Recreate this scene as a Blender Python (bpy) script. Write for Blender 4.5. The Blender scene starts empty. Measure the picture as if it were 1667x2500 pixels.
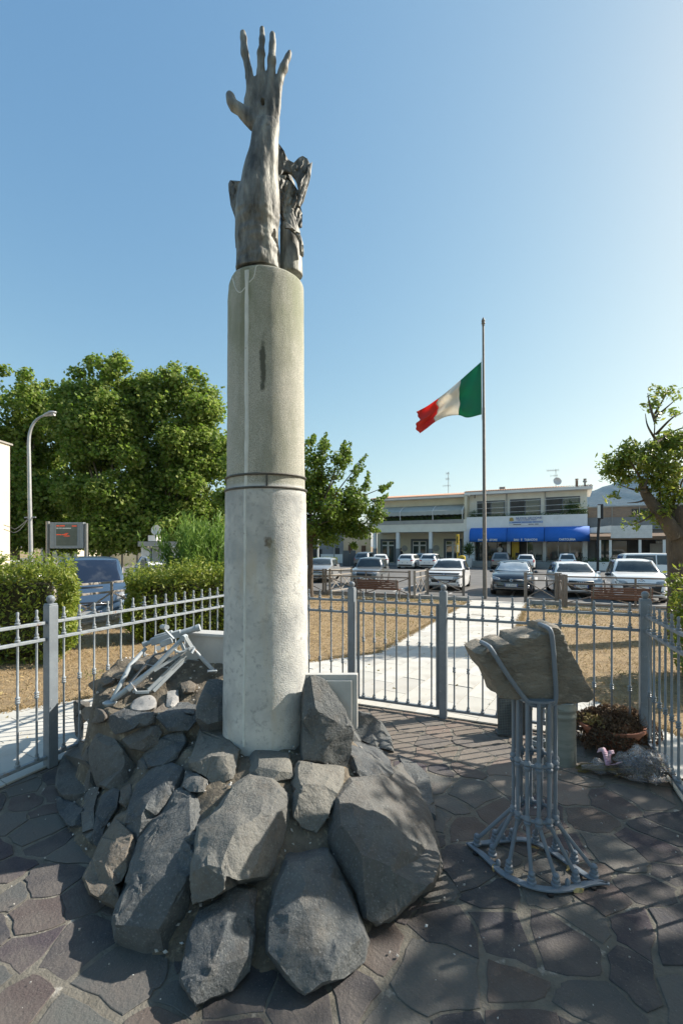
import bpy, bmesh, math, random
import numpy as np
from mathutils import Vector, Matrix, noise
from mathutils.bvhtree import BVHTree
from mathutils.geometry import delaunay_2d_cdt
R = math.radians
rnd = random.Random(7)
SC = bpy.context.scene
COL = SC.collection

# ------------------------------------------------------------------ camera, sky, sun, exposure
CX, HY, FP, H = 833.5, 1335.0, 1111.0, 1.75        # lens measured in the 1667 x 2500 photograph, eye height in m
cam_d = bpy.data.cameras.new('camera'); cam = bpy.data.objects.new('camera', cam_d); COL.objects.link(cam)
cam.location = (0, 0, H); cam.rotation_euler = (R(90), 0, 0)
cam_d.sensor_fit = 'VERTICAL'; cam_d.sensor_height = 36; cam_d.lens = 36 * FP / 2500
cam_d.shift_y = (HY - 1250) / 2500; cam_d.clip_end = 20000; cam_d.clip_start = 0.05
SC.camera = cam
SUN_AZ, SUN_EL = R(73), R(36)                       # azimuth from +Y towards +X
W = bpy.data.worlds.new('World'); SC.world = W; W.use_nodes = True
wn = W.node_tree.nodes; bgn = wn['Background']
sky = wn.new('ShaderNodeTexSky'); sky.sky_type = 'NISHITA'; sky.sun_disc = False
sky.sun_elevation = SUN_EL; sky.sun_rotation = SUN_AZ; sky.altitude = 0
sky.air_density = 1.0; sky.dust_density = 1.0; sky.ozone_density = 1.0
# the photograph's film curve on the sky colours: shorter range, whiter towards the horizon
sep = wn.new('ShaderNodeSeparateColor'); cmb = wn.new('ShaderNodeCombineColor'); W.node_tree.links.new(sky.outputs[0], sep.inputs[0])
for i_, (k_, g_) in enumerate(((.86, 1.0), (.80, .763), (.71, .48))):
    p_ = wn.new('ShaderNodeMath'); p_.operation = 'POWER'; s_ = wn.new('ShaderNodeMath'); s_.operation = 'MULTIPLY'; q_ = wn.new('ShaderNodeMath'); q_.operation = 'MULTIPLY'
    s_.inputs[1].default_value = .1915; p_.inputs[1].default_value = g_; q_.inputs[1].default_value = k_ / .1915
    W.node_tree.links.new(sep.outputs[i_], s_.inputs[0]); W.node_tree.links.new(s_.outputs[0], p_.inputs[0]); W.node_tree.links.new(p_.outputs[0], q_.inputs[0]); W.node_tree.links.new(q_.outputs[0], cmb.inputs[i_])
W.node_tree.links.new(cmb.outputs[0], bgn.inputs[0]); bgn.inputs[1].default_value = 0.11
sd = bpy.data.lights.new('sun', 'SUN'); sd.energy = 4.3; sd.angle = R(0.53); sd.color = (1, .93, .82)
sun = bpy.data.objects.new('sun', sd); COL.objects.link(sun); sun.location = (30, 10, 30)
TOSUN = Vector((math.sin(SUN_AZ) * math.cos(SUN_EL), math.cos(SUN_AZ) * math.cos(SUN_EL), math.sin(SUN_EL)))
sun.rotation_euler = TOSUN.to_track_quat('Z', 'Y').to_euler()
SC.view_settings.view_transform = 'Standard'; SC.view_settings.look = 'None'
SC.view_settings.exposure = 1.05; SC.view_settings.gamma = 1
SC.cycles.use_denoising = True

# ------------------------------------------------------------------ measuring helpers
Gd = Vector((.916, -.401, 0)); Ld = Vector((.401, .916, 0))      # the square's two directions: along the gate, away
def ray(u, v): return ((u - CX) / FP, -(v - HY) / FP)
def pp(u, v, d):
    a, b = ray(u, v); return Vector((a * d, d, H + b * d))
def gp(u, v, z=0):
    return pp(u, v, (H - z) * FP / (v - HY))
def gz(b): return 0.0 if b < 6 else (-.35 if b > 18 else -.35 * (b - 6) / 12)
def gzp(p): return gz(p.x * Ld.x + p.y * Ld.y)
def gt(u, v):
    z = 0
    for _ in range(12):
        p = gp(u, v, z); z = .5 * z + .5 * gzp(p)
    p.z = gzp(p); return p
def bp(u, v, b):
    a, _ = ray(u, v); return pp(u, v, b / (a * Ld.x + Ld.y))
def ab(a, b, z=0):
    p = Gd * a + Ld * b; p.z = z; return p
ROAD = -.35

# ------------------------------------------------------------------ materials
def _n(t, k, **kw):
    n = t.nodes.new(k)
    for a, b in kw.items(): setattr(n, a, b)
    return n
MATS = {}
def mat(name, c, c2=None, scale=6, rough=.7, metal=0, bump=0, bscale=60, detail=6, spec=.5, lo=.35, hi=.65,
        isl=None, obj=None, transl=0, c3=None, c3scale=20, c3lo=.6, c3hi=.7, coat=0, stretch=None, bdist=.01, alpha=1, emit=0):
    m = bpy.data.materials.new(name); m.use_nodes = True; t = m.node_tree; L = t.links.new
    b = t.nodes['Principled BSDF']; b.inputs['Roughness'].default_value = rough; b.inputs['Metallic'].default_value = metal
    b.inputs['Specular IOR Level'].default_value = spec; b.inputs['Coat Weight'].default_value = coat
    tc = _n(t, 'ShaderNodeTexCoord').outputs['Object']
    if stretch:
        mp = _n(t, 'ShaderNodeMapping'); mp.inputs['Scale'].default_value = stretch; L(tc, mp.inputs[0]); tc = mp.outputs[0]
    def mask(sc, l, h, det=detail):
        n = _n(t, 'ShaderNodeTexNoise'); n.inputs['Scale'].default_value = sc; n.inputs['Detail'].default_value = det
        n.inputs['Roughness'].default_value = .6; L(tc, n.inputs['Vector'])
        r = _n(t, 'ShaderNodeMapRange'); r.inputs[1].default_value = l; r.inputs[2].default_value = h; L(n.outputs[0], r.inputs[0])
        return r.outputs[0]
    def mix(f, a, bcol):
        x = _n(t, 'ShaderNodeMix', data_type='RGBA')
        if hasattr(f, 'node'): L(f, x.inputs[0])
        else: x.inputs[0].default_value = f
        for i, q in ((6, a), (7, bcol)):
            if hasattr(q, 'node'): L(q, x.inputs[i])
            else: x.inputs[i].default_value = (*q, 1)
        return x.outputs[2]
    out = tuple(c)
    if isl or obj:
        r = _n(t, 'ShaderNodeValToRGB'); cols = isl or obj
        src = _n(t, 'ShaderNodeNewGeometry').outputs['Random Per Island'] if isl else _n(t, 'ShaderNodeObjectInfo').outputs['Random']
        L(src, r.inputs[0]); e = r.color_ramp.elements
        while len(e) < len(cols): e.new(.5)
        for i, q in enumerate(cols): e[i].position = i / max(1, len(cols) - 1) if isl else i / len(cols); e[i].color = (*q, 1)
        if obj: r.color_ramp.interpolation = 'CONSTANT'
        out = r.outputs[0]
    if c2: out = mix(mask(scale, lo, hi), out, c2) if not obj else mix(mask(scale, lo, hi), out, c2)
    if c3: out = mix(mask(c3scale, c3lo, c3hi), out, c3)
    if hasattr(out, 'node'): L(out, b.inputs['Base Color'])
    else: b.inputs['Base Color'].default_value = (*out, 1)
    if bump:
        n = _n(t, 'ShaderNodeTexNoise'); n.inputs['Scale'].default_value = bscale; n.inputs['Detail'].default_value = 8
        n.inputs['Roughness'].default_value = .65; L(tc, n.inputs['Vector'])
        q = _n(t, 'ShaderNodeBump'); q.inputs['Strength'].default_value = bump; q.inputs['Distance'].default_value = bdist
        L(n.outputs[0], q.inputs['Height']); L(q.outputs[0], b.inputs['Normal'])
    if transl:
        tr = _n(t, 'ShaderNodeBsdfTranslucent'); ms = _n(t, 'ShaderNodeMixShader'); ms.inputs[0].default_value = transl
        if hasattr(out, 'node'): L(out, tr.inputs[0])
        else: tr.inputs[0].default_value = (*out, 1)
        L(b.outputs[0], ms.inputs[1]); L(tr.outputs[0], ms.inputs[2]); L(ms.outputs[0], t.nodes['Material Output'].inputs[0])
    if alpha < 1: b.inputs['Alpha'].default_value = alpha
    if emit:
        b.inputs['Emission Strength'].default_value = emit; b.inputs['Emission Color'].default_value = (*c, 1)
    MATS[name] = m
    return m

# ------------------------------------------------------------------ mesh helpers
def local_matrix(parent):
    M = Matrix.Identity(4); p = parent
    while p is not None:
        M = p.matrix_basis @ M; p = p.parent
    return M
class MB:
    def __init__(s): s.v = []; s.f = []
    def add(s, vs, fs):
        o = len(s.v); s.v += [tuple(q) for q in vs]; s.f += [tuple(i + o for i in f) for f in fs]; return s
    def box(s, c, d, rz=0, M=None):
        x, y, z = (q / 2 for q in d)
        M = M or Matrix.Rotation(rz, 4, 'Z')
        vs = [Vector(c) + (M @ Vector((a * x, b * y, e * z))) for e in (-1, 1) for a, b in ((-1, -1), (1, -1), (1, 1), (-1, 1))]
        return s.add(vs, [(3, 2, 1, 0), (4, 5, 6, 7), (0, 1, 5, 4), (1, 2, 6, 5), (2, 3, 7, 6), (3, 0, 4, 7)])
    def b2(s, a, b):
        return s.box([(p + q) / 2 for p, q in zip(a, b)], [abs(q - p) for p, q in zip(a, b)])
    def bar(s, a, b, w, h, up=(0, 0, 1)):
        a, b = Vector(a), Vector(b); d = b - a; l = d.length; d.normalize()
        x = d.cross(Vector(up))
        if x.length < 1e-4: x = d.cross(Vector((1, 0, 0)))
        x.normalize(); z = x.cross(d)
        M = Matrix((x, d, z)).transposed().to_4x4()
        return s.box((a + b) / 2, (w, l, h), M=M)
    def tube(s, pts, r, n=8, cap=True, closed=False, ref=None):
        pts = [Vector(p) for p in pts]; k = len(pts)
        rs = r if isinstance(r, (list, tuple)) else [r] * k
        T = []
        for i in range(k):
            a = pts[i - 1] if (i > 0 or closed) else pts[i]; b = pts[(i + 1) % k] if (i < k - 1 or closed) else pts[i]
            T.append((b - a).normalized())
        x = T[0].cross(Vector((0, 0, 1)))
        if x.length < 1e-3: x = T[0].cross(Vector((1, 0, 0)))
        if ref: x = Vector(ref) - T[0] * T[0].dot(Vector(ref))
        x.normalize(); vs = []; fs = []
        for i in range(k):
            x = (x - T[i] * x.dot(T[i])).normalized(); y = T[i].cross(x)
            q = rs[i]; q = q if isinstance(q, tuple) else (q, q)
            for j in range(n):
                a = 2 * math.pi * j / n; vs.append(pts[i] + x * (math.cos(a) * q[0]) + y * (math.sin(a) * q[1]))
        for i in range(k if closed else k - 1):
            for j in range(n):
                fs.append((i * n + j, i * n + (j + 1) % n, ((i + 1) % k) * n + (j + 1) % n, ((i + 1) % k) * n + j))
        if cap and not closed: fs += [tuple(range(n))[::-1], tuple((k - 1) * n + j for j in range(n))]
        return s.add(vs, fs)
    def lathe(s, prof, c=(0, 0, 0), n=16, M=None):
        vs = []; fs = []; c = Vector(c)
        for r, z in prof:
            for j in range(n):
                a = 2 * math.pi * j / n; p = Vector((r * math.cos(a), r * math.sin(a), z))
                vs.append(c + (M @ p if M else p))
        k = len(prof)
        for i in range(k - 1):
            for j in range(n): fs.append((i * n + j, i * n + (j + 1) % n, (i + 1) * n + (j + 1) % n, (i + 1) * n + j))
        fs += [tuple(range(n))[::-1], tuple((k - 1) * n + j for j in range(n))]
        return s.add(vs, fs)
    def sphere(s, c, r, n=12, m=7, sz=1, M=None):
        return s.lathe([(max(1e-4, r * math.sin(math.pi * i / m)), -r * sz * math.cos(math.pi * i / m)) for i in range(m + 1)], c, n, M)
    def prism(s, poly, z0, z1, f=lambda x, y, z: (x, y, z)):
        k = len(poly)
        vs = [f(x, y, z0) for x, y in poly] + [f(x, y, z1) for x, y in poly]
        return s.add(vs, [tuple(range(k))[::-1], tuple(range(k, 2 * k))] + [(i, (i + 1) % k, k + (i + 1) % k, k + i) for i in range(k)])
    def mesh(s, name, M=None):
        me = bpy.data.meshes.new(name); v = s.v
        if M is not None: v = [tuple(M @ Vector(q)) for q in v]
        me.from_pydata(v, [], s.f); me.update(); return me
    def build(s, name, m, parent=None, smooth=None, world=False, bevel=0, loc=None):
        M = local_matrix(parent).inverted() if (world and parent) else None
        if loc is not None and not parent: M = Matrix.Translation(-Vector(loc))
        o = obj(name, s.mesh(name, M), m, parent)
        if loc is not None and not parent: o.location = loc
        fixn(o.data)
        if smooth is not None: smo(o.data, smooth)
        if bevel:
            q = o.modifiers.new('bevel', 'BEVEL'); q.width = bevel; q.segments = 2; q.limit_method = 'ANGLE'
        return o
def fixn(me):
    b = bmesh.new(); b.from_mesh(me); bmesh.ops.recalc_face_normals(b, faces=b.faces); b.to_mesh(me); b.free()
def smo(me, ang=35):
    me.polygons.foreach_set('use_smooth', [True] * len(me.polygons)); me.set_sharp_from_angle(angle=R(ang)); me.update()
def obj(name, me, m, parent=None):
    o = bpy.data.objects.new(name, me); COL.objects.link(o)
    if m is not None and me is not None:
        me.materials.clear(); me.materials.append(MATS[m] if isinstance(m, str) else m)
    if parent: o.parent = parent
    return o
def tag(o, label=None, cat=None, group=None, kind=None):
    if label: o['label'] = label
    if cat: o['category'] = cat
    if group: o['group'] = group
    if kind: o['kind'] = kind
    return o
def thing(name, label, cat, loc=(0, 0, 0), rz=0, group=None):
    o = bpy.data.objects.new(name, None); COL.objects.link(o); o.location = loc; o.rotation_euler = (0, 0, rz)
    o.empty_display_size = .1
    return tag(o, label, cat, group)
def struct(o, label=None): o['kind'] = 'structure'; return tag(o, label)
def inst(o, parent, loc, rz=0, scale=None):
    c = o.copy(); COL.objects.link(c); c.parent = parent; c.location = loc; c.rotation_euler = (0, 0, rz)
    if scale: c.scale = scale
    return c
def npmesh(name, V, Fq, m, parent=None, smooth=False):
    V = np.asarray(V, dtype=np.float32); Fq = np.asarray(Fq, dtype=np.int32); k = Fq.shape[1]
    me = bpy.data.meshes.new(name); me.vertices.add(len(V)); me.vertices.foreach_set('co', V.ravel())
    me.loops.add(Fq.size); me.loops.foreach_set('vertex_index', Fq.ravel())
    me.polygons.add(len(Fq)); me.polygons.foreach_set('loop_start', np.arange(0, Fq.size, k, dtype=np.int32))
    me.polygons.foreach_set('use_smooth', [smooth] * len(Fq)); me.update(calc_edges=True)
    return obj(name, me, m, parent)
def text_mesh(txt, size, name='lettering', depth=.01, bold=0):
    cu = bpy.data.curves.new(name, 'FONT'); cu.body = txt; cu.size = size; cu.align_x = 'CENTER'; cu.align_y = 'CENTER'
    cu.extrude = depth; cu.offset = bold; cu.resolution_u = 2
    o = bpy.data.objects.new(name, cu); COL.objects.link(o)
    bpy.context.view_layer.update()
    me = bpy.data.meshes.new_from_object(o.evaluated_get(bpy.context.evaluated_depsgraph_get()))
    bpy.data.objects.remove(o); return me
def clip_poly(sub, clip):
    """convex clip, counter-clockwise clip polygon"""
    out = sub
    for i in range(len(clip)):
        a, b = clip[i], clip[(i + 1) % len(clip)]; inp = out; out = []
        if not inp: return []
        side = lambda p: (b[0] - a[0]) * (p[1] - a[1]) - (b[1] - a[1]) * (p[0] - a[0])
        for j in range(len(inp)):
            p, q = inp[j], inp[(j + 1) % len(inp)]; sp, sq = side(p), side(q)
            if sp >= 0: out.append(p)
            if sp * sq < 0:
                t = sp / (sp - sq); out.append((p[0] + t * (q[0] - p[0]), p[1] + t * (q[1] - p[1])))
    return out
def area(p): return .5 * sum(p[i][0] * p[(i + 1) % len(p)][1] - p[(i + 1) % len(p)][0] * p[i][1] for i in range(len(p)))
def bez(pts, n=16):
    """Catmull-Rom through points"""
    P = [Vector(p) for p in pts]; P = [P[0] * 2 - P[1]] + P + [P[-1] * 2 - P[-2]]; out = []
    k = len(P) - 3
    for i in range(k):
        for j in range(n):
            t = j / n; a, b, c, d = P[i:i + 4]
            out.append(.5 * ((2 * b) + (c - a) * t + (2 * a - 5 * b + 4 * c - d) * t * t + (3 * b - a - 3 * c + d) * t ** 3))
    return out + [P[-2]]

# ------------------------------------------------------------------ the material list
mat('asphalt', (.10, .098, .095), (.15, .145, .14), 1.2, .9, bump=.3, bscale=90, c3=(.07, .07, .07), c3scale=6)
mat('road_paint', (.6, .6, .58), (.33, .32, .31), 9, .8)
mat('soil', (.25, .177, .097), (.35, .252, .135), 9, .95, bump=.8, bscale=50, bdist=.03, c3=(.14, .10, .055), c3scale=3, c3lo=.5, c3hi=.75)
mat('dry_grass', (0, 0, 0), isl=[(.22, .148, .065), (.42, .305, .155), (.31, .215, .10), (.49, .38, .22), (.18, .142, .062)], rough=.8, transl=.25)
mat('green_grass', (0, 0, 0), isl=[(.10, .13, .03), (.17, .17, .05), (.24, .21, .08)], rough=.8, transl=.25)
mat('grout', (.20, .185, .155), (.13, .12, .10), 9, .95, bump=1, bscale=70, bdist=.012, c3=(.42, .39, .34), c3scale=11, c3lo=.60, c3hi=.70)
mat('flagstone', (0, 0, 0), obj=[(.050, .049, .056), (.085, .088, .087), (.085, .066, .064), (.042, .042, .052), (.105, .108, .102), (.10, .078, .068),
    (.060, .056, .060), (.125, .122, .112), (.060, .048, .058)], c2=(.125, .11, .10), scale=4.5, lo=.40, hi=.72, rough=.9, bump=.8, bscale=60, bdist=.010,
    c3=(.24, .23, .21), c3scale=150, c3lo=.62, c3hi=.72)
mat('flagstone_sunlit', (0, 0, 0), obj=[(.15, .122, .10), (.18, .138, .115), (.125, .11, .10), (.165, .14, .118), (.12, .112, .105)], c2=(.21, .18, .15), scale=6, lo=.42, hi=.8, rough=.9, bump=.5, bscale=70, bdist=.008,  # warmer, lighter flagstone copy: sunlight by the gate put into the colour
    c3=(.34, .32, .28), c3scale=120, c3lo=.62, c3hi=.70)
mat('path_concrete', (0, 0, 0), obj=[(.47, .46, .42), (.52, .51, .475), (.45, .435, .40), (.50, .485, .44), (.53, .515, .47)], c2=(.38, .36, .32), scale=3, lo=.45, hi=.85,
    rough=.9, bump=.3, bscale=120, bdist=.004, c3=(.33, .29, .23), c3scale=2.2, c3lo=.62, c3hi=.85)
mat('path_joint', (.20, .185, .16), (.28, .26, .22), 12, .95)
mat('kerb', (.40, .39, .36), (.30, .29, .27), 5, .9, bump=.3, bscale=60)
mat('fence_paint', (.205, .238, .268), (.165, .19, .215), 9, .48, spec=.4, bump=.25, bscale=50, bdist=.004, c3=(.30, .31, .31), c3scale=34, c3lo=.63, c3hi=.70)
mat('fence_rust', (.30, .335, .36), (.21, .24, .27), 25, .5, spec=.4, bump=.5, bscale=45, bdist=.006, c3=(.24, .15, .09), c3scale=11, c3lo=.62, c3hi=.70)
mat('hinge_black', (.012, .012, .014), rough=.6)

# ------------------------------------------------------------------ ground
g = MB(); g.add([(-6000, -6000, -.62), (6000, -6000, -.62), (6000, 9000, -.62), (-6000, 9000, -.62)], [(0, 1, 2, 3)])
struct(g.build('ground', 'soil'))
g = MB(); g.add([ab(-90, -40, ROAD - .004), ab(120, -40, ROAD - .004), ab(120, 95, ROAD - .004), ab(-90, 95, ROAD - .004)], [(0, 1, 2, 3)])
struct(g.build('road', 'asphalt'))
# lawn: one gently falling sheet between the two car parks
g = MB(); na, nb = 60, 60
for j in range(nb + 1):
    for i in range(na + 1):
        a = -9.75 + 30 * i / na; b = -7 + 25.2 * j / nb
        g.v.append(tuple(ab(a, b, gz(b) - .012 + .012 * noise.noise(Vector((a * .7, b * .7, 0))))))
for j in range(nb):
    for i in range(na):
        k = j * (na + 1) + i; g.f.append((k, k + 1, k + na + 2, k + na + 1))
lawn = struct(g.build('lawn', 'soil', smooth=60))
k = MB()
for a0, a1 in ((-9.75, -2.62), (-.38, 20)):
    k.box(ab((a0 + a1) / 2, 18.26, ROAD + .04), (a1 - a0, .14, .18), math.atan2(Gd.y, Gd.x))
struct(k.build('kerb', 'kerb', bevel=.012))
k = MB(); k.box(ab(-9.82, 5.6, -.17), (.14, 25, .5), math.atan2(Gd.y, Gd.x)); struct(k.build('kerb', 'kerb', bevel=.012))

# ------------------------------------------------------------------ crazy paving inside the fence
ENC = [(-3.58, -1.2), (1.19, -1.2), (1.12, 0), (.83, 4.69), (-3.58, 4.69)]
g = MB(); g.prism([tuple(ab(*p).xy) for p in ENC], -.12, -.0035)
paving = struct(g.build('paving', 'grout'))
rs = random.Random(11); seeds = []
tries = 0
while tries < 16000 and len(seeds) < 900:
    tries += 1
    p = (rs.uniform(-3.7, 1.3), rs.uniform(-.2, 4.8))
    dmin = .15 + .10 * (noise.noise(Vector((p[0] * 1.3, p[1] * 1.3, 3))) * .5 + .5) + rs.uniform(-.02, .08)
    if all((p[0] - q[0]) ** 2 + (p[1] - q[1]) ** 2 > dmin * dmin for q in seeds): seeds.append(p)
rw = random.Random(4); WT = [rw.choice((0, .004, .008, .016, .024)) for _ in seeds]
def warp(p):
    k_ = .055; return (p[0] + k_ * noise.noise(Vector((p[0] * 3.1, p[1] * 3.1, 1))) + .018 * noise.noise(Vector((p[0] * 9, p[1] * 9, 2))), p[1] + k_ * noise.noise(Vector((p[0] * 3.1, p[1] * 3.1, 9))) + .018 * noise.noise(Vector((p[0] * 9, p[1] * 9, 6))))
def vcell(i, pts):
    c = pts[i]; poly = [(c[0] - .6, c[1] - .6), (c[0] + .6, c[1] - .6), (c[0] + .6, c[1] + .6), (c[0] - .6, c[1] + .6)]
    for j, q in enumerate(pts):
        if j == i or (q[0] - c[0]) ** 2 + (q[1] - c[1]) ** 2 > 1.4: continue
        mx, my = (c[0] + q[0]) / 2, (c[1] + q[1]) / 2; dx, dy = q[0] - c[0], q[1] - c[1]; out = []
        wd = (WT[i] - WT[j]) * .5
        f = lambda p: (p[0] - mx) * dx + (p[1] - my) * dy - wd
        for k2 in range(len(poly)):
            p, r = poly[k2], poly[(k2 + 1) % len(poly)]; a, b = f(p), f(r)
            if a <= 0: out.append(p)
            if a * b < 0: t = a / (a - b); out.append((p[0] + t * (r[0] - p[0]), p[1] + t * (r[1] - p[1])))
        poly = out
        if len(poly) < 3: return []
    return poly
def inset(poly, d):
    n = len(poly); out = []
    for i in range(n):
        a, b, c = poly[i - 1], poly[i], poly[(i + 1) % n]
        e1 = Vector((b[0] - a[0], b[1] - a[1])).normalized(); e2 = Vector((c[0] - b[0], c[1] - b[1])).normalized()
        n1 = Vector((-e1.y, e1.x)); n2 = Vector((-e2.y, e2.x)); m = n1 + n2
        m = m / max(.35, m.length_squared) * 2 * .5 * 2 if m.length_squared > 1e-6 else n1
        k2 = 1 / max(.4, (m.normalized().dot(n1)))
        mm = m.normalized() * d * k2; out.append((b[0] + mm.x, b[1] + mm.y))
    return out
def slab_mesh(poly, z0, z1, ch, org, tilt=(0, 0)):
    """flat stone with chamfered rim; poly in ab coordinates"""
    top = inset(poly, ch); m = MB(); n = len(poly)
    P = lambda p, z: ab(p[0], p[1], z) - org
    tz = lambda p: z1 + tilt[0] * (p[0] - poly[0][0]) + tilt[1] * (p[1] - poly[0][1])
    m.v = [tuple(P(p, z0)) for p in poly] + [tuple(P(p, tz(p) - ch * .6)) for p in poly] + [tuple(P(p, tz(p))) for p in top]
    for i in range(n):
        j = (i + 1) % n; m.f += [(i, j, n + j, n + i), (n + i, n + j, 2 * n + j, 2 * n + i)]
    m.f.append(tuple(range(2 * n, 3 * n))); return m
def in_view(p, m=90):
    if p.y < .9: return False
    u = CX + p.x / p.y * FP; v = HY + (H - p.z) / p.y * FP
    return -m < u < 1667 + m and v < 2500 + m * 2
nst = 0
for i, c in enumerate(seeds):
    if not in_view(ab(*c)) or math.hypot((ab(*c).x + .55) / 1.0, (ab(*c).y - 3.1) / 1.0) < .8: continue
    vc = vcell(i, seeds); dn_ = []
    for j in range(len(vc)):
        p, r = vc[j], vc[(j + 1) % len(vc)]
        for t in range(4): dn_.append(warp((p[0] + (r[0] - p[0]) * t / 4, p[1] + (r[1] - p[1]) * t / 4)))
    poly = clip_poly(dn_, ENC)
    if len(poly) < 3 or area(poly) < .006: continue
    poly = [p for j, p in enumerate(poly) if (p[0] - poly[j - 1][0]) ** 2 + (p[1] - poly[j - 1][1]) ** 2 > .0004]
    if len(poly) < 3: continue
    poly = inset(poly, rs.choice((.003, .005, .008, .013, .018)))
    if area(poly) < .004: continue
    q = []
    for j in range(len(poly)):                                       # broken, wandering edges
        p, r = poly[j], poly[(j + 1) % len(poly)]; l = math.hypot(r[0] - p[0], r[1] - p[1])
        k2 = 1
        for t in range(k2):
            f = t / k2; jit = .0075
            if t == 0 and False:                                              # knock the corner off
                o_ = poly[j - 1]; f0 = rs.uniform(.02, .09); q.append((p[0] + f0 * (o_[0] - p[0]), p[1] + f0 * (o_[1] - p[1])))
                f = f0
            q.append((p[0] + f * (r[0] - p[0]) + rs.uniform(-jit, jit), p[1] + f * (r[1] - p[1]) + rs.uniform(-jit, jit)))
    if area(q) < .003: continue
    org = ab(*c)
    m = slab_mesh(q, -.04, rs.uniform(-.001, .003), .003, org, (rs.uniform(-.008, .008), rs.uniform(-.008, .008)))
    o = obj('flagstone', m.mesh('flagstone'), 'flagstone_sunlit' if c[1] + .5 * noise.noise(Vector((c[0] * 1.5, c[1] * 1.5, 0))) > 3.75 and c[0] > -2 else 'flagstone', paving); o.location = org

# ------------------------------------------------------------------ pale paved path outside
PATHS = [[(-2.5, 7.2), (-.5, 7.2), (-.5, 18.35), (-2.5, 18.35)],
         [(-4.1, 4.69), (1.45, 4.69), (.57, 5.85), (-.5, 7.2), (-2.5, 7.2)],
         [(-5.6, -.5), (-3.58, -.5), (-3.58, 4.69), (-4.1, 4.69), (-5.2, 2.9)],
         [(1.12, 0), (2.0, 0), (2.0, 3.6), (1.45, 4.69), (.83, 4.69)]]
g = MB()
for P in PATHS:
    k2 = len(P)
    if P[0][1] == 7.2:
        rows = 12
        for r_ in range(rows):
            b0 = 7.2 + 11.15 * r_ / rows; b1 = 7.2 + 11.15 * (r_ + 1) / rows
            g.add([ab(-2.5, b0, gz(b0) + .012), ab(-.5, b0, gz(b0) + .012), ab(-.5, b1, gz(b1) + .012), ab(-2.5, b1, gz(b1) + .012)], [(0, 1, 2, 3)])
    else:
        g.add([ab(p[0], p[1], gz(p[1]) + .012) for p in P], [tuple(range(k2))])
path = struct(g.build('path', 'path_joint'))
th = R(-8); ca, sa = math.cos(th), math.sin(th)
SL, SWD = .62, .31
for iy in range(-6, 62):
    for ix in range(-18, 10):
        x0 = ix * SWD; y0 = iy * SL + (SL / 2 if ix % 2 else 0)
        tile = [(x0, y0), (x0 + SWD, y0), (x0 + SWD, y0 + SL), (x0, y0 + SL)]
        tile = [(p[0] * ca - p[1] * sa, p[0] * sa + p[1] * ca) for p in tile]
        tile = inset(tile, .0035)
        for P in PATHS:
            q = clip_poly(tile, P)
            if len(q) < 3 or area(q) < .003: continue
            cx_ = sum(p[0] for p in q) / len(q); cb = sum(p[1] for p in q) / len(q)
            if cb > 13.5 or cb < 1.2: continue
            org = ab(cx_, cb, gz(cb)); slope = -.35 / 12 if cb > 6 else 0
            m = MB(); n_ = len(q); dz = rs.uniform(0, .002)
            m.v = [tuple(ab(p[0], p[1], gz(cb) - .0) - org + Vector((0, 0, z + slope * (p[1] - cb) + dz))) for z in (.002, .0165) for p in q]
            m.f = [tuple(range(n_, 2 * n_))] + [(i, (i + 1) % n_, n_ + (i + 1) % n_, n_ + i) for i in range(n_)]
            o = obj('slab', m.mesh('slab'), 'path_concrete', path); o.location = org
g = MB(); b0, b1 = 13.6, 18.35
g.add([ab(-2.5, b0, gz(b0) + .017), ab(-.5, b0, gz(b0) + .017), ab(-.5, b1, gz(18) + .017), ab(-2.5, b1, gz(18) + .017)], [(0, 1, 2, 3)])
struct(g.build('path', 'path_concrete'))

# ------------------------------------------------------------------ wrought-iron fence
def picket_mesh(h0, h1, hr1, hr2, hm):
    m = MB(); r = .0085
    prof = [(r, h0), (r * 2.2, h0 + .004), (r * 2.4, h0 + .018), (r * 1.3, h0 + .024), (r * 1.8, h0 + .034), (r, h0 + .05)]
    def knob(z):
        return [(r, z - .03), (r * 2, z - .022), (r * 2.1, z - .014), (r * 1.2, z - .008), (r * 2.2, z), (r * 1.2, z + .008), (r * 2.1, z + .014), (r * 2, z + .022), (r, z + .03)]
    prof += knob(hm)
    for z in (hr2 + .016, hr1 + .016):
        prof += [(r, z - .034), (r * 2.1, z), (r * 2.3, z + .012), (r * 1.2, z + .018), (r * 1.9, z + .03), (r, z + .046)]
    prof += [(r * .95, h1 - .045), (r * 1.1, h1 - .03), (r * 1.35, h1 - .012), (r * .9, h1 - .002), (.0005, h1)]
    return m.lathe(prof, n=8)
def post(parent, p, h=1.285, w=.075, wide=None):
    m = MB(); m.box((0, 0, h / 2), (w, wide or w, h)); m.box((0, 0, h + .006), (w * .92, w * .92, .014))
    m.lathe([(.015, h + .010), (.017, h + .016), (.026, h + .026), (.0325, h + .045), (.029, h + .064), (.016, h + .076), (.002, h + .08)], n=16)
    o = m.build('post', 'fence_paint', parent, smooth=40, bevel=.004); o.location = p; o.rotation_euler = (0, 0, math.atan2(Gd.y, Gd.x)); return o
RZ = math.atan2(Gd.y, Gd.x)
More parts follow.
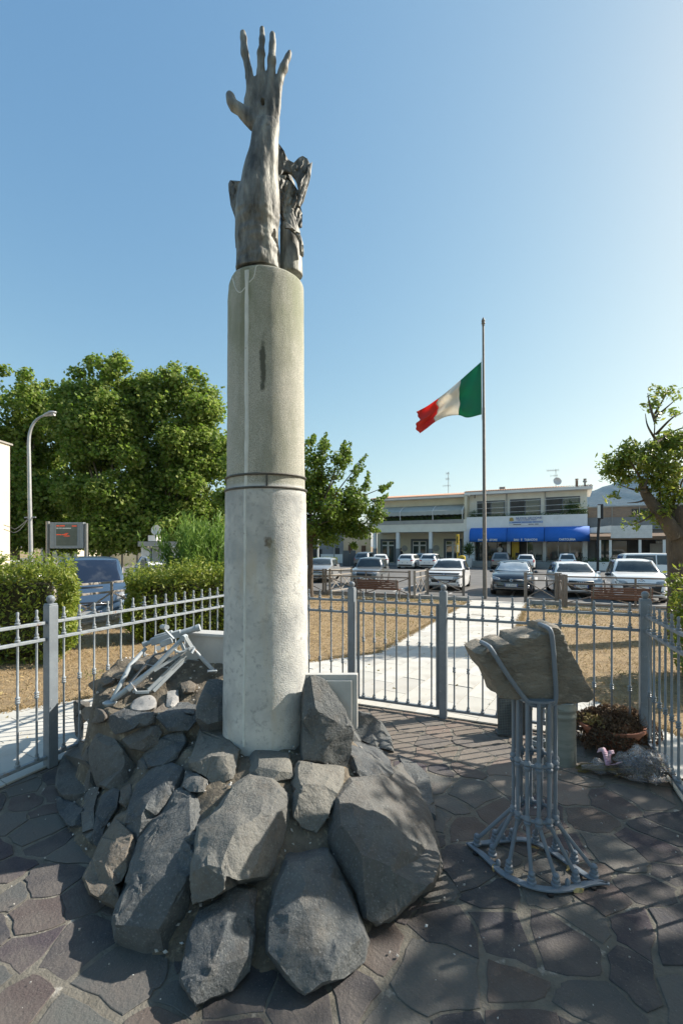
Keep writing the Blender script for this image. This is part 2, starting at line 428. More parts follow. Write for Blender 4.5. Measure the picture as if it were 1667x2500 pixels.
def run(parent, A, B, n, z0=.085, hm=.62, off=0, m='fence_paint', zr=(1.02, 1.15), top=1.262):
    """rails and pickets between two ground points"""
    A, B = Vector(A), Vector(B)
    for z, hh in ((zr[1], .024), (zr[0], .024), (z0, .026)):
        q = MB(); q.bar(A + Vector((0, 0, z)), B + Vector((0, 0, z)), .03, hh); q.build('rail', m, parent, world=True, bevel=.003)
    pm = picket_mesh(z0 + .012, top, zr[1], zr[0], hm)
    first = None
    for i in range(n):
        p = A.lerp(B, (i + .5 + off) / n)
        if first is None:
            first = pm.build('picket', m, parent, smooth=50); first.location = local_matrix(parent).inverted() @ p
        else: inst(first, parent, local_matrix(parent).inverted() @ p)
PL = gp(124, 1870); cornerL = ab(-3.58, 4.69); gpl = bp(859, 1700, 4.69); gpl.z = 0; gpr = gp(1082, 1752); gpr.z = 0
gl_a = gpl.dot(Gd); gr_a = gpr.dot(Gd); gpl = ab(gl_a, 4.69); gpr = ab(gr_a, 4.69); cornerR = ab(.83, 4.69)
PLp = ab(-3.58, PL.dot(Ld))
fL = thing('iron_fence', 'rusty grey iron fence with ball-topped post behind the gun mound', 'fence', cornerL)
post(fL, PLp - cornerL); post(fL, (0, 0, 0))
nl = round((cornerL - PLp).length / .141); run(fL, PLp + Ld * .04, cornerL - Ld * .04, nl, m='fence_rust', hm=.66)
run(fL, ab(-3.58, PL.dot(Ld) - 1.45), PLp - Ld * .04, 10, m='fence_rust', hm=.6)
post(fL, ab(-3.58, PL.dot(Ld) - 1.49) - cornerL)
run(fL, cornerL + Gd * .04, gpl - Gd * .04, round((gpl - cornerL).length / .15), hm=.47)
post(fL, gpl - cornerL)
fG = thing('iron_gate', 'closed grey iron gate with six pickets leading to the pale path', 'gate', gpl)
ga, gb = gpl + Gd * .075, gpr - Gd * .06
run(fG, ga, gb, 7, hm=.73)
for e in (ga, gb): q = MB(); q.bar(e + Vector((0, 0, .075)), e + Vector((0, 0, 1.162)), .032, .032); q.build('stile', 'fence_paint', fG, world=True, bevel=.003)
q = MB(); q.bar(gb + Gd * .022 + Vector((0, 0, .1)), gb + Gd * .022 + Vector((0, 0, 1.16)), .03, .012); q.build('latch_plate', 'hinge_black', fG, world=True)
fR = thing('iron_fence', 'shaded grey iron fence run turning the corner behind the stone stand', 'fence', gpr)
post(fR, (0, 0, 0)); post(fR, cornerR - gpr, w=.085)
run(fR, gpr + Gd * .04, cornerR - Gd * .045, round((cornerR - gpr).length / .142), hm=.5)
rend = ab(1.04, 1.4); rd = (rend - cornerR).normalized()
run(fR, cornerR + rd * .045, rend, round((rend - cornerR).length / .142), hm=.5)
post(fR, rend + rd * .03 - gpr)

# ================================================================== the monument
CC = Vector((-.515, 3.12, 0))                                       # column axis
def rockmat(name, cols, dust, dark=.055):
    m = mat(name, (.1, .1, .1)); t = m.node_tree; L = t.links.new; bs = t.nodes['Principled BSDF']; bs.inputs['Roughness'].default_value = .93
    oi = _n(t, 'ShaderNodeObjectInfo').outputs['Random']; tc = _n(t, 'ShaderNodeTexCoord').outputs['Object']
    va = _n(t, 'ShaderNodeVectorMath', operation='ADD'); vm = _n(t, 'ShaderNodeMath', operation='MULTIPLY'); vm.inputs[1].default_value = 40; L(oi, vm.inputs[0]); L(tc, va.inputs[0]); L(vm.outputs[0], va.inputs[1]); co = va.outputs[0]
    def noi(s, l, h, det=8, ro=.65):
        n = _n(t, 'ShaderNodeTexNoise'); n.inputs['Scale'].default_value = s; n.inputs['Detail'].default_value = det; n.inputs['Roughness'].default_value = ro; L(co, n.inputs['Vector'])
        r = _n(t, 'ShaderNodeMapRange'); r.inputs[1].default_value = l; r.inputs[2].default_value = h; L(n.outputs[0], r.inputs[0]); return r.outputs[0], n.outputs[0]
    def mix(f, x, y, k=1):
        q = _n(t, 'ShaderNodeMix', data_type='RGBA'); 
        if k != 1: z = _n(t, 'ShaderNodeMath', operation='MULTIPLY'); z.inputs[1].default_value = k; L(f, z.inputs[0]); f = z.outputs[0]
        L(f, q.inputs[0])
        for i_, e_ in ((6, x), (7, y)):
            if hasattr(e_, 'node'): L(e_, q.inputs[i_])
            else: q.inputs[i_].default_value = (*e_, 1)
        return q.outputs[2]
    r = _n(t, 'ShaderNodeValToRGB'); L(oi, r.inputs[0]); e = r.color_ramp.elements; r.color_ramp.interpolation = 'CONSTANT'
    while len(e) < len(cols): e.new(.5)
    for i_, q_ in enumerate(cols): e[i_].position = i_ / len(cols); e[i_].color = (*q_, 1)
    col = mix(noi(3.2, .38, .66)[0], r.outputs[0], dust, .75)                 # broad dusty patches
    col = mix(noi(7, .52, .68)[0], col, (.14, .115, .09), .4)               # earthy stains
    col = mix(noi(15, .55, .72)[0], col, (dark, dark, dark * .95), .7)       # dark weathering
    col = mix(noi(85, .56, .70, 3)[0], col, (.27, .275, .265), .6)           # mineral grain
    L(col, bs.inputs['Base Color'])
    b1 = _n(t, 'ShaderNodeBump'); b1.inputs['Strength'].default_value = .9; b1.inputs['Distance'].default_value = .03; L(noi(13, 0, 1)[1], b1.inputs['Height'])
    b2 = _n(t, 'ShaderNodeBump'); b2.inputs['Strength'].default_value = .9; b2.inputs['Distance'].default_value = .010; L(noi(62, 0, 1)[1], b2.inputs['Height']); L(b1.outputs[0], b2.inputs['Normal']); L(b2.outputs[0], bs.inputs['Normal'])
rockmat('rock', [(.070, .080, .090), (.10, .107, .11), (.082, .093, .102), (.118, .112, .104), (.062, .071, .081)], (.16, .165, .16))
rockmat('rock_sunlit', [(.145, .145, .135), (.165, .16, .145), (.135, .136, .13)], (.23, .222, .195), .08)  # lighter, dustier rock copy: sunlight on the upper boulders put into the colour
rockmat('rock_brown', [(.15, .128, .105), (.13, .115, .10), (.165, .14, .115)], (.22, .19, .15))
mat('rock_pale', (.36, .35, .33), (.24, .24, .24), 14, .85, bump=.4, bscale=40, c3=(.08, .08, .08), c3scale=55, c3lo=.62, c3hi=.66)
mat('mortar', (.20, .17, .13), (.11, .095, .075), 8, .95, bump=1, bscale=26, bdist=.03, c3=(.34, .29, .21), c3scale=22, c3lo=.56, c3hi=.68)
mat('white_marble', (.55, .54, .51), (.42, .42, .41), 5, .45, bump=.15, bscale=30, c3=(.35, .33, .28), c3scale=3, c3lo=.6, c3hi=.8)
mat('gun_paint', (.40, .44, .46), (.32, .36, .39), 12, .5, bump=.3, bscale=60, bdist=.003, c3=(.30, .20, .13), c3scale=13, c3lo=.65, c3hi=.72)
mat('gun_dark', (.10, .11, .12), (.2, .2, .2), 20, .55)
mat('stand_paint', (.19, .225, .27), (.16, .19, .23), 12, .5, spec=.4, bump=.3, bscale=60, bdist=.003)
mat('rough_limestone', (.31, .275, .225), (.21, .19, .16), 5, .95, bump=1, bscale=22, bdist=.035, c3=(.40, .36, .30), c3scale=13, c3lo=.55, c3hi=.7, stretch=(1, 1, 2.2))
mat('terracotta', (.33, .13, .07), (.26, .10, .06), 9, .7)
mat('dead_plant', (0, 0, 0), isl=[(.10, .055, .03), (.17, .10, .055), (.07, .04, .025), (.21, .14, .08)], rough=.85, transl=.15)
mat('dead_yellow', (0, 0, 0), isl=[(.25, .20, .07), (.17, .13, .06)], rough=.85, transl=.2)
mat('cellophane', (.75, .78, .8), rough=.05)
def film():
    m = MATS['cellophane']; t = m.node_tree; L = t.links.new
    tr = _n(t, 'ShaderNodeBsdfTransparent'); tr.inputs[0].default_value = (.95, .96, .97, 1); gl = _n(t, 'ShaderNodeBsdfGlossy'); gl.inputs['Roughness'].default_value = .12; gl.inputs[0].default_value = (.9, .92, .95, 1)
    ms = _n(t, 'ShaderNodeMixShader'); fr = _n(t, 'ShaderNodeFresnel'); fr.inputs[0].default_value = 1.55; tc = _n(t, 'ShaderNodeTexCoord'); n = _n(t, 'ShaderNodeTexNoise'); n.inputs['Scale'].default_value = 26; n.inputs['Detail'].default_value = 4; bm = _n(t, 'ShaderNodeBump'); bm.inputs['Distance'].default_value = .05; bm.inputs['Strength'].default_value = 1
    L(tc.outputs['Object'], n.inputs['Vector']); L(n.outputs[0], bm.inputs['Height']); L(bm.outputs[0], gl.inputs['Normal']); L(bm.outputs[0], fr.inputs['Normal']); df = _n(t, 'ShaderNodeBsdfDiffuse'); df.inputs[0].default_value = (.82, .80, .82, 1); m0 = _n(t, 'ShaderNodeMixShader'); m0.inputs[0].default_value = .10; L(tr.outputs[0], m0.inputs[1]); L(df.outputs[0], m0.inputs[2])
    L(fr.outputs[0], ms.inputs[0]); L(m0.outputs[0], ms.inputs[1]); L(gl.outputs[0], ms.inputs[2]); L(ms.outputs[0], t.nodes['Material Output'].inputs[0])
film()
mat('ribbon', (.75, .72, .76), (.66, .35, .5), 9, .4)
mat('galvanised', (.20, .22, .20), (.27, .285, .26), 4, .55, metal=.25, bump=.2, bscale=30, stretch=(1, 1, 5), c3=(.13, .14, .12), c3scale=7)
mat('dry_leaf', (.42, .35, .16), (.33, .25, .1), 20, .7, transl=.2)
mat('wire', (.20, .23, .22), rough=.5, metal=.5)
mat('lamp_housing', (.05, .055, .055), (.09, .09, .09), 10, .5)
mat('plastic_grey', (.27, .29, .30), (.2, .22, .22), 10, .5)
mat('pebble', (0, 0, 0), isl=[(.6, .58, .55), (.4, .38, .35), (.3, .29, .28), (.7, .69, .66)], rough=.8)

# height of the mortared mound over the paving
RT = [(-180, 1.33), (-150, 1.10), (-125, 1.04), (-105, 1.22), (-75, 1.28), (-50, 1.22), (-30, 1.14), (0, 1.05), (40, .95), (90, 1.0), (140, 1.3), (180, 1.33)]
def Rth(t):
    for (a, x), (b, y) in zip(RT, RT[1:]):
        if a <= t <= b: return x + (y - x) * (t - a) / (b - a)
    return 1.2
def sst(x): x = max(0, min(1, x)); return x * x * (3 - 2 * x)
def mh(x, y):
    dx, dy = x - CC.x, y - CC.y; r = math.hypot(dx, dy); Rr = Rth(math.degrees(math.atan2(dy, dx)))
    s = max(0, min(1, (r - .30) / (Rr - .30))); h = .47 * (1 - s ** 1.55)
    e = math.hypot((x + 1.27) / .70, (y - 3.62) / .52)
    h = max(h, min(.82, .58 + .55 * max(0, y - 3.33)) * sst((1.14 - e) / .26))
    return h
def mnorm(x, y):
    e = .03; gx = (mh(x + e, y) - mh(x - e, y)) / (2 * e); gy = (mh(x, y + e) - mh(x, y - e)) / (2 * e)
    return Vector((-gx, -gy, 1)).normalized()
def mhit(u, v):
    a, b = ray(u, v); d = 1.4
    while d < 4.2:
        if H + b * d < mh(a * d, d): break
        d += .004
    return Vector((a * d, d, H + b * d))
mound = thing('rock_mound', 'mound of dark mortared boulders around the foot of the column', 'rock mound', CC)
g = MB(); n1, n2 = 110, 110
for j in range(n2 + 1):
    for i in range(n1 + 1):
        x = -2.15 + 2.95 * i / n1; y = 1.65 + 2.75 * j / n2; h = mh(x, y)
        if h > .004: h += .035 * noise.noise(Vector((x * 9, y * 9, 1))) + .02 * noise.noise(Vector((x * 28, y * 28, 5)))
        else: h = -.03
        g.v.append((x, y, h - .012))
for j in range(n2):
    for i in range(n1):
        k = j * (n1 + 1) + i
        if max(g.v[q][2] for q in (k, k + 1, k + n1 + 1, k + n1 + 2)) > -.03: g.f.append((k, k + 1, k + n1 + 2, k + n1 + 1))
g.build('mortar_bed', 'mortar', mound, smooth=70, world=True)
Z6 = lambda x, y: (100 + x * .6378, 1600 + y * .6378)
def rock(outline, inner, m='rock', depth=.16, rough=.012, name='rock', parent=None, z=Z6, dfix=None, seed=0, lift=.02, round_=0, steep=1.15):
    """a boulder: traced outline laid on the mound, its facets standing proud, its back sunk into the mortar"""
    rr0 = random.Random(int(seed * 10) + 1)
    if name == 'rock' and not round_:
        kx = sum(p[0] for p in outline) / len(outline); ky = sum(p[1] for p in outline) / len(outline)
        outline = [(kx + (p[0] - kx) * 1.08 + rr0.uniform(-4, 4), ky + (p[1] - ky) * 1.07 + rr0.uniform(-4, 4)) for p in outline]
    pts = [(*p, lift) for p in outline]
    n = len(pts)
    # pull a second ring inwards so the flanks are steep
    cx_ = sum(p[0] for p in outline) / n; cy_ = sum(p[1] for p in outline) / n
    hm = max([q[2] for q in inner] + [.04])
    y0_, y1_ = min(p[1] for p in outline), max(p[1] for p in outline)
    st_ = (lambda y: 1) if (dfix or round_) else (lambda y: .55 + steep * ((y - y0_) / (y1_ - y0_)) ** 1.2)
    inner = [(a_, b_, (max(c_, .72 * hm) if not dfix else c_) * st_(b_)) for a_, b_, c_ in inner]
    ring = [(cx_ + (p[0] - cx_) * .93, cy_ + (p[1] - cy_) * .93, lift + hm * st_(p[1]) * rr0.uniform(.45, .8)) for p in outline]
    allp = pts + ring + [(a, b, c + lift) for a, b, c in inner]
    r2 = delaunay_2d_cdt([Vector((p[0], p[1])) for p in allp], [(i, (i + 1) % n) for i in range(n)], [list(range(n))], 1, 1e-4)
    V2, Fs = r2[0], r2[2]; orig = r2[3]
    V3 = []; cen = dfix(*z(cx_, cy_)) if dfix else mhit(*z(cx_, cy_))
    N0 = mnorm(cen.x, cen.y); back = []
    vd = (Vector((0, 0, H)) - cen).normalized()
    for i, p in enumerate(V2):
        k = orig[i][0] if orig[i] else None
        h = allp[k][2] if k is not None else lift
        uv = z(p.x, p.y); q = dfix(*uv) if dfix else mhit(*uv)
        toC = (Vector((0, 0, H)) - q).normalized()
        V3.append(q + toC * h); back.append(k is not None and k < n)
    m_ = MB(); m_.v = [tuple(v) for v in V3]; m_.f = [tuple(f) for f in Fs]
    b0 = len(m_.v); idx = {}
    for i in range(len(V3)):
        for k in (orig[i] or []):
            if k < n: idx[k] = i
    sink = (N0 * .55 + vd * .45).normalized()
    for k in range(n): m_.v.append(tuple(Vector(V3[idx[k]]) - sink * depth - (Vector(V3[idx[k]]) - cen) * .12))
    for k in range(n): j = (k + 1) % n; m_.f.append((idx[k], idx[j], b0 + j, b0 + k))
    m_.f.append(tuple(b0 + k for k in range(n)))
    M = local_matrix(parent or mound); oc = cen.copy()
    me = m_.mesh(name, Matrix.Translation(-oc))
    b = bmesh.new(); b.from_mesh(me); bmesh.ops.remove_doubles(b, verts=b.verts, dist=.001)
    bmesh.ops.recalc_face_normals(b, faces=b.faces)
    if not round_:                                                 # fracture planes: knock flat facets off the proud corners
        axis = (vd * .8 + Vector((0, 0, .35))).normalized()
        for _ in range(8 if len(outline) > 9 else 5):
            dr_ = (axis + Vector((rr0.gauss(0, .62), rr0.gauss(0, .45), rr0.gauss(0, .55)))).normalized()
            if dr_.dot(axis) < .25: continue
            sup = sorted(v.co.dot(dr_) for v in b.verts)
            if len(sup) < 8: break
            lim = sup[-1] - (sup[-1] - sup[len(sup) // 2]) * rr0.uniform(.12, .38)
            g0 = bmesh.ops.bisect_plane(b, geom=b.verts[:] + b.edges[:] + b.faces[:], plane_co=dr_ * lim, plane_no=dr_, clear_outer=True)
            eds = [e_ for e_ in g0['geom_cut'] if isinstance(e_, bmesh.types.BMEdge)]
            if eds: bmesh.ops.edgenet_fill(b, edges=eds)
        bmesh.ops.remove_doubles(b, verts=b.verts, dist=.004)
        bmesh.ops.recalc_face_normals(b, faces=b.faces)
    bmesh.ops.triangulate(b, faces=b.faces)
    bmesh.ops.subdivide_edges(b, edges=b.edges, cuts=3 if len(outline) > 9 else 2, use_grid_fill=True)
    bmesh.ops.smooth_vert(b, verts=b.verts, factor=.03 if not round_ else .35, use_axis_x=True, use_axis_y=True, use_axis_z=True)
    for _ in range(round_): bmesh.ops.smooth_vert(b, verts=b.verts, factor=.5, use_axis_x=True, use_axis_y=True, use_axis_z=True)
    bmesh.ops.triangulate(b, faces=b.faces)
    b.normal_update()
    for v in b.verts:
        w = v.co + oc
        t = .9 * noise.noise(w * 9 + Vector((seed, 0, 0))) + .6 * abs(noise.noise(w * 21 + Vector((0, seed, 0)))) + .4 * noise.noise(w * 48) + .3 * noise.noise(w * 95)
        v.co += v.normal * (t * rough)
    b.to_mesh(me); b.free(); smo(me, 24)
    o = obj(name, me, m, parent or mound); o.location = M.inverted() @ oc
    return o
ROCKS = [
 ([(520,530),(640,540),(632,590),(600,680),(590,760),(575,830),(560,900),(552,1000),(545,1100),(470,1115),(320,1150),(300,1075),(285,990),(330,870),(345,790),(385,710),(440,640)],
  [(615,600,.10),(480,745,.14),(350,880,.13),(440,900,.13),(540,700,.13),(450,1050,.07),(530,560,.07),(400,1000,.11),(520,900,.10)], 'rock', .016),
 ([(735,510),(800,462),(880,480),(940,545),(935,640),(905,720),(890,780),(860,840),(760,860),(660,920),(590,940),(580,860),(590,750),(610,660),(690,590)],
  [(760,590,.15),(850,545,.12),(900,640,.14),(745,660,.20),(830,660,.19),(640,720,.14),(770,760,.19),(850,750,.14),(640,850,.07),(700,840,.10)], 'rock_sunlit', .012),
 ([(965,700),(1070,720),(1120,790),(1155,870),(1200,960),(1240,1090),(1225,1160),(1150,1225),(1080,1240),(1010,1280),(960,1240),(875,1130),(880,990),(900,900),(940,800)],
  [(1010,745,.10),(1015,870,.16),(972,992,.17),(985,1100,.15),(1080,980,.15),(1100,850,.14),(1120,1080,.11),(995,1200,.07),(1180,1080,.08)], 'rock', .009),
 ([(730,885),(820,905),(815,980),(805,1080),(790,1200),(730,1270),(600,1325),(575,1290),(540,1240),(550,1170),(580,1060),(610,980),(690,940)],
  [(722,912,.08),(718,1000,.14),(700,1110,.13),(640,1180,.12),(600,1215,.08),(780,990,.09),(640,1050,.09),(740,1180,.08)], 'rock', .009),
 ([(1190,490),(1290,470),(1370,430),(1430,510),(1475,590),(1500,690),(1520,800),(1490,870),(1420,930),(1370,975),(1280,1010),(1235,985),(1215,900),(1150,790),(1120,720),(1105,640),(1130,560)],
  [(1260,560,.15),(1350,600,.21),(1420,640,.16),(1290,655,.25),(1215,650,.20),(1380,745,.22),(1445,780,.13),(1300,850,.15),(1330,920,.08),(1190,580,.12),(1240,770,.17)], 'rock', .014),
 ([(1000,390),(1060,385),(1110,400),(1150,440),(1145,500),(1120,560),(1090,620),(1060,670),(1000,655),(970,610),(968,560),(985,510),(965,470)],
  [(1040,430,.10),(1010,505,.14),(1085,500,.13),(1040,575,.15),(1105,455,.10)], 'rock_sunlit', .012),
 ([(830,360),(945,375),(965,465),(900,475),(800,455),(800,385)], [(850,400,.06),(920,420,.06)], 'rock_sunlit', .004),
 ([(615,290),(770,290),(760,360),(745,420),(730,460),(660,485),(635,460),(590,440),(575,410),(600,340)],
  [(622,325,.11),(645,400,.12),(715,330,.12),(725,415,.09),(670,450,.08)], 'rock_sunlit', .012),
 ([(1185,340),(1230,330),(1290,350),(1330,400),(1345,450),(1310,490),(1240,480),(1180,410)], [(1250,380,.08),(1290,430,.10),(1215,420,.08)], 'rock', .014),
 ([(1210,215),(1260,225),(1300,255),(1330,305),(1345,365),(1280,345),(1225,325),(1195,330),(1190,270)], [(1260,280,.08),(1300,320,.07)], 'rock', .014),
 ([(1370,390),(1440,410),(1480,470),(1500,560),(1512,640),(1500,690),(1470,590),(1425,500)], [(1450,480,.06),(1480,580,.05)], 'rock', .012),
 ([(140,330),(185,355),(200,430),(215,490),(175,520),(125,560),(85,530),(60,500),(65,440),(90,375)], [(140,430,.08),(110,480,.06),(165,400,.07)], 'rock', .008),
 ([(225,300),(270,320),(310,350),(340,400),(345,450),(330,490),(270,505),(220,490),(195,430),(190,370),(200,330)], [(260,400,.09),(300,440,.08),(240,360,.08)], 'rock', .006),
 ([(320,320),(390,280),(440,260),(460,300),(445,345),(400,365),(350,355)], [(395,315,.06),(420,300,.06)], 'rock', .008),
 ([(265,230),(320,205),(430,220),(450,235),(430,255),(360,280),(290,300),(260,270)], [(330,240,.08),(390,243,.07),(290,260,.06)], 'rock', .01),
 ([(440,425),(500,415),(540,440),(550,470),(500,540),(440,610),(395,680),(365,705),(325,640),(340,570),(370,500)], [(440,500,.11),(400,585,.11),(485,480,.11),(370,640,.08)], 'rock', .008),
 ([(290,620),(335,600),(355,690),(365,740),(340,800),(310,870),(290,965),(240,940),(190,910),(170,850),(200,780),(240,700)], [(290,710,.12),(250,800,.14),(310,760,.12),(220,860,.10),(280,880,.1)], 'rock_brown', .008),
 ([(230,540),(270,515),(300,520),(290,580),(250,650),(215,735),(205,690),(210,610)], [(250,580,.07),(230,650,.06)], 'rock', .006),
 ([(180,510),(220,505),(205,580),(205,660),(195,720),(165,680),(160,600)], [(185,600,.06)], 'rock', .006),
 ([(400,380),(460,320),(540,290),(555,330),(520,390),(470,420),(420,425),(365,440)], [(470,360,.06),(510,330,.06)], 'rock', .012),
 ([(450,235),(510,185),(590,190),(600,240),(560,285),(490,290)], [(520,235,.05)], 'rock', .012),
 ([(130,180),(190,150),(182,200),(152,225),(165,265),(160,330),(137,310),(130,240)], [(150,200,.04)], 'rock', .01),
 ([(60,540),(120,565),(160,590),(158,640),(110,650),(72,610)], [(110,600,.05)], 'rock', .014),
 ([(365,700),(400,690),(395,640),(430,620),(400,610),(372,650)], [(392,660,.03)], 'rock_brown', .012),
 ([(560,440),(600,450),(640,480),(620,520),(570,520),(540,500)], [(590,480,.05)], 'rock', .008),
 ([(485,140),(525,135),(530,180),(500,205),(480,195)], [(505,165,.04)], 'rock_pale', .006),
 ([(535,105),(570,95),(592,115),(580,140),(545,142)], [(562,118,.05)], 'rock_brown', .01),
 ([(525,185),(560,178),(592,200),(585,225),(530,218)], [(560,200,.03)], 'rock', .008),
 ([(430,215),(470,180),(490,200),(470,240),(450,236)], [(465,208,.03)], 'rock_brown', .008),
 ([(300,500),(340,495),(350,540),(330,580),(305,560)], [(325,535,.03)], 'rock_brown', .012),
]
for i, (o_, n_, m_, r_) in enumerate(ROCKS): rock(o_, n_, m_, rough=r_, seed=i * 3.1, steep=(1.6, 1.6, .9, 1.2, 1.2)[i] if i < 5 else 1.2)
# rounded river stones on top
for i, (o_, n_, m_) in enumerate([
 ([(340,195),(352,172),(372,160),(398,152),(422,150),(440,162),(445,180),(438,202),(410,212),(370,214),(345,208)], [(395,172,.075),(420,180,.07),(370,190,.065)], 'rock_pale'),
 ([(148,220),(158,205),(178,195),(212,196),(240,212),(252,232),(246,254),(222,262),(192,260),(165,248)], [(180,215,.06),(215,230,.07)], 'rock_brown'),
 ([(175,112),(195,98),(230,87),(275,84),(292,90),(275,106),(235,120),(198,130)], [(230,103,.06)], 'rock_brown'),
 ([(350,48),(358,28),(378,18),(400,24),(407,44),(395,58),(365,60)], [(380,38,.06)], 'rock_brown'),
 ([(268,82),(285,66),(320,60),(338,72),(328,88),(295,94)], [(303,77,.05)], 'rock_brown')]):
    rock(o_, n_, m_, rough=.003, seed=90 + i, round_=2, lift=.03)
# the upright slabs beside the column stand on their own feet
rock([(1018,88),(1050,76),(1092,80),(1130,140),(1150,200),(1188,285),(1182,350),(1166,425),(1120,410),(1060,400),(1005,400),(1003,250),(1010,150)],
     [(1060,120,.06),(1085,215,.09),(1120,300,.10),(1050,330,.04),(1140,360,.07),(1040,240,.05)], rough=.012, depth=.24, seed=55,
     dfix=lambda u, v: pp(u, v, 2.93 - (v - 1650) * .00052 + (u - 740) * .0004))
rock([(640,90),(672,84),(712,85),(712,240),(640,262),(600,240),(600,200),(615,150)], [(655,150,.06),(690,190,.04),(640,210,.05)], rough=.01, depth=.26, seed=66,
     dfix=lambda u, v: pp(u, v, 3.18 - (v - 1650) * .0010))
# loose grit caught in the joints
rs = random.Random(5); V = []; Fq = []
def chip(p, s):
    o = len(V); ax = Vector((rs.gauss(0, 1), rs.gauss(0, 1), rs.gauss(0, 1))).normalized(); rot = Matrix.Rotation(rs.uniform(0, 6.28), 3, ax)
    for q in ((1, 0, 0), (-1, 0, 0), (0, .8, 0), (0, -.8, 0), (0, 0, .6), (0, 0, -.6)): V.append(p + rot @ (Vector(q) * s * rs.uniform(.7, 1.2)))
    for t in ((0, 2, 4), (2, 1, 4), (1, 3, 4), (3, 0, 4), (2, 0, 5), (1, 2, 5), (3, 1, 5), (0, 3, 5)): Fq.append([o + k for k in t])
for _ in range(900):
    x, y = rs.uniform(-2, .65), rs.uniform(1.75, 4.0); h = mh(x, y)
    if h > .01: chip(Vector((x, y, h + rs.uniform(-.004, .012))), rs.uniform(.004, .014))
for _ in range(420):
    a, b = rs.uniform(-3.5, 1.0), rs.uniform(.9, 4.6); p = ab(a, b, .012)
    if mh(p.x, p.y) < .005: chip(p, rs.choice((.003, .004, .004, .005, .006, .009)))
tag(npmesh('gravel', V, Fq, 'pebble'), 'pale grit and pebbles scattered over the stone paving', 'gravel', kind='stuff')

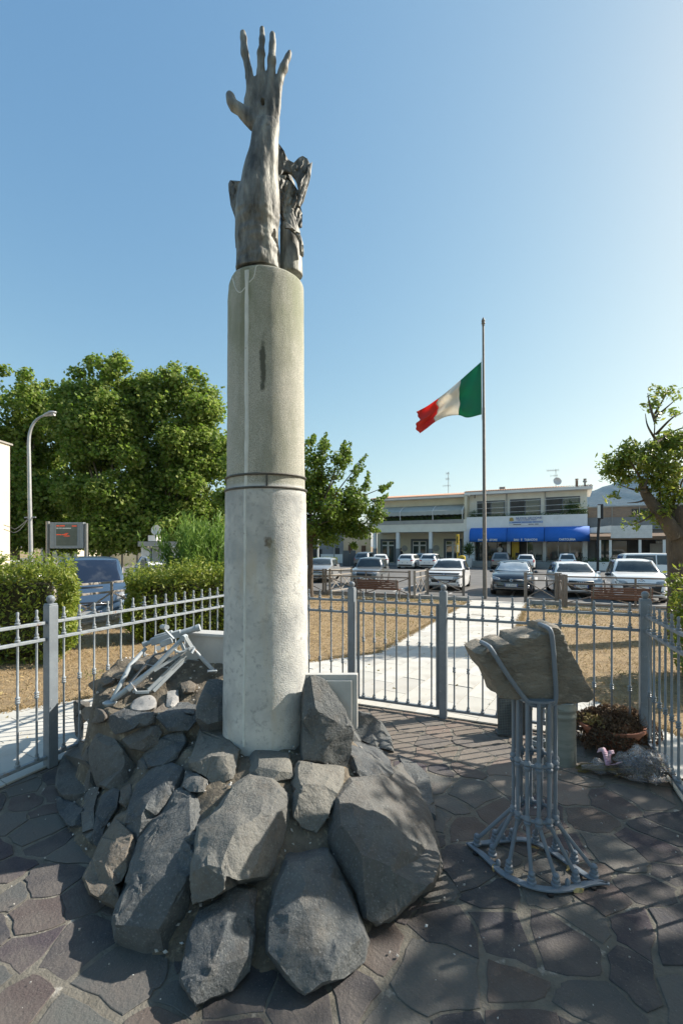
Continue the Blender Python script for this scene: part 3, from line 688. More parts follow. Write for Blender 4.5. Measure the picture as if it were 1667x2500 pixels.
# ------------------------------------------------------------------ column
def colmat():
    m = mat('column_stone', (.50, .50, .46)); t = m.node_tree; L = t.links.new; b = t.nodes['Principled BSDF']; b.inputs['Roughness'].default_value = .9
    tc = _n(t, 'ShaderNodeTexCoord').outputs['Object']; sx = _n(t, 'ShaderNodeSeparateXYZ'); L(tc, sx.inputs[0])
    def noi(s, d=6, st=None):
        n = _n(t, 'ShaderNodeTexNoise'); n.inputs['Scale'].default_value = s; n.inputs['Detail'].default_value = d; n.inputs['Roughness'].default_value = .6
        v = tc
        if st: mp = _n(t, 'ShaderNodeMapping'); mp.inputs['Scale'].default_value = st; L(tc, mp.inputs[0]); v = mp.outputs[0]
        L(v, n.inputs['Vector']); return n.outputs[0]
    def rng(s, a, c, d=0, e=1):
        r = _n(t, 'ShaderNodeMapRange'); L(s, r.inputs[0])
        for i, q in enumerate((a, c, d, e)): r.inputs[i + 1].default_value = q
        return r.outputs[0]
    def mix(f, a, c):
        x = _n(t, 'ShaderNodeMix', data_type='RGBA'); L(f, x.inputs[0])
        for i, q in ((6, a), (7, c)):
            if hasattr(q, 'node'): L(q, x.inputs[i])
            else: x.inputs[i].default_value = (*q, 1)
        return x.outputs[2]
    def mul(a, c):
        x = _n(t, 'ShaderNodeMath', operation='MULTIPLY'); L(a, x.inputs[0])
        if hasattr(c, 'node'): L(c, x.inputs[1])
        else: x.inputs[1].default_value = c
        return x.outputs[0]
    z = sx.outputs[2]
    up = rng(z, 2.14, 2.16)                                        # pebble-dash above the rings, rubbed render below
    low = mix(rng(noi(4.5), .40, .66), (.62, .62, .585), (.45, .46, .45))
    low = mix(rng(noi(9, 6, (1, 1, .4)), .55, .75), low, (.56, .56, .53))
    low = mix(rng(noi(2.8, 9), .47, .66), low, (.36, .37, .365))
    low = mix(rng(noi(26, 8), .54, .70), low, (.33, .335, .33))
    low = mix(rng(noi(5, 7, (1, 1, .25)), .56, .70), low, (.52, .48, .40))
    hi = mix(rng(noi(190, 3), .40, .60), (.29, .295, .25), (.53, .52, .455))
    hi = mix(rng(noi(6, 6, (1, 1, .5)), .45, .72), hi, (.29, .30, .24))
    col = mix(up, low, hi)
    moss = mul(mul(rng(z, 2.7, 3.5), up), rng(noi(5, 5, (1, 1, .35)), .40, .66))
    col = mix(mul(moss, .7), col, (.20, .235, .13))
    ang = _n(t, 'ShaderNodeMath', operation='ARCTAN2'); L(sx.outputs[1], ang.inputs[0]); L(sx.outputs[0], ang.inputs[1])
    def band(s, c, w, nz):                                         # soft window round c
        d = _n(t, 'ShaderNodeMath', operation='SUBTRACT'); L(s, d.inputs[0]); d.inputs[1].default_value = c
        a = _n(t, 'ShaderNodeMath', operation='ABSOLUTE'); L(d.outputs[0], a.inputs[0])
        q = _n(t, 'ShaderNodeMath', operation='ADD'); L(a.outputs[0], q.inputs[0]); L(mul(rng(nz, .3, .7, -.5, .5), w), q.inputs[1])
        return rng(q.outputs[0], w, w * .55)
    def ell(ca_, wa, cz, hz, nz, amp=.9):                          # ragged oval stain
        def sq_(s, c_, w_):
            d_ = _n(t, 'ShaderNodeMath', operation='SUBTRACT'); L(s, d_.inputs[0]); d_.inputs[1].default_value = c_
            e_ = _n(t, 'ShaderNodeMath', operation='DIVIDE'); L(d_.outputs[0], e_.inputs[0]); e_.inputs[1].default_value = w_
            return mul(e_.outputs[0], e_.outputs[0])
        s_ = _n(t, 'ShaderNodeMath', operation='ADD'); L(sq_(ang.outputs[0], ca_, wa), s_.inputs[0]); L(sq_(z, cz, hz), s_.inputs[1])
        q_ = _n(t, 'ShaderNodeMath', operation='ADD'); L(s_.outputs[0], q_.inputs[0]); L(rng(nz, .3, .7, -amp, amp), q_.inputs[1])
        return rng(q_.outputs[0], 1.15, .35)
    streak = rng(noi(9, 7, (3, 3, .16)), .50, .72)                  # rain streaks
    col = mix(mul(mul(streak, .34), up), col, (.21, .22, .185))
    st = ell(R(-85.5), .075, 2.88, .19, noi(17), .7)
    col = mix(mul(st, .85), col, (.055, .06, .045))
    st2 = mul(band(ang.outputs[0], R(-112), .16, noi(12)), rng(z, 2.75, 3.15))
    col = mix(mul(st2, .45), col, (.17, .18, .11))
    st3 = ell(R(-79), .10, 1.78, .042, noi(24), .9)
    col = mix(mul(st3, .85), col, (.12, .095, .065))
    st4 = ell(R(-73), .14, 1.66, .13, noi(9), .9)
    col = mix(mul(st4, .35), col, (.33, .31, .19))
    L(col, b.inputs['Base Color'])
    bm = _n(t, 'ShaderNodeBump'); bm.inputs['Strength'].default_value = .6; bm.inputs['Distance'].default_value = .008
    hgt = mix(up, noi(105, 8), noi(170, 4)); L(hgt, bm.inputs['Height']); L(bm.outputs[0], b.inputs['Normal'])
colmat()
column = thing('stone_column', 'tall round weathered stone column rising from the boulders', 'column', CC)
prof = [(.292, .30), (.290, .55), (.2865, .9), (.2815, 1.3), (.277, 1.7), (.273, 2.0), (.2715, 2.115), (.266, 2.13), (.2625, 2.15), (.2615, 2.35), (.260, 2.6), (.2585, 2.9), (.257, 3.2), (.256, 3.44), (.2555, 3.515), (.2535, 3.526), (.248, 3.53), (.01, 3.53)]
P2 = []
for (r0, z0), (r1, z1) in zip(prof, prof[1:]):
    k = max(1, int((z1 - z0) / .035))
    for q in range(k): P2.append((r0 + (r1 - r0) * q / k, z0 + (z1 - z0) * q / k))
P2.append(prof[-1])
o = MB().lathe(P2, n=120).build('shaft', 'column_stone', column)
for v in o.data.vertices:
    c = v.co; r = math.hypot(c.x, c.y)
    if r > .1:
        amp = .0028 if c.z < 2.13 else .0022
        a = math.atan2(c.y, c.x); t = noise.noise(c * 7) * 1.1 + noise.noise(c * 34) * .7
        k = 1 + t * amp / r
        if c.z > 3.40 and abs(a - R(-155)) < .42: k -= (c.z - 3.40) * .42 * (1 - abs(a - R(-155)) / .42) ** .5    # broken lip
        c.x *= k; c.y *= k
smo(o.data, 60)
mat('filler', (.66, .68, .64), (.55, .57, .54), 14, .85, bump=.3, bscale=60, c3=(.25, .22, .2), c3scale=26, c3lo=.66, c3hi=.72)
def rad(z):
    for (r0, z0), (r1, z1) in zip(prof, prof[1:]):
        if z0 <= z <= z1: return r0 + (r1 - r0) * (z - z0) / (z1 - z0)
    return .29
m = MB(); K = 90                                                    # the mended crack running down the front
for i in range(K + 1):
    z = 3.50 - (3.50 - .5) * i / K; w = (.0145 if z > 2.15 else .0095) * (1 + .28 * noise.noise(Vector((z * 9, 0, 0))))
    a0 = R(-109 + 1.3 * noise.noise(Vector((z * 2.2, 4, 0)))); rr = rad(z) + .0035
    for s, dr in ((-1, -.004), (-.6, .0005), (.6, .0005), (1, -.004)):
        a = a0 + s * w / rr; m.v.append(((rr + dr) * math.cos(a), (rr + dr) * math.sin(a), z))
for i in range(K):
    for j in range(3): k = i * 4 + j; m.f.append((k, k + 1, k + 5, k + 4))
m.build('crack_filler', 'filler', column, smooth=60)
m = MB()
for pts in ([(-109, 3.40), (-119, 3.37), (-128, 3.40), (-138, 3.49)], [(-105, 3.42), (-98, 3.45), (-95, 3.51), (-92, 3.52)]):
    m.tube([((rad(z) - .001) * math.cos(R(a)), (rad(z) - .001) * math.sin(R(a)), z) for a, z in [tuple(q) for q in bez([(a, z, 0) for a, z in pts], 8) for q in [(q.x, q.y)]]], .0045, 5)
m.build('crack_filler', 'filler', column, smooth=60)
mat('iron_band', (.07, .07, .062), (.12, .115, .1), 20, .6, metal=.3, bump=.3, bscale=50)
band_ = thing('iron_bands', 'pair of thin dark iron hoops clamped around the column', 'iron hoop', CC)
for z, r in ((2.213, .268), (2.128, .2735)):
    m = MB(); m.tube([(r * math.cos(2 * math.pi * i / 64), r * math.sin(2 * math.pi * i / 64), z + .006 * math.sin(2 * math.pi * i / 64 + 1)) for i in range(64)], .0075, 8, closed=True)
    m.build('hoop', 'iron_band', band_, smooth=60)
for a in (-80, -178): m = MB(); m.bar((.2735 * math.cos(R(a)), .2735 * math.sin(R(a)), 2.125), (.268 * math.cos(R(a)), .268 * math.sin(R(a)), 2.217), .011, .006, up=(math.cos(R(a)), math.sin(R(a)), 0)); m.build('strap', 'iron_band', band_)

# ------------------------------------------------------------------ bronze hand and arms
def bronze():
    m = mat('bronze', (.1, .1, .1)); t = m.node_tree; L = t.links.new; b = t.nodes['Principled BSDF']
    b.inputs['Roughness'].default_value = .62; b.inputs['Metallic'].default_value = .25
    tc = _n(t, 'ShaderNodeTexCoord').outputs['Object']
    mp = _n(t, 'ShaderNodeMapping'); mp.inputs['Scale'].default_value = (1, 1, .30); L(tc, mp.inputs[0])
    n = _n(t, 'ShaderNodeTexNoise'); n.inputs['Scale'].default_value = 11; n.inputs['Detail'].default_value = 8; n.inputs['Roughness'].default_value = .65; L(mp.outputs[0], n.inputs['Vector'])
    r = _n(t, 'ShaderNodeValToRGB'); e = r.color_ramp.elements; e[0].position = .36; e[0].color = (.06, .06, .054, 1); e[1].position = .66; e[1].color = (.32, .32, .28, 1)
    k = e.new(.5); k.color = (.165, .165, .15, 1); L(n.outputs[0], r.inputs[0]); L(r.outputs[0], b.inputs['Base Color'])
    q = _n(t, 'ShaderNodeTexNoise'); q.inputs['Scale'].default_value = 45; q.inputs['Detail'].default_value = 8; L(mp.outputs[0], q.inputs['Vector'])
    bm = _n(t, 'ShaderNodeBump'); bm.inputs['Strength'].default_value = .5; bm.inputs['Distance'].default_value = .012; L(q.outputs[0], bm.inputs['Height']); L(bm.outputs[0], b.inputs['Normal'])
bronze()
ZH = lambda x, y: (500 + x * .2807, 40 + y * .2806)
def hp(x, y, d=2.97): return pp(*ZH(x, y), d)
def rp(px, d=2.97): return px * .2807 / FP * d                      # zoom pixels to metres
def fused(parts, name, parent, vox=.0075, sm=3, disp=None):
    """several tapering limbs melted into one continuous skin"""
    m = MB()
    for p in parts: m.tube(*p[:2], n=p[2] if len(p) > 2 else 14, ref=(1, 0, 0))
    me = m.mesh(name); o = bpy.data.objects.new('tmp', me); COL.objects.link(o)
    q = o.modifiers.new('r', 'REMESH'); q.mode = 'VOXEL'; q.voxel_size = vox
    bpy.context.view_layer.update()
    me2 = bpy.data.meshes.new_from_object(o.evaluated_get(bpy.context.evaluated_depsgraph_get())); bpy.data.objects.remove(o)
    b = bmesh.new(); b.from_mesh(me2)
    for _ in range(sm): bmesh.ops.smooth_vert(b, verts=b.verts, factor=.5, use_axis_x=True, use_axis_y=True, use_axis_z=True)
    b.normal_update()
    if disp:
        for v in b.verts: v.co += v.normal * disp(v.co)
    M = local_matrix(parent).inverted()
    for v in b.verts: v.co = M @ v.co
    b.to_mesh(me2); b.free()
    me2.polygons.foreach_set('use_smooth', [True] * len(me2.polygons)); me2.name = name
    return obj(name, me2, 'bronze', parent)
def limb(rows, n=14, dd=0):
    """rows: x, y, half width px, depth offset, depth ratio"""
    pts = []; rs_ = []
    for x, y, w, do, ra in rows: pts.append(hp(x, y, 2.97 + do + dd)); rs_.append((rp(w), rp(w) * ra))
    return (pts, rs_, n)
statue = thing('bronze_sculpture', 'weathered bronze open hand raised on an arm with torn wrapped limbs', 'sculpture', CC + Vector((0, 0, 3.53)))
main = [
 limb([(465,2230,196,.02,.8),(462,2080,190,.02,.82),(458,1960,186,.015,.84),(458,1850,184,.01,.86),(462,1740,192,.0,.86),(465,1640,186,0,.86),(470,1530,176,0,.86),(478,1430,160,0,.86),(490,1320,145,0,.84),(505,1200,131,0,.8),(520,1090,122,0,.76),(530,1000,116,0,.7),(535,930,112,0,.62)], 20),
 limb([(530,1000,112,0,.6),(528,900,118,0,.5),(520,800,132,0,.42),(515,700,142,0,.36),(515,610,140,0,.33),(512,545,118,0,.33)], 20),
 # metacarpal ridges towards each finger
 limb([(440,880,50,-.005,.8),(408,700,46,-.01,.8),(396,560,40,-.012,.85),(384,500,36,-.012,.9)]),
 limb([(490,860,46,-.01,.8),(480,680,44,-.016,.8),(486,540,42,-.018,.9),(488,480,36,-.014,.9)]),
 limb([(560,860,46,-.008,.8),(566,680,44,-.012,.8),(566,560,42,-.012,.9),(574,490,36,-.01,.9)]),
 limb([(610,860,44,0,.8),(628,720,40,0,.8),(636,600,40,-.003,.9),(648,545,36,-.003,.9)]),
 # fingers: index, middle, ring, little
 limb([(388,540,40,-.01,.95),(382,470,35,-.012,.95),(364,390,31,-.016,1),(350,325,38,-.022,1),(344,270,29,-.022,1),(341,225,26,-.02,1),(338,192,30,-.016,1),(336,165,25,-.014,1),(332,140,20,-.012,1),(331,130,8,-.012,1)]),
 limb([(488,510,40,-.014,.95),(488,430,32,-.018,1),(488,365,32,-.024,1),(490,322,40,-.026,1),(494,270,28,-.024,1),(497,205,30,-.02,1),(499,160,24,-.014,1),(499,105,24,-.01,1),(498,88,14,-.01,1)]),
 limb([(574,510,40,-.01,.95),(580,440,32,-.014,1),(582,378,39,-.022,1),(584,320,28,-.02,1),(588,245,31,-.018,1),(590,195,24,-.014,1),(588,155,21,-.01,1),(587,138,9,-.01,1)]),
 limb([(645,575,38,-.003,.95),(662,510,32,-.006,1),(688,442,36,-.014,1),(705,400,25,-.012,1),(724,355,26,-.008,1),(740,312,18,-.004,1),(745,293,9,-.004,1)]),
 # thumb leaving the side of the palm
 limb([(470,960,52,0,.8),(430,930,62,-.005,.75),(370,870,58,-.01,.8),(310,810,50,-.014,.85),(255,780,46,-.016,.9),(232,745,44,-.014,.95),(224,700,38,-.01,1),(212,675,28,-.008,1),(206,664,12,-.008,1)]),
 limb([(400,800,60,0,.45),(390,730,50,0,.5),(420,640,60,0,.5)]),
]
holeC = hp(498, 712, 2.90)
def bdisp(p):
    t = noise.noise(Vector((p.x * 9, p.y * 9, p.z * 4))) * .006 + noise.noise(Vector((p.x * 30, p.y * 30, p.z * 12))) * .0028 + noise.noise(p * 60) * .0012
    dx, dz = p.x - holeC.x, p.z - holeC.z
    e = (dx / .0125) ** 2 + ((dz + dx * .5) / .024) ** 2
    if e < 1 and p.y < 2.99: t -= .035
    elif e < 2.4 and p.y < 2.99: t += .004
    # sinewy furrows along the forearm
    if 3.6 < p.z < 4.45: t += .004 * math.sin(p.x * 95 + p.z * 7) * (.5 + .5 * noise.noise(Vector((p.x * 6, 0, p.z * 3))))
    if 3.52 < p.z < 3.92 and p.y < 2.95:                           # folds at the elbow
        t += .010 * noise.noise(Vector((p.x * 13, 1, p.z * 24)))
    return t
fused(main, 'raised_hand', statue, .0066, 1, bdisp)
second = [
 limb([(748,2260,106,.10,1),(748,2120,104,.10,1),(745,1980,98,.10,1),(742,1880,92,.10,1),(736,1790,84,.11,1),(728,1690,82,.12,1),(720,1580,84,.13,1),(700,1470,86,.14,1),(680,1380,70,.14,1),(668,1290,54,.14,1),(660,1200,38,.14,1),(650,1140,18,.14,1)], 18)]
fused(second, 'wrapped_arm', statue, .0085, 2, lambda p: noise.noise(Vector((p.x * 10, p.y * 10, p.z * 5))) * .009 + (.0035 * math.sin((p.z + p.x * 2.2) * 120) * (1 if p.z > 3.86 else .1)) * (.4 + .6 * abs(noise.noise(p * 7))))
def flap(outline, d0, bow, name, thick=.018, fold=.005):
    """torn sheet with fluted folds"""
    n = len(outline); cx_ = sum(p[0] for p in outline) / n; cy_ = sum(p[1] for p in outline) / n
    xs = [p[0] for p in outline]; ys = [p[1] for p in outline]; extra = []
    for gx in np.arange(min(xs), max(xs), 16):
        for gy in np.arange(min(ys), max(ys), 22):
            ins = False
            for i in range(n):
                a, b = outline[i], outline[i - 1]
                if (a[1] > gy) != (b[1] > gy) and gx < (b[0] - a[0]) * (gy - a[1]) / (b[1] - a[1]) + a[0]: ins = not ins
            if ins: extra.append((float(gx) + rnd.uniform(-3, 3), float(gy) + rnd.uniform(-3, 3)))
    r2 = delaunay_2d_cdt([Vector(p) for p in list(outline) + extra], [(i, (i + 1) % n) for i in range(n)], [list(range(n))], 1, 1e-4)
    m = MB()
    for p in r2[0]:
        a = (p.x - cx_) * bow[0] + (p.y - cy_) * bow[1]
        m.v.append(tuple(hp(p.x, p.y, d0 + a + fold * math.sin(p.x * .16 + p.y * .05) + .01 * noise.noise(Vector((p.x * .02, p.y * .02, d0))))))
    m.f = [tuple(f) for f in r2[2]]
    o = m.build(name, 'bronze', statue, smooth=50, world=True)
    q = o.modifiers.new('s', 'SOLIDIFY'); q.thickness = thick; q.offset = 0
    return o
flap([(640,1115),(690,1180),(715,1250),(770,1280),(815,1240),(850,1222),(895,1245),(910,1290),(885,1330),(870,1400),(850,1490),(815,1510),(790,1430),(750,1370),(700,1350),(660,1390),(640,1300)], 3.06, (.0002, -.0001), 'torn_sheet')
flap([(930,1275),(918,1400),(890,1500),(860,1600),(830,1665),(800,1650),(815,1560),(820,1480),(870,1380),(895,1310)], 3.05, (.0006, 0), 'torn_sheet')
flap([(640,1390),(700,1390),(760,1440),(810,1520),(820,1640),(840,1720),(840,1840),(800,1840),(790,1860),(740,1800),(690,1770),(650,1680),(630,1500)], 3.04, (.0004, 0), 'torn_sheet', fold=.008)
flap([(230,1432),(320,1440),(330,1560),(300,1720),(280,1880),(290,2010),(275,2020),(262,1900),(265,1760),(235,1650),(216,1520),(214,1465)], 3.02, (-.0006, 0), 'torn_sheet', fold=.007)
flap([(700,1795),(745,1822),(790,1870),(825,1895),(850,1990),(856,2090),(835,2070),(820,1960),(790,1900),(740,1850),(690,1840)], 2.985, (.0005, 0), 'torn_sheet')

# ------------------------------------------------------------------ marble plaques on the mound
pl = thing('marble_plaque', 'pale marble plaque with raised panel behind the upright dark rock', 'plaque', pp(812, 1760, 3.02))
A = pp(745, 1647, 3.04); B = pp(872, 1647, 3.0); dn = Vector((0, 0, -(.36)))
nrm = (B - A).cross(dn).normalized()
if nrm.y > 0: nrm = -nrm
def slabq(A, B, dn, th, nrm):
    m = MB(); q = [A, B, B + dn, A + dn]; m.add([p for p in q] + [p - nrm * th for p in q], [(0, 1, 2, 3), (7, 6, 5, 4), (0, 4, 5, 1), (1, 5, 6, 2), (2, 6, 7, 3), (3, 7, 4, 0)]); return m
slabq(A, B, dn, .05, nrm).build('slab', 'white_marble', pl, world=True, bevel=.004)
e = (B - A).normalized()
slabq(A + e * .02 + Vector((0, 0, -.035)) + nrm * .022, B - e * .035 + Vector((0, 0, -.035)) + nrm * .022, dn * .86, .020, nrm).build('raised_panel', 'white_marble', pl, world=True, bevel=.004)
pl2 = thing('marble_plaque', 'marble slab with moulded top edge behind the gun and column', 'plaque', pp(520, 1650, 3.8))
A = pp(452, 1549, 3.82); B = pp(600, 1566, 3.66); B.z = A.z
slabq(A, B, Vector((0, 0, -.55)), .10, (Vector((-(B - A).y * -1, -(B - A).x, 0))).normalized()).build('slab', 'white_marble', pl2, world=True, bevel=.006)
m = MB(); m.bar(A + Vector((-.01, .045, .012)), B + Vector((0, .045, .012)), .15, .026); m.build('moulding', 'white_marble', pl2, world=True, bevel=.006)

# ------------------------------------------------------------------ gun on its tripod
ZG = lambda x, y: (230 + x * .2105, 1500 + y * .2105)
def gq(x, y, d): return pp(*ZG(x, y), d)
gun = thing('machine_gun', 'old machine gun on a tripod painted pale grey, set on the mound', 'machine gun', gq(700, 900, 3.5))
def gpart(name, f, m='gun_paint', smooth=40, bevel=0): q = MB(); f(q); return q.build(name, m, gun, smooth=smooth, world=True, bevel=bevel)
foot = gq(205, 1010, 3.36); piv = gq(1040, 270, 3.56); rear = gq(585, 345, 3.66); muz = gq(1228, 150, 3.74)
gpart('leg', lambda q: q.tube([foot, gq(300, 830, 3.40), gq(420, 590, 3.52), gq(600, 395, 3.66)], [.0145, .0175, .0175, .015], 12))
gpart('leg', lambda q: q.tube([gq(235, 980, 3.36), gq(470, 805, 3.40), gq(700, 620, 3.45), piv], [.019, .022, .018, .018], 12))
gpart('leg', lambda q: q.tube([gq(1150, 400, 3.62), gq(1280, 540, 3.62), gq(1385, 650, 3.60)], [.012, .016, .014], 10))
gpart('foot_plate', lambda q: q.lathe([(.002, -.03), (.03, -.026), (.046, -.008), (.05, .002), (.044, .006), (.002, .008)], gq(185, 1020, 3.36), 18))
gpart('foot_plate', lambda q: q.box(gq(1370, 652, 3.60), (.075, .05, .012), rz=.3), bevel=.004)
gpart('brace', lambda q: (q.bar(gq(695, 655, 3.44), gq(1095, 400, 3.57), .012, .02), q.bar(gq(1095, 405, 3.57), gq(1165, 385, 3.60), .02, .025)))
gpart('channel_leg', lambda q: (q.bar(gq(630, 880, 3.42), gq(1060, 470, 3.58), .008, .03), q.bar(gq(690, 890, 3.43), gq(1075, 500, 3.6), .008, .03)), bevel=.002)
gpart('channel_web', lambda q: q.bar(gq(655, 885, 3.435), gq(1065, 485, 3.6), .03, .006), 'gun_dark')
gpart('clamp', lambda q: (q.bar(gq(430, 830, 3.38), gq(480, 900, 3.37), .012, .03), q.bar(gq(480, 905, 3.37), gq(640, 900, 3.4), .014, .018), q.tube([gq(395, 870, 3.37), gq(455, 820, 3.385)], .0265, 12)))
gpart('dark_rail', lambda q: (q.bar(gq(410, 800, 3.5), gq(700, 470, 3.66), .02, .01), q.bar(gq(700, 470, 3.66), gq(880, 420, 3.66), .02, .012)), 'gun_dark')  # bars in the dark gun colour behind the front legs
dirg = (muz - rear).normalized()
gpart('barrel_jacket', lambda q: q.tube([rear + (muz - rear) * .62, muz - dirg * .03, muz - dirg * .03, muz, muz + dirg * .004], [.025, .025, .030, .030, .02], 16))
gpart('receiver', lambda q: (q.bar(rear + (muz - rear) * .12, rear + (muz - rear) * .66, .052, .06), q.bar(rear + (muz - rear) * .18 + Vector((0, 0, .034)), rear + (muz - rear) * .5 + Vector((0, 0, .034)), .034, .022),
      q.bar(rear + (muz - rear) * .3 - Vector((0, .02, .04)), rear + (muz - rear) * .52 - Vector((0, .02, .03)), .05, .05)), bevel=.006)
gpart('breech_cap', lambda q: q.tube([rear - dirg * .012, rear + dirg * .02, rear + dirg * .02, rear + (muz - rear) * .14], [.021, .021, .017, .017], 14), 'gun_paint')
gpart('sight', lambda q: (q.bar(gq(820, 175, 3.55), gq(925, 285, 3.54), .022, .01), q.tube([gq(790, 145, 3.6), gq(845, 150, 3.5)], .0195, 14)))
gpart('cradle', lambda q: (q.tube([gq(930, 400, 3.52), gq(955, 430, 3.52), gq(995, 440, 3.52), gq(1050, 425, 3.54), gq(1085, 395, 3.55)], .0105, 8), q.bar(gq(1010, 330, 3.54), gq(1045, 410, 3.54), .012, .022), q.bar(gq(1060, 260, 3.55), gq(1140, 390, 3.6), .014, .028)))
gpart('pivot_bolt', lambda q: q.tube([piv + Vector((0, -.03, 0)), piv + Vector((0, .04, 0))], .022, 14))
gpart('trunnion', lambda q: q.tube([gq(750, 390, 3.56), gq(750, 390, 3.62)], .019, 14))
gpart('handle', lambda q: q.tube([gq(1165, 390, 3.58), gq(1130, 455, 3.54)], .0095, 8))
gpart('wire_tie', lambda q: (q.tube([gq(1080, 515, 3.6), gq(1215, 535, 3.62)], .0025, 5), q.tube([gq(600, 580, 3.6), gq(890, 625, 3.48)], .0025, 5)))

# ------------------------------------------------------------------ stone fragment on a barred stand
ZS = lambda x, y: (1080 + x * .3744, 1480 + y * .3744)
SCn = Vector((1.058, 2.50, 0)); stand = thing('barred_stand', 'blue-grey iron stand of slim splayed bars on an almond-shaped foot ring', 'stand', SCn)
tipA, tipB = gp(*ZS(150, 1565)), gp(*ZS(1090, 1835))
fr = [gp(*ZS(x, y)) for x, y in ((150,1565),(215,1620),(290,1690),(360,1760),(450,1815),(575,1865),(700,1890),(800,1888),(890,1870),(980,1845),(1090,1835))]
bk = [gp(*ZS(x, y)) for x, y in ((150,1565),(250,1555),(350,1538),(450,1528),(530,1530),(620,1555),(720,1610),(820,1680),(910,1745),(990,1795),(1090,1835))]
def ribbon(pts, w, z0, z1, q):
    pts = bez(pts, 4); n = len(pts); vs = []
    cen = SCn
    for i, p in enumerate(pts):
        t = (pts[min(i + 1, n - 1)] - pts[max(i - 1, 0)]); t.z = 0; t.normalize(); nn = Vector((-t.y, t.x, 0))
        if nn.dot(cen - p) < 0: nn = -nn
        ww = w * min(1, .25 + 6 * min(i, n - 1 - i) / n)
        for zz in (z0, z1):
            vs.append((p.x, p.y, zz)); vs.append((p.x + nn.x * ww, p.y + nn.y * ww, zz))
    fs = []
    for i in range(n - 1):
        a, b = i * 4, i * 4 + 4
        fs += [(a + 2, a + 3, b + 3, b + 2), (a, b, b + 1, a + 1), (a, a + 2, b + 2, b), (a + 1, b + 1, b + 3, a + 3)]
    fs += [(0, 1, 3, 2), (4 * n - 4, 4 * n - 2, 4 * n - 1, 4 * n - 3)]
    q.add(vs, fs)
for pts in (fr, bk):
    q = MB(); ribbon(pts, .036, .014, .024, q); q.build('foot_ring', 'stand_paint', stand, world=True, bevel=.002, smooth=35)
for p in (fr[1], fr[6], bk[2], bk[8], fr[9]): q = MB(); q.lathe([(.016, .002), (.016, .014)], (p.x, p.y, 0), 8); q.build('pad', 'hinge_black', stand, world=True)
RR = .108
def ring(z, r): 
    q = MB(); q.tube([(SCn.x + r * math.cos(2 * math.pi * i / 40), SCn.y + r * math.sin(2 * math.pi * i / 40), z) for i in range(40)], .0105, 8, closed=True); q.build('ring', 'stand_paint', stand, world=True, smooth=60)
ring(.589, RR - .005); ring(.297, RR - .005)
feet = [(210,1575),(310,1650),(420,1760),(578,1845),(748,1860),(882,1828),(1003,1790),(872,1690),(745,1605),(605,1548),(445,1535),(330,1545)]
def knobs(z, x, y, tdir=None):
    return [(.0105, z - .032), (.019, z - .022), (.0205, z - .010), (.012, z - .004), (.0205, z + .004), (.019, z + .016), (.0105, z + .026)]
NB = len(feet)
fpos = [gp(x_, y_) for x_, y_ in [ZS(*f_) for f_ in feet]]
angs = sorted(range(NB), key=lambda i: math.atan2(fpos[i].y - SCn.y, fpos[i].x - SCn.x))
for k, i in enumerate(angs):
    f_ = fpos[i]; a = -math.pi + 2 * math.pi * (k + .5) / NB + math.atan2(0, 1)
    a = a + .06
    t_ = Vector((SCn.x + RR * math.cos(a), SCn.y + RR * math.sin(a), 0))
    q = MB(); q.tube([(t_.x, t_.y, .93), (t_.x, t_.y, .30)], .0105, 10)
    for z in (.589, .297): q.lathe(knobs(z, 0, 0), (t_.x, t_.y, 0), 10)
    fd = (f_ - SCn).normalized(); ft = f_ - fd * .012
    q.tube([(t_.x, t_.y, .300), (t_.x * .985 + ft.x * .015, t_.y * .985 + ft.y * .015, .285), (ft.x, ft.y, .055)], .0105, 10)
    q.lathe([(.024, .024), (.024, .034), (.017, .038), (.0195, .047), (.0195, .055), (.012, .06), (.0175, .068), (.0175, .076), (.0105, .084)], (ft.x, ft.y, 0), 10)
    q.build('bar', 'stand_paint', stand, smooth=45, world=True)
for x_, y_ in ((362,1712),(815,1842),(395,1538),(805,1650)):
    p = gp(*ZS(x_, y_)); q = MB(); q.lathe([(.014, .02), (.014, .036), (.009, .048), (.001, .054)], (p.x, p.y, 0), 8); q.build('bolt', 'stand_paint', stand, smooth=40, world=True)
q = MB(); q.lathe([(.012, .925), (.118, .925), (.12, .931), (.12, .939), (.012, .94)], (SCn.x, SCn.y, 0), 28); q.build('top_plate', 'stand_paint', stand, smooth=40, world=True)
SO = [(215,310),(262,288),(300,272),(330,285),(345,262),(372,250),(405,243),(440,240),(462,252),(480,212),(520,200),(560,198),(590,190),(640,178),(690,180),(700,142),(730,132),(760,130),(790,170),(808,215),(832,270),(865,335),(900,400),(920,442),(945,490),(975,540),(1000,590),(975,622),(930,632),(870,645),(820,640),(780,650),(690,640),(600,630),(490,618),(380,608),(352,560),(330,500),(300,455),(270,420),(240,362)]
def dS(u, v): return pp(u, v, 2.40 - (1620 - v) * .00035)
frag = thing('stone_fragment', 'jagged grey-brown stone fragment strapped to the top of the barred stand', 'stone block', SCn + Vector((0, 0, .94)))
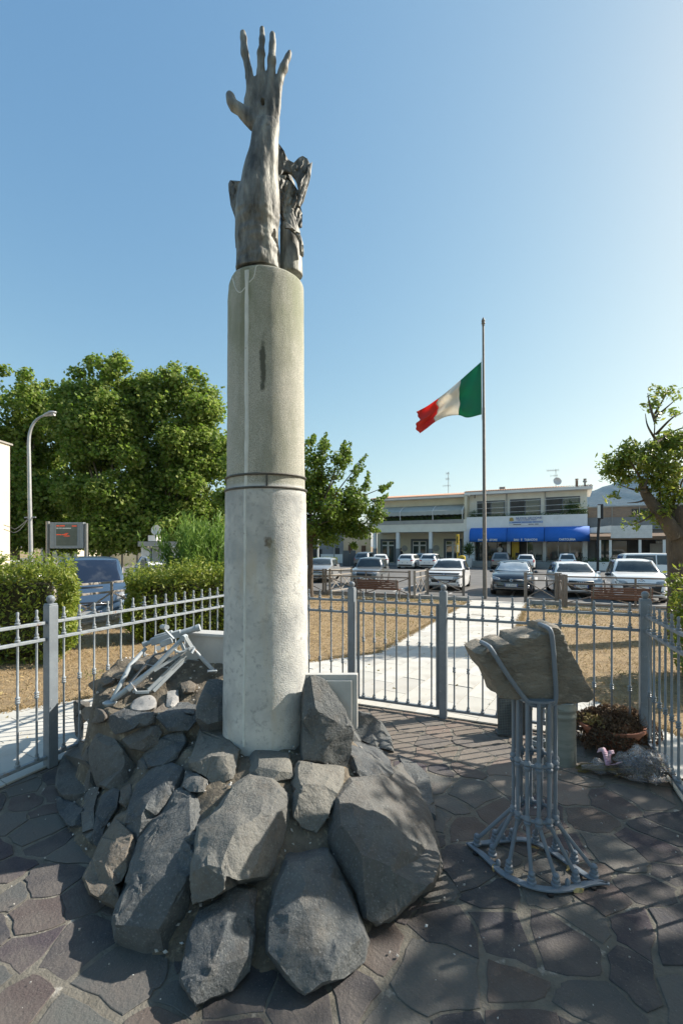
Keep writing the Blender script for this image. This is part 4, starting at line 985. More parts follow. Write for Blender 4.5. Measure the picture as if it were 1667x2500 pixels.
def frag_mesh():
    n = len(SO); xs = [p[0] for p in SO]; ys = [p[1] for p in SO]; ex = []
    for gx in np.arange(200, 1010, 22):
        for gy in np.arange(120, 660, 22):
            ins = False
            for i in range(n):
                a, b = SO[i], SO[i - 1]
                if (a[1] > gy) != (b[1] > gy) and gx < (b[0] - a[0]) * (gy - a[1]) / (b[1] - a[1]) + a[0]: ins = not ins
            if ins: ex.append((gx + rnd.uniform(-5, 5), gy + rnd.uniform(-5, 5)))
    r2 = delaunay_2d_cdt([Vector(p) for p in SO + ex], [(i, (i + 1) % n) for i in range(n)], [list(range(n))], 1, 1e-4)
    m = MB(); idx = {}
    for i, p in enumerate(r2[0]):
        for k in (r2[3][i] or []):
            if k < n: idx[k] = i
        q = dS(*ZS(p.x, p.y)); edge = any(k < n for k in (r2[3][i] or []))
        q.y += (.02 if edge else 0) + .012 * noise.noise(Vector((p.x * .012, p.y * .02, 0))) + .006 * noise.noise(Vector((p.x * .05, p.y * .09, 0)))
        m.v.append(tuple(q))
    m.f = [tuple(f) for f in r2[2]]
    prev = [idx[k] for k in range(n)]
    for dep in (.07, .14, .21, .25):
        o_ = len(m.v)
        for k in range(n):
            q = Vector(m.v[idx[k]]); q.y += dep; sc = 1 - .03 * noise.noise(Vector((k * .7, dep * 14, 2))) * 2
            c = Vector((1.08, q.y, 1.13)); q2 = c + (q - c) * sc * (1 - (.06 if dep > .22 else 0)); m.v.append(tuple(q2))
        cur = [o_ + k for k in range(n)]
        for k in range(n): j = (k + 1) % n; m.f.append((prev[k], prev[j], cur[j], cur[k]))
        prev = cur
    m.f.append(tuple(prev)); return m
o = frag_mesh().build('stone', 'rough_limestone', frag, smooth=38, world=True)
def sq(x, y, dd=0): q = dS(*ZS(x, y)); q.y += dd; return q
q = MB()
st = bez([sq(290, 262, .10), sq(300, 262, .02), sq(315, 285, -.016), sq(420, 450, -.018), sq(535, 605, -.018), sq(575, 636, -.016), sq(640, 640, -.016), sq(705, 632, -.016), sq(727, 590, -.018), sq(722, 450, -.018), sq(708, 250, -.018), sq(694, 160, -.016), sq(684, 140, .02), sq(684, 138, .10)], 6)
q.tube(st, .0125, 10); q.build('strap', 'stand_paint', frag, smooth=60, world=True)

# ------------------------------------------------------------------ small things by the corner
cyl = gp(*ZS(808, 1052)); cyl = Vector((cyl.x, cyl.y + .10, 0))
can = thing('metal_cylinder', 'dull grey-green metal cylinder standing behind the barred stand', 'cylinder', cyl)
r = .113
MB().lathe([(r * .9, .0), (r * 1.02, .004), (r * 1.02, .02), (r, .03), (r, .36), (r * 1.01, .375), (r * 1.05, .385), (r * 1.05, .40), (r, .41), (r * 1.0, .43), (r * 1.05, .44), (r * 1.05, .455), (r * .99, .465), (r * .97, .50), (r * .9, .50), (r * .88, .44), (.002, .44)], n=40).build('shell', 'galvanised', can, smooth=35)
bowl_c = gp(*ZS(1120, 960)) + Vector((.06, .16, 0)); bowl_c.z = 0
bowl = thing('planter_bowl', 'terracotta bowl overflowing with dead brown shrubbery beside the metal cylinder', 'planter', bowl_c)
MB().lathe([(.14, 0), (.17, .02), (.235, .14), (.25, .17), (.265, .175), (.265, .20), (.245, .2), (.23, .16), (.002, .14)], n=36).build('bowl', 'terracotta', bowl, smooth=40)
def leaves(name, C, size, m, parent, aspect=.45, seed=1, up=.0, out=None, jit=.35, drop=0, face=None):
    """one small folded blade per centre"""
    g_ = np.random.default_rng(seed); C = np.asarray(C, dtype=np.float64); n = len(C)
    d = g_.normal(size=(n, 3))
    if out is not None: d = d * .75 + out * .9
    d[:, 2] += up - drop; d /= np.linalg.norm(d, axis=1, keepdims=True) + 1e-9
    if face is not None:
        fn = face + g_.normal(size=(n, 3)) * .75; fn /= np.linalg.norm(fn, axis=1, keepdims=True) + 1e-9
        d = d - fn * np.sum(d * fn, axis=1, keepdims=True); d /= np.linalg.norm(d, axis=1, keepdims=True) + 1e-9
        s = np.cross(d, fn)
    else: s = np.cross(d, g_.normal(size=(n, 3)))
    s /= np.linalg.norm(s, axis=1, keepdims=True) + 1e-9
    nn = np.cross(d, s); L_ = size * (1 + jit * g_.uniform(-1, 1, size=(n, 1)))
    w = L_ * aspect * .5
    V = np.stack([C - d * L_ * .5, C + s * w - d * L_ * .05 + nn * w * .25, C + d * L_ * .5, C - s * w - d * L_ * .05 + nn * w * .25], axis=1).reshape(-1, 3)
    return npmesh(name, V, np.arange(4 * n).reshape(n, 4), m, parent)
g_ = np.random.default_rng(3); n = 8200
th = g_.uniform(0, 2 * np.pi, n); rr_ = np.sqrt(g_.uniform(0, 1, n)); lump = .85 + .2 * np.sin(th * 3 + 1) + .08 * np.sin(th * 7)
C = np.stack([.45 * rr_ * np.cos(th) * lump, .35 * rr_ * np.sin(th) * lump, .17 + .22 * (1 - rr_ ** 2) * .68 * g_.uniform(.5, 1.05, n) - .12 * rr_ ** 4 + .03 * np.sin(th * 5)], axis=1)
leaves('dead_foliage', C, .03, 'dead_plant', bowl, .5, 4, up=.3)
m = MB()
for i in range(150):
    a = rnd.uniform(0, 6.28); r0 = rnd.uniform(0, .36); x, y = r0 * math.cos(a), r0 * .8 * math.sin(a); z = .16 + .13 * (1 - (r0 / .4) ** 2)
    e = Vector((x, y, z)) + Vector((rnd.gauss(0, .03), rnd.gauss(0, .03), rnd.uniform(.01, .10))); m.tube([(x * .6, y * .6, .15), (x, y, z), e], [.0025, .002, .001], 4)
m.build('twigs', 'dead_plant', bowl)
n = 160; C = g_.normal(size=(n, 3)) * [.05, .04, .02] + [-.22, -.12, .27]
leaves('yellowed_foliage', C, .03, 'dead_yellow', bowl, .5, 9)
bq_c = gp(1545, 1890); bq_c.z = 0
bq = thing('bouquet', 'withered bouquet in clear cellophane with a white ribbon lying on the paving', 'bouquet', bq_c)
b0, b1 = gp(*ZS(900, 1085)) - bq_c, gp(*ZS(1440, 1140)) - bq_c; b0.z = .035; b1.z = .06
m = MB()
for i in range(46):
    s = b0 + Vector((rnd.gauss(0, .012), rnd.gauss(0, .014), rnd.gauss(0, .012))); e = b0.lerp(b1, .55) + Vector((rnd.gauss(0, .03), rnd.gauss(0, .04), rnd.gauss(.03, .02)))
    m.tube([s - (e - s) * .05, s.lerp(e, .3), e], .0028, 4)
m.build('stems', 'dead_yellow', bq)
n = 1500; t = g_.uniform(.45, .98, n); C = np.array([list(b0.lerp(b1, float(q))) for q in t]) + g_.normal(size=(n, 3)) * [.035, .05, .022] + [0, 0, .035]
C[:, 2] = np.abs(C[:, 2]) + .008; leaves('withered_flowers', C, .028, 'dead_plant', bq, .6, 12)
n = 260; t = g_.uniform(.35, .8, n); C = np.array([list(b0.lerp(b1, float(q))) for q in t]) + g_.normal(size=(n, 3)) * [.03, .04, .012] + [0, -.02, .01]
C[:, 2] = np.abs(C[:, 2]) + .006; leaves('yellow_stalks', C, .07, 'dead_yellow', bq, .14, 13, out=np.tile(np.array((b1 - b0).normalized()), (n, 1)) * 2)
m = MB(); NS, NR = 26, 22
prof_b = [(0, .022), (.1, .028), (.16, .05), (.22, .075), (.3, .04), (.38, .055), (.5, .10), (.65, .135), (.8, .145), (.92, .13), (1, .10), (1.06, .125)]
def pb(s):
    for (a, x), (b, y) in zip(prof_b, prof_b[1:]):
        if a <= s <= b: return x + (y - x) * (s - a) / (b - a)
    return .1
ax = (b1 - b0); axn = ax.normalized(); sd_ = Vector((-axn.y, axn.x, 0)).normalized(); un = sd_.cross(axn)
if un.z < 0: un = -un
for i in range(NS + 1):
    s = 1.06 * i / NS
    for j in range(NR):
        a = 2 * math.pi * j / NR; rr_ = pb(s) * (1 + .22 * noise.noise(Vector((s * 9, math.cos(a) * 2, math.sin(a) * 2))) + .12 * noise.noise(Vector((s * 22, math.cos(a) * 6, math.sin(a) * 6))))
        p = b0 + ax * s + sd_ * (math.cos(a) * rr_ * 1.15) + Vector((0, 0, 1)) * (math.sin(a) * rr_ * .8 + rr_ * .35)
        p.z = max(p.z, .006 + .004 * abs(noise.noise(p * 30))); m.v.append(tuple(p))
for i in range(NS):
    for j in range(NR): m.f.append((i * NR + j, i * NR + (j + 1) % NR, (i + 1) * NR + (j + 1) % NR, (i + 1) * NR + j))
m.build('cellophane', 'cellophane', bq, smooth=50)
m = MB(); kn = b0 + ax * .31 + Vector((0, -.03, .05))
for dx, dy, hh in ((-.05, .0, .13), (.03, .02, .10), (.05, -.06, .05)):
    L_ = [kn, kn + Vector((dx * .5, dy, hh * .7)), kn + Vector((dx, dy, hh)), kn + Vector((dx * 1.3, dy * .8, hh * .75))]; L_ = bez(L_, 5)
    for i in range(len(L_) - 1):
        w = Vector((.024, .008, 0)); m.add([L_[i] - w, L_[i] + w, L_[i + 1] + w, L_[i + 1] - w], [(0, 1, 2, 3)])
m.build('ribbon', 'ribbon', bq, smooth=60).modifiers.new('s', 'SOLIDIFY').thickness = .0015
# mesh-guarded lamp box leaning behind the stand
lb = gp(*ZS(430, 850)); lb.z = 0
box_ = thing('floodlight', 'old ground floodlight with a wire mesh guard behind the stand', 'floodlight', lb, R(-8))
m = MB(); m.box((.05, .05, .16), (.02, .14, .30)); m.box((.0, .115, .17), (.15, .02, .32)); m.box((.16, .09, .15), (.11, .05, .30), M=Matrix.Rotation(R(8), 4, 'Y')); m.box((0, .06, .012), (.2, .14, .02)); m.build('housing', 'lamp_housing', box_, bevel=.006)
m = MB(); tl = Matrix.Rotation(R(-8), 4, 'X')
for i in range(11): x = -.075 + .15 * i / 10; m.tube([tl @ Vector((x - .014, 0, .01)), tl @ Vector((x + .004, 0, .325))], .0018, 4)
for i in range(23): z = .01 + .315 * i / 22; m.tube([tl @ Vector((-.088 + .018 * i / 22, 0, z)), tl @ Vector((.062 + .018 * i / 22, 0, z))], .0018, 4)
m.build('wire_guard', 'wire', box_, smooth=60)
hs = gp(*ZS(620, 905)); hs.z = 0
m = MB()
for k in range(3): m.tube([(.075 * math.cos(a / 6) * (1 - .1 * k), .06 * math.sin(a / 6), .012 + .016 * k) for a in range(0, 38)], .0095, 7)
tag(m.build('hose', 'plastic_grey', None, smooth=60), 'coiled grey hose on the paving behind the stand', 'hose').location = hs
for i, (u, v, lab) in enumerate(((1397, 2185, 'curled yellow dry leaf at the right front of the stand'), (1201, 2135, 'dry leaf at the left of the stand foot'), (1316, 2080, 'dry leaf inside the stand foot ring'), (1384, 2118, 'dry leaf against the right inner foot ring'))):
    p = gp(u, v); m = MB(); pts = bez([(0, 0, .005), (.014, .003, .02), (.03, .0, .035), (.028, -.004, .052)], 4)
    for q in pts:
        w = .013 * math.sin(math.pi * min(.95, max(.12, q.z / .055))); m.v += [(q.x, q.y - w, q.z), (q.x + .004, q.y, q.z + .003), (q.x, q.y + w, q.z)]
    for j in range(len(pts) - 1):
        for e in (0, 1): k = j * 3 + e; m.f.append((k, k + 1, k + 4, k + 3))
    o = tag(m.build('dry_leaf', 'dry_leaf', None, smooth=60), lab, 'leaf', 'dry leaves on the paving'); o.location = p + Vector((0, 0, .012)); o.rotation_euler = (R(60 if i else 20), R(20), i * 1.7)

# ================================================================== plants
LEAF_PLANE = [(.125, .21, .024), (.185, .29, .038), (.25, .34, .06), (.35, .40, .11), (.10, .18, .022)]
mat('leaf_plane', (0, 0, 0), isl=LEAF_PLANE, rough=.5, spec=.35, transl=.58)
mat('leaf_redbud', (0, 0, 0), isl=[(.09, .155, .022), (.14, .22, .028), (.19, .27, .04), (.10, .165, .022)], rough=.45, spec=.4, transl=.5)
mat('leaf_ligustrum', (0, 0, 0), isl=[(.10, .16, .022), (.16, .23, .032), (.23, .30, .048), (.31, .33, .07)], rough=.4, spec=.45, transl=.5)
mat('leaf_hedge', (0, 0, 0), isl=[(.11, .165, .018), (.17, .235, .026), (.24, .295, .038), (.31, .33, .065)], rough=.4, spec=.45, transl=.45)
mat('leaf_oleander', (0, 0, 0), isl=[(.11, .19, .035), (.16, .27, .05), (.20, .31, .06)], rough=.5, spec=.3, transl=.45)
mat('pods', (0, 0, 0), isl=[(.14, .055, .025), (.20, .09, .03), (.10, .04, .02), (.28, .15, .03)], rough=.7, transl=.2)
mat('bark', (.14, .112, .085), (.075, .06, .046), 7, .95, bump=1, bscale=16, bdist=.05, stretch=(1, 1, .35), c3=(.24, .20, .15), c3scale=14)
mat('bark_plane', (.24, .21, .16), (.15, .13, .09), 3, .9, bump=.5, bscale=9, bdist=.04)
mat('twig_dark', (.045, .045, .02), (.03, .03, .015), 8, .95)
def shell_pts(g_, c, r, n, flat=1.0, inner=.35):
    d = g_.normal(size=(n, 3)); d /= np.linalg.norm(d, axis=1, keepdims=True)
    q = r * (inner + (1 - inner) * g_.uniform(0, 1, size=(n, 1)) ** .5) * (1 + .18 * g_.normal(size=(n, 1)))
    return np.asarray(c) + d * q * [1, 1, flat], d
def crown(name, clumps, per, size, m, parent, seed=1, aspect=.75, org=(0, 0, 0), flat=.8, drop=.15):
    g_ = np.random.default_rng(seed); P = []; O = []
    for c, r in clumps:
        n = max(6, int(per * r * r)); p, d = shell_pts(g_, np.asarray(c) - np.asarray(org), r, n, flat); P.append(p); O.append(d)
    O = np.concatenate(O); return leaves(name, np.concatenate(P), size, m, parent, aspect, seed + 5, drop=drop + .3, face=O * .55 + [.15, -.1, .75])
def tree(name, label, base, trunk_r, fork, ends, m='bark', group=None, lim_r=None, cat='tree'):
    t = thing(name, label, cat, base, group=group); M = MB(); b = Vector(base); f = Vector(fork)
    mid = b.lerp(f, .5) + Vector((rnd.uniform(-.08, .08), rnd.uniform(-.08, .08), 0))
    M.tube([b - Vector((0, 0, .1)), b + Vector((0, 0, .25)), mid, f], [trunk_r * 1.5, trunk_r * 1.08, trunk_r * .92, trunk_r * .82], 12)
    M.build('trunk', m, t, smooth=60, world=True)
    M = MB(); lr = lim_r or trunk_r * .5
    for e in ends:
        e = Vector(e); k = f.lerp(e, .45) + Vector((rnd.uniform(-.2, .2), rnd.uniform(-.2, .2), (e - f).length * .10))
        M.tube(bez([f - Vector((0, 0, trunk_r)), f.lerp(k, .4), k, e], 4), [lr * (1 - .82 * i / 12) for i in range(13)], 7)
    M.build('limbs', m, t, smooth=60, world=True)
    return t
def ellipsoid_clumps(rr, c, rad, n, r0, r1, inner=.55, zmin=None):
    out = []
    while len(out) < n:
        d = Vector((rr.gauss(0, 1), rr.gauss(0, 1), rr.gauss(0, 1))).normalized() * (inner + (1 - inner) * rr.random() ** .6)
        p = Vector((c[0] + d.x * rad[0], c[1] + d.y * rad[1], c[2] + d.z * rad[2]))
        if zmin is not None and p.z < zmin: continue
        out.append((tuple(p), rr.uniform(r0, r1)))
    return out
# big plane trees at the left
PT = [  # u centre, depth, trunk u, lobes (u, v, du px, dv px), n clumps
 (20, 31, 40, [(10, 1010, 105, 100), (20, 1130, 110, 120), (80, 1230, 90, 70), (20, 1280, 110, 50)], 124, 'plane tree behind the pale building at the left edge'),
 (125, 34, 118, [(135, 1050, 95, 105), (120, 1160, 115, 110), (150, 1250, 90, 50), (170, 1290, 100, 40)], 124, 'plane tree behind the street lamp and display board'),
 (262, 30, 262, [(265, 980, 95, 98), (235, 1060, 100, 110), (270, 1160, 140, 100), (300, 1240, 110, 48), (300, 1300, 110, 36)], 180, 'tallest plane tree, its peaked crown left of the column'),
 (435, 31, 405, [(430, 995, 88, 88), (480, 1090, 95, 120), (415, 1120, 110, 110), (440, 1220, 120, 60), (450, 1285, 120, 45)], 180, 'broad plane tree with rounded crown nearest the column'),
]
for i, (uc, d, ut, lobes, n, lab) in enumerate(PT):
    rr = random.Random(40 + i); base = pp(ut, 1400, d); base.z = ROAD
    cl = []
    for (u, v, du, dv) in lobes:
        c = pp(u, v, d); k = d / FP
        cl += ellipsoid_clumps(rr, c, (du * k, du * k * .85, dv * k), n // len(lobes), .55, 1.15, .5)
    # a few ascending tufts make the skyline ragged
    u, v, du, dv = lobes[0]; k = d / FP
    for q in range(9):
        a = rr.uniform(-1, 1); p = pp(u + du * .9 * a, v - dv * (1.0 - .45 * a * a) - rr.uniform(-6, 14), d + rr.uniform(-1.5, 1.5)); cl.append((tuple(p), rr.uniform(.35, .6)))
    ends = [c for c, r in rr.sample(cl, 16)]; fork = base.copy(); fork.z = 2.6
    t = tree('plane_tree', lab, base, .30, fork, ends, 'bark_plane', 'plane trees left of the column', lim_r=.13)
    crown('crown', cl, 420, .225, 'leaf_plane', t, 60 + i, .95, base, .85)
# the tree with brown pods behind the column
d = 18.6; base = pp(757, 1440, d); base.z = gzp(base); rr = random.Random(3); cl = []
for (u, v, du, dv, n) in [(700, 1160, 100, 95, 26), (770, 1130, 85, 70, 20), (800, 1240, 95, 75, 34), (640, 1230, 95, 90, 22), (870, 1250, 55, 60, 20), (740, 1290, 110, 38, 16), (560, 1190, 45, 90, 12)]:
    c = pp(u, v, d); k = d / FP; cl += ellipsoid_clumps(rr, c, (du * k, du * k * .9, dv * k), n, .25, .48, .35)
tips = [((865, 1150), (893, 1112)), ((860, 1175), (888, 1138)), ((895, 1190), (900, 1152)), ((930, 1195), (958, 1180)), ((760, 1080), (768, 1060)), ((790, 1090), (795, 1059)), ((838, 1100), (842, 1078)), ((848, 1120), (854, 1082)), ((920, 1225), (945, 1208)), ((920, 1255), (942, 1258)), ((905, 1290), (925, 1297)), ((862, 1330), (868, 1338)), ((530, 1090), (524, 1045))]
for (a, b) in tips:
    for q in range(7):
        f = q / 6; cl.append((tuple(pp(a[0] + (b[0] - a[0]) * f, a[1] + (b[1] - a[1]) * f, d - .4 + .1 * q)), .17 - .09 * f))
ends = [c for c, r in rr.sample(cl, 22)]; fork = base.copy(); fork.z = 2.2
t = tree('judas_tree', 'leafy tree with brown seed pods growing just behind the column', base, .12, fork, ends, 'bark', lim_r=.06)
crown('crown', cl, 1350, .115, 'leaf_redbud', t, 17, .95, base, .9, drop=.25)
g_ = np.random.default_rng(8); P = []
for c, r in rr.sample(cl[:140], 34): P.append(shell_pts(g_, np.asarray(c) - np.asarray(base), r * .7, 34)[0])
leaves('seed_pods', np.concatenate(P), .13, 'pods', t, .2, 21, drop=1.2)
# pruned tree at the right
d = 9.2; base = pp(1668, 1500, d); base.z = gzp(base)
rt = thing('pruned_tree', 'gnarled pruned tree with sparse fresh shoots at the right edge', 'tree', base)
M = MB(); s = d / FP
M.tube(bez([base - Vector((0, 0, .1)), pp(1668, 1440, d), pp(1664, 1350, d), pp(1662, 1290, d), pp(1664, 1245, d), pp(1664, 1234, d)], 4), [.36, .32, .30, .285, .275, .27, .265, .26, .26, .26, .26, .26, .265, .265, .265, .27, .27, .27, .25, .2, .12], 16)
M.build('trunk', 'bark', rt, smooth=60, world=True)
M = MB(); M.tube(bez([pp(1650, 1310, d - .1), pp(1622, 1268, d - .1), pp(1590, 1228, d - .05), pp(1572, 1200, d), pp(1566, 1170, d)], 5), [.155 - .005 * i for i in range(21)], 12)
M.tube([pp(1566, 1172, d), pp(1565, 1166, d)], [.07, .02], 10)
M.build('limb', 'bark', rt, smooth=60, world=True)
M = MB()
shoots = [((1572, 1190), (1590, 1130), (1596, 1060), (1598, 1010)), ((1568, 1180), (1540, 1130), (1510, 1100)), ((1575, 1200), (1545, 1195), (1500, 1180)), ((1612, 1258), (1610, 1190), (1625, 1110)), ((1625, 1270), (1650, 1190), (1665, 1110)),
          ((1640, 1240), (1662, 1180), (1690, 1120)), ((1598, 1010), (1612, 985), (1630, 955)), ((1598, 1030), (1585, 990), (1580, 960)), ((1597, 1020), (1620, 1000), (1655, 970)), ((1600, 1060), (1640, 1020), (1672, 1005)), ((1585, 1215), (1560, 1225), (1530, 1228)), ((1600, 1250), (1570, 1270), (1540, 1282)), ((1600, 1075), (1580, 1040), (1574, 1010)), ((1602, 1080), (1650, 1050), (1690, 1040))]
for sh in shoots:
    pts = bez([pp(*q, d + rnd.uniform(-.25, .25)) for q in sh], 5); M.tube(pts, [.028 * (1 - .8 * i / (len(pts) - 1)) for i in range(len(pts))], 6)
M.build('shoots', 'bark', rt, smooth=60, world=True)
rr = random.Random(12); cl = []
for (u, v, du, dv, n) in [(1540, 1125, 58, 44, 32), (1508, 1140, 36, 45, 16), (1600, 1125, 60, 60, 36), (1655, 1125, 55, 68, 36), (1650, 1070, 40, 30, 12), (1610, 1255, 28, 22, 9), (1640, 1210, 40, 30, 20), (1590, 1180, 40, 25, 14)]:
    c = pp(u, v, d); cl += ellipsoid_clumps(rr, c, (du * s, du * s * 1.0, dv * s), n, .10, .2, .25)
for (u, v, n, sp) in [(1620, 960, 9, 22), (1590, 985, 6, 14), (1650, 965, 7, 18), (1660, 1000, 4, 14), (1632, 1020, 4, 22), (1505, 1210, 5, 16), (1535, 1283, 6, 16), (1555, 1255, 3, 10)]:
    for q in range(n): cl.append((tuple(pp(u + rr.gauss(0, sp), v + rr.gauss(0, sp * .5), d + rr.gauss(0, .2))), rr.uniform(.06, .11)))
crown('crown', cl, 1500, .105, 'leaf_ligustrum', rt, 31, .42, base, .9, drop=.5)
# hedges
def hedge(name, label, corners, h, seed, size=.085, n=9000, m='leaf_hedge', base_z=None, group=None, top=.18, asp=.42):
    """closed shrub built over a ground outline (convex quad, world xy)"""
    rr = np.random.default_rng(seed); c = np.mean(np.array(corners), axis=0); b = Vector((c[0], c[1], 0)); b.z = gzp(b) if base_z is None else base_z
    t = thing(name, label, 'hedge' if 'hedge' in name else 'shrub', b, group=group)
    q = np.array(corners) - c; P = []; O = []
    e0 = q[1] - q[0]; e1 = q[3] - q[0]
    ss = rr.uniform(0, 1, (n, 3)); face = rr.integers(0, 6, n)
    for i in range(n):
        a, bb, z = ss[i]; o = np.array([0., 0., 0.])
        k = face[i]
        if k < 2: z = 1 - .1 * rr.random() ** 2; o[2] = 1
        elif k == 2: bb = .06 * rr.random(); o[:2] = -e1
        elif k == 3: bb = 1 - .06 * rr.random(); o[:2] = e1
        elif k == 4: a = .05 * rr.random(); o[:2] = -e0
        else: a = 1 - .05 * rr.random(); o[:2] = e0
        p = (q[0] * (1 - a) + q[1] * a) * (1 - bb) + (q[3] * (1 - a) + q[2] * a) * bb
        hh = h * (.88 + .2 * noise.noise(Vector((p[0] * 1.6, p[1] * 1.6, seed))) + .10 * noise.noise(Vector((p[0] * 5, p[1] * 5, seed))))
        bul = 1 + .09 * noise.noise(Vector((p[0] * 2.2, p[1] * 2.2, z * 2.5 + seed)))
        if z < .25: bul *= .82 + .72 * z
        x, y = p * bul
        zz = z * hh + (rr.random() ** 3 * top if k < 2 else 0)
        nrm = np.linalg.norm(o) + 1e-9; P.append((x + rr.normal() * .03, y + rr.normal() * .03, zz)); O.append(o / nrm + np.array([0, 0, .5]))
    leaves('foliage', P, size, m, t, asp, seed, out=np.array(O) * .35, up=.25, face=np.array(O) * .5 + [.1, -.1, .45])
    core = MB(); kk = [(p[0] * .80, p[1] * .72) for p in q]; core.prism(kk, .12, h * .80); core.build('inner_twigs', 'twig_dark', t, bevel=.08)
    return t
hedge('hedge', 'clipped leafy green hedge left of the blue van', [(-8.2, 6.4), (-3.95, 6.75), (-4.6, 7.9), (-8.0, 8.2)], 1.50, 5, n=26000, top=.34, size=.075)
hedge('hedge', 'clipped leafy green hedge between the blue van and the column', [(-3.85, 8.05), (-1.1, 9.2), (-1.5, 10.3), (-4.3, 9.4)], 1.34, 6, n=24000, top=.28, size=.08)
hedge('bush', 'bright green bush at the right edge beyond the fence', [(4.35, 5.5), (5.6, 5.2), (6.2, 6.6), (4.8, 6.7)], 1.42, 9, n=5200)
ol = thing('oleander', 'tall bright oleander bush rising left of the column', 'shrub', (-3.35, 11.3, -.12))
g_ = np.random.default_rng(2); P = []; O = []
for i in range(420):
    a = g_.uniform(0, 6.28); tilt = g_.uniform(0, .48); h = g_.uniform(1.5, 2.85) * (1 - .35 * tilt); bx, by = .5 * math.cos(a * 3), .4 * math.sin(a * 2)
    dr = np.array([math.sin(tilt) * math.cos(a), math.sin(tilt) * math.sin(a), math.cos(tilt)])
    for q in range(46):
        f = .25 + .75 * q / 45; P.append(np.array([bx, by, 0]) + dr * h * f * np.array([1.25, 1.1, 1]) + g_.normal(size=3) * .035); O.append(dr * 1.2 + np.array([math.cos(q * 2.4), math.sin(q * 2.4), .3]) * .8)
leaves('foliage', P, .19, 'leaf_oleander', ol, .17, 4, out=np.array(O) * 1.4)
M = MB()
for i in range(22): a = i * 1.1; M.tube([(.15 * math.cos(a), .15 * math.sin(a), -.1), (.35 * math.cos(a), .35 * math.sin(a), 1.0), (.55 * math.cos(a), .5 * math.sin(a), 1.9)], [.03, .022, .01], 5)
M.build('stems', 'bark', ol, smooth=60)
# shade tree standing right of the camera, out of the picture: it throws the dappled shade over the stand and paving
b = Vector((6.2, .4, 0)); rr = random.Random(77); cl = []
for _ in range(140):
    x_ = rr.uniform(6.5, 7.7); y_ = rr.uniform(.2, 5.1); cl.append(((x_, y_, rr.uniform(2.4, 5.8 if y_ < 4.3 else 5.45) + (x_ - 7) * .76), rr.uniform(.24, .42)))
for _ in range(400):                                                # unseen crown added over the viewpoint to block skylight from the foreground
    p_ = (rr.uniform(-3.0, 7.0), rr.uniform(-5.5, 2.6), rr.uniform(4.3, 6.6))
    if p_[1] > -.6 and p_[0] < .75 * p_[1] + 1.5: continue
    if p_[1] > 1.2 and p_[0] < 4.4: continue
    cl.append((p_, rr.uniform(.3, .6)))
    if len(cl) > 270: break
t = tree('unseen_shade_tree', 'unseen leafy tree right of the square casting dappled shade on the paving, crown added overhead to block skylight', b, .24, (6.2, .4, 2.4), [c_ for c_, r_ in rr.sample(cl, 26)], 'bark', lim_r=.1)
crown('crown', cl, 520, .15, 'leaf_ligustrum', t, 71, .6, b, .85)
# dry lawn cover
g_ = np.random.default_rng(14); n = 150000
bb = 1.0 + 17 * g_.uniform(0, 1, n) ** 1.25; aa = g_.uniform(-9.6, 12, n)
PX = [np.array(P) for P in PATHS] + [np.array(ENC)]
keep = np.ones(n, bool)
for P in PX:
    ins = np.ones(n, bool); k = len(P)
    for i in range(k):
        p, q = P[i], P[(i + 1) % k]; ins &= (q[0] - p[0]) * (bb - p[1]) - (q[1] - p[1]) * (aa - p[0]) > -.01
    keep &= ~ins
aa, bb = aa[keep], bb[keep]; n = len(aa)
zz = np.where(bb < 6, 0, np.where(bb > 18, -.35, -.35 * (bb - 6) / 12))
C = np.stack([aa * Gd.x + bb * Ld.x, aa * Gd.y + bb * Ld.y, zz + .008], axis=1)
patch = np.array([noise.noise(Vector((a * .55, b * .55, 7))) for a, b in zip(aa, bb)]); gr = (patch > .34) | ((bb > 17.0) & (patch > -.25))
tag(leaves('dry_grass', C[~gr], .06, 'dry_grass', None, .13, 15, up=.35), 'short dry straw-coloured grass covering the lawn', 'grass', kind='stuff')
tag(leaves('green_grass', C[gr], .07, 'green_grass', None, .13, 16, up=.6), 'patches of faded green grass in the dry lawn', 'grass', kind='stuff')
n = 900; aa = g_.uniform(-8, 6, n); bb = g_.uniform(1, 14, n); C = np.stack([aa * Gd.x + bb * Ld.x, aa * Gd.y + bb * Ld.y, np.where(bb < 6, .014, .014 - .35 * (bb - 6) / 12)], axis=1)
inE = (aa > -3.6) & (aa < 1.2) & (bb < 4.72); C = C[~inE]
tag(leaves('fallen_leaves', C, .05, 'dry_leaf', None, .6, 18), 'fallen dry leaves scattered on lawn and path', 'leaves', kind='stuff')

# tufts creeping over the path edges
P_ = []
EDG = [((-2.5, 7.2), (-2.5, 18)), ((-.5, 7.2), (-.5, 18)), ((-4.1, 4.69), (-2.5, 7.2)), ((-.5, 7.2), (.57, 5.85)), ((.57, 5.85), (1.45, 4.69)), ((-5.2, 2.9), (-4.1, 4.69))]
for (p, q) in EDG:
    l_ = math.hypot(q[0] - p[0], q[1] - p[1])
    for i in range(int(l_ * 520)):
        t_ = rnd.random(); w_ = .05 + .06 * (noise.noise(Vector((p[0] + t_ * l_ * 1.6, p[1], 3))) + .2); a_ = p[0] + (q[0] - p[0]) * t_ + rnd.gauss(0, 1) * max(.01, w_) * .6; b_ = p[1] + (q[1] - p[1]) * t_ + rnd.gauss(0, 1) * max(.01, w_) * .6
        P_.append(tuple(ab(a_, b_, gz(b_) + .02)))
tag(leaves('edge_grass', P_, .06, 'dry_grass', None, .14, 25, up=.5), 'dry grass creeping over the edges of the path', 'grass', kind='stuff')

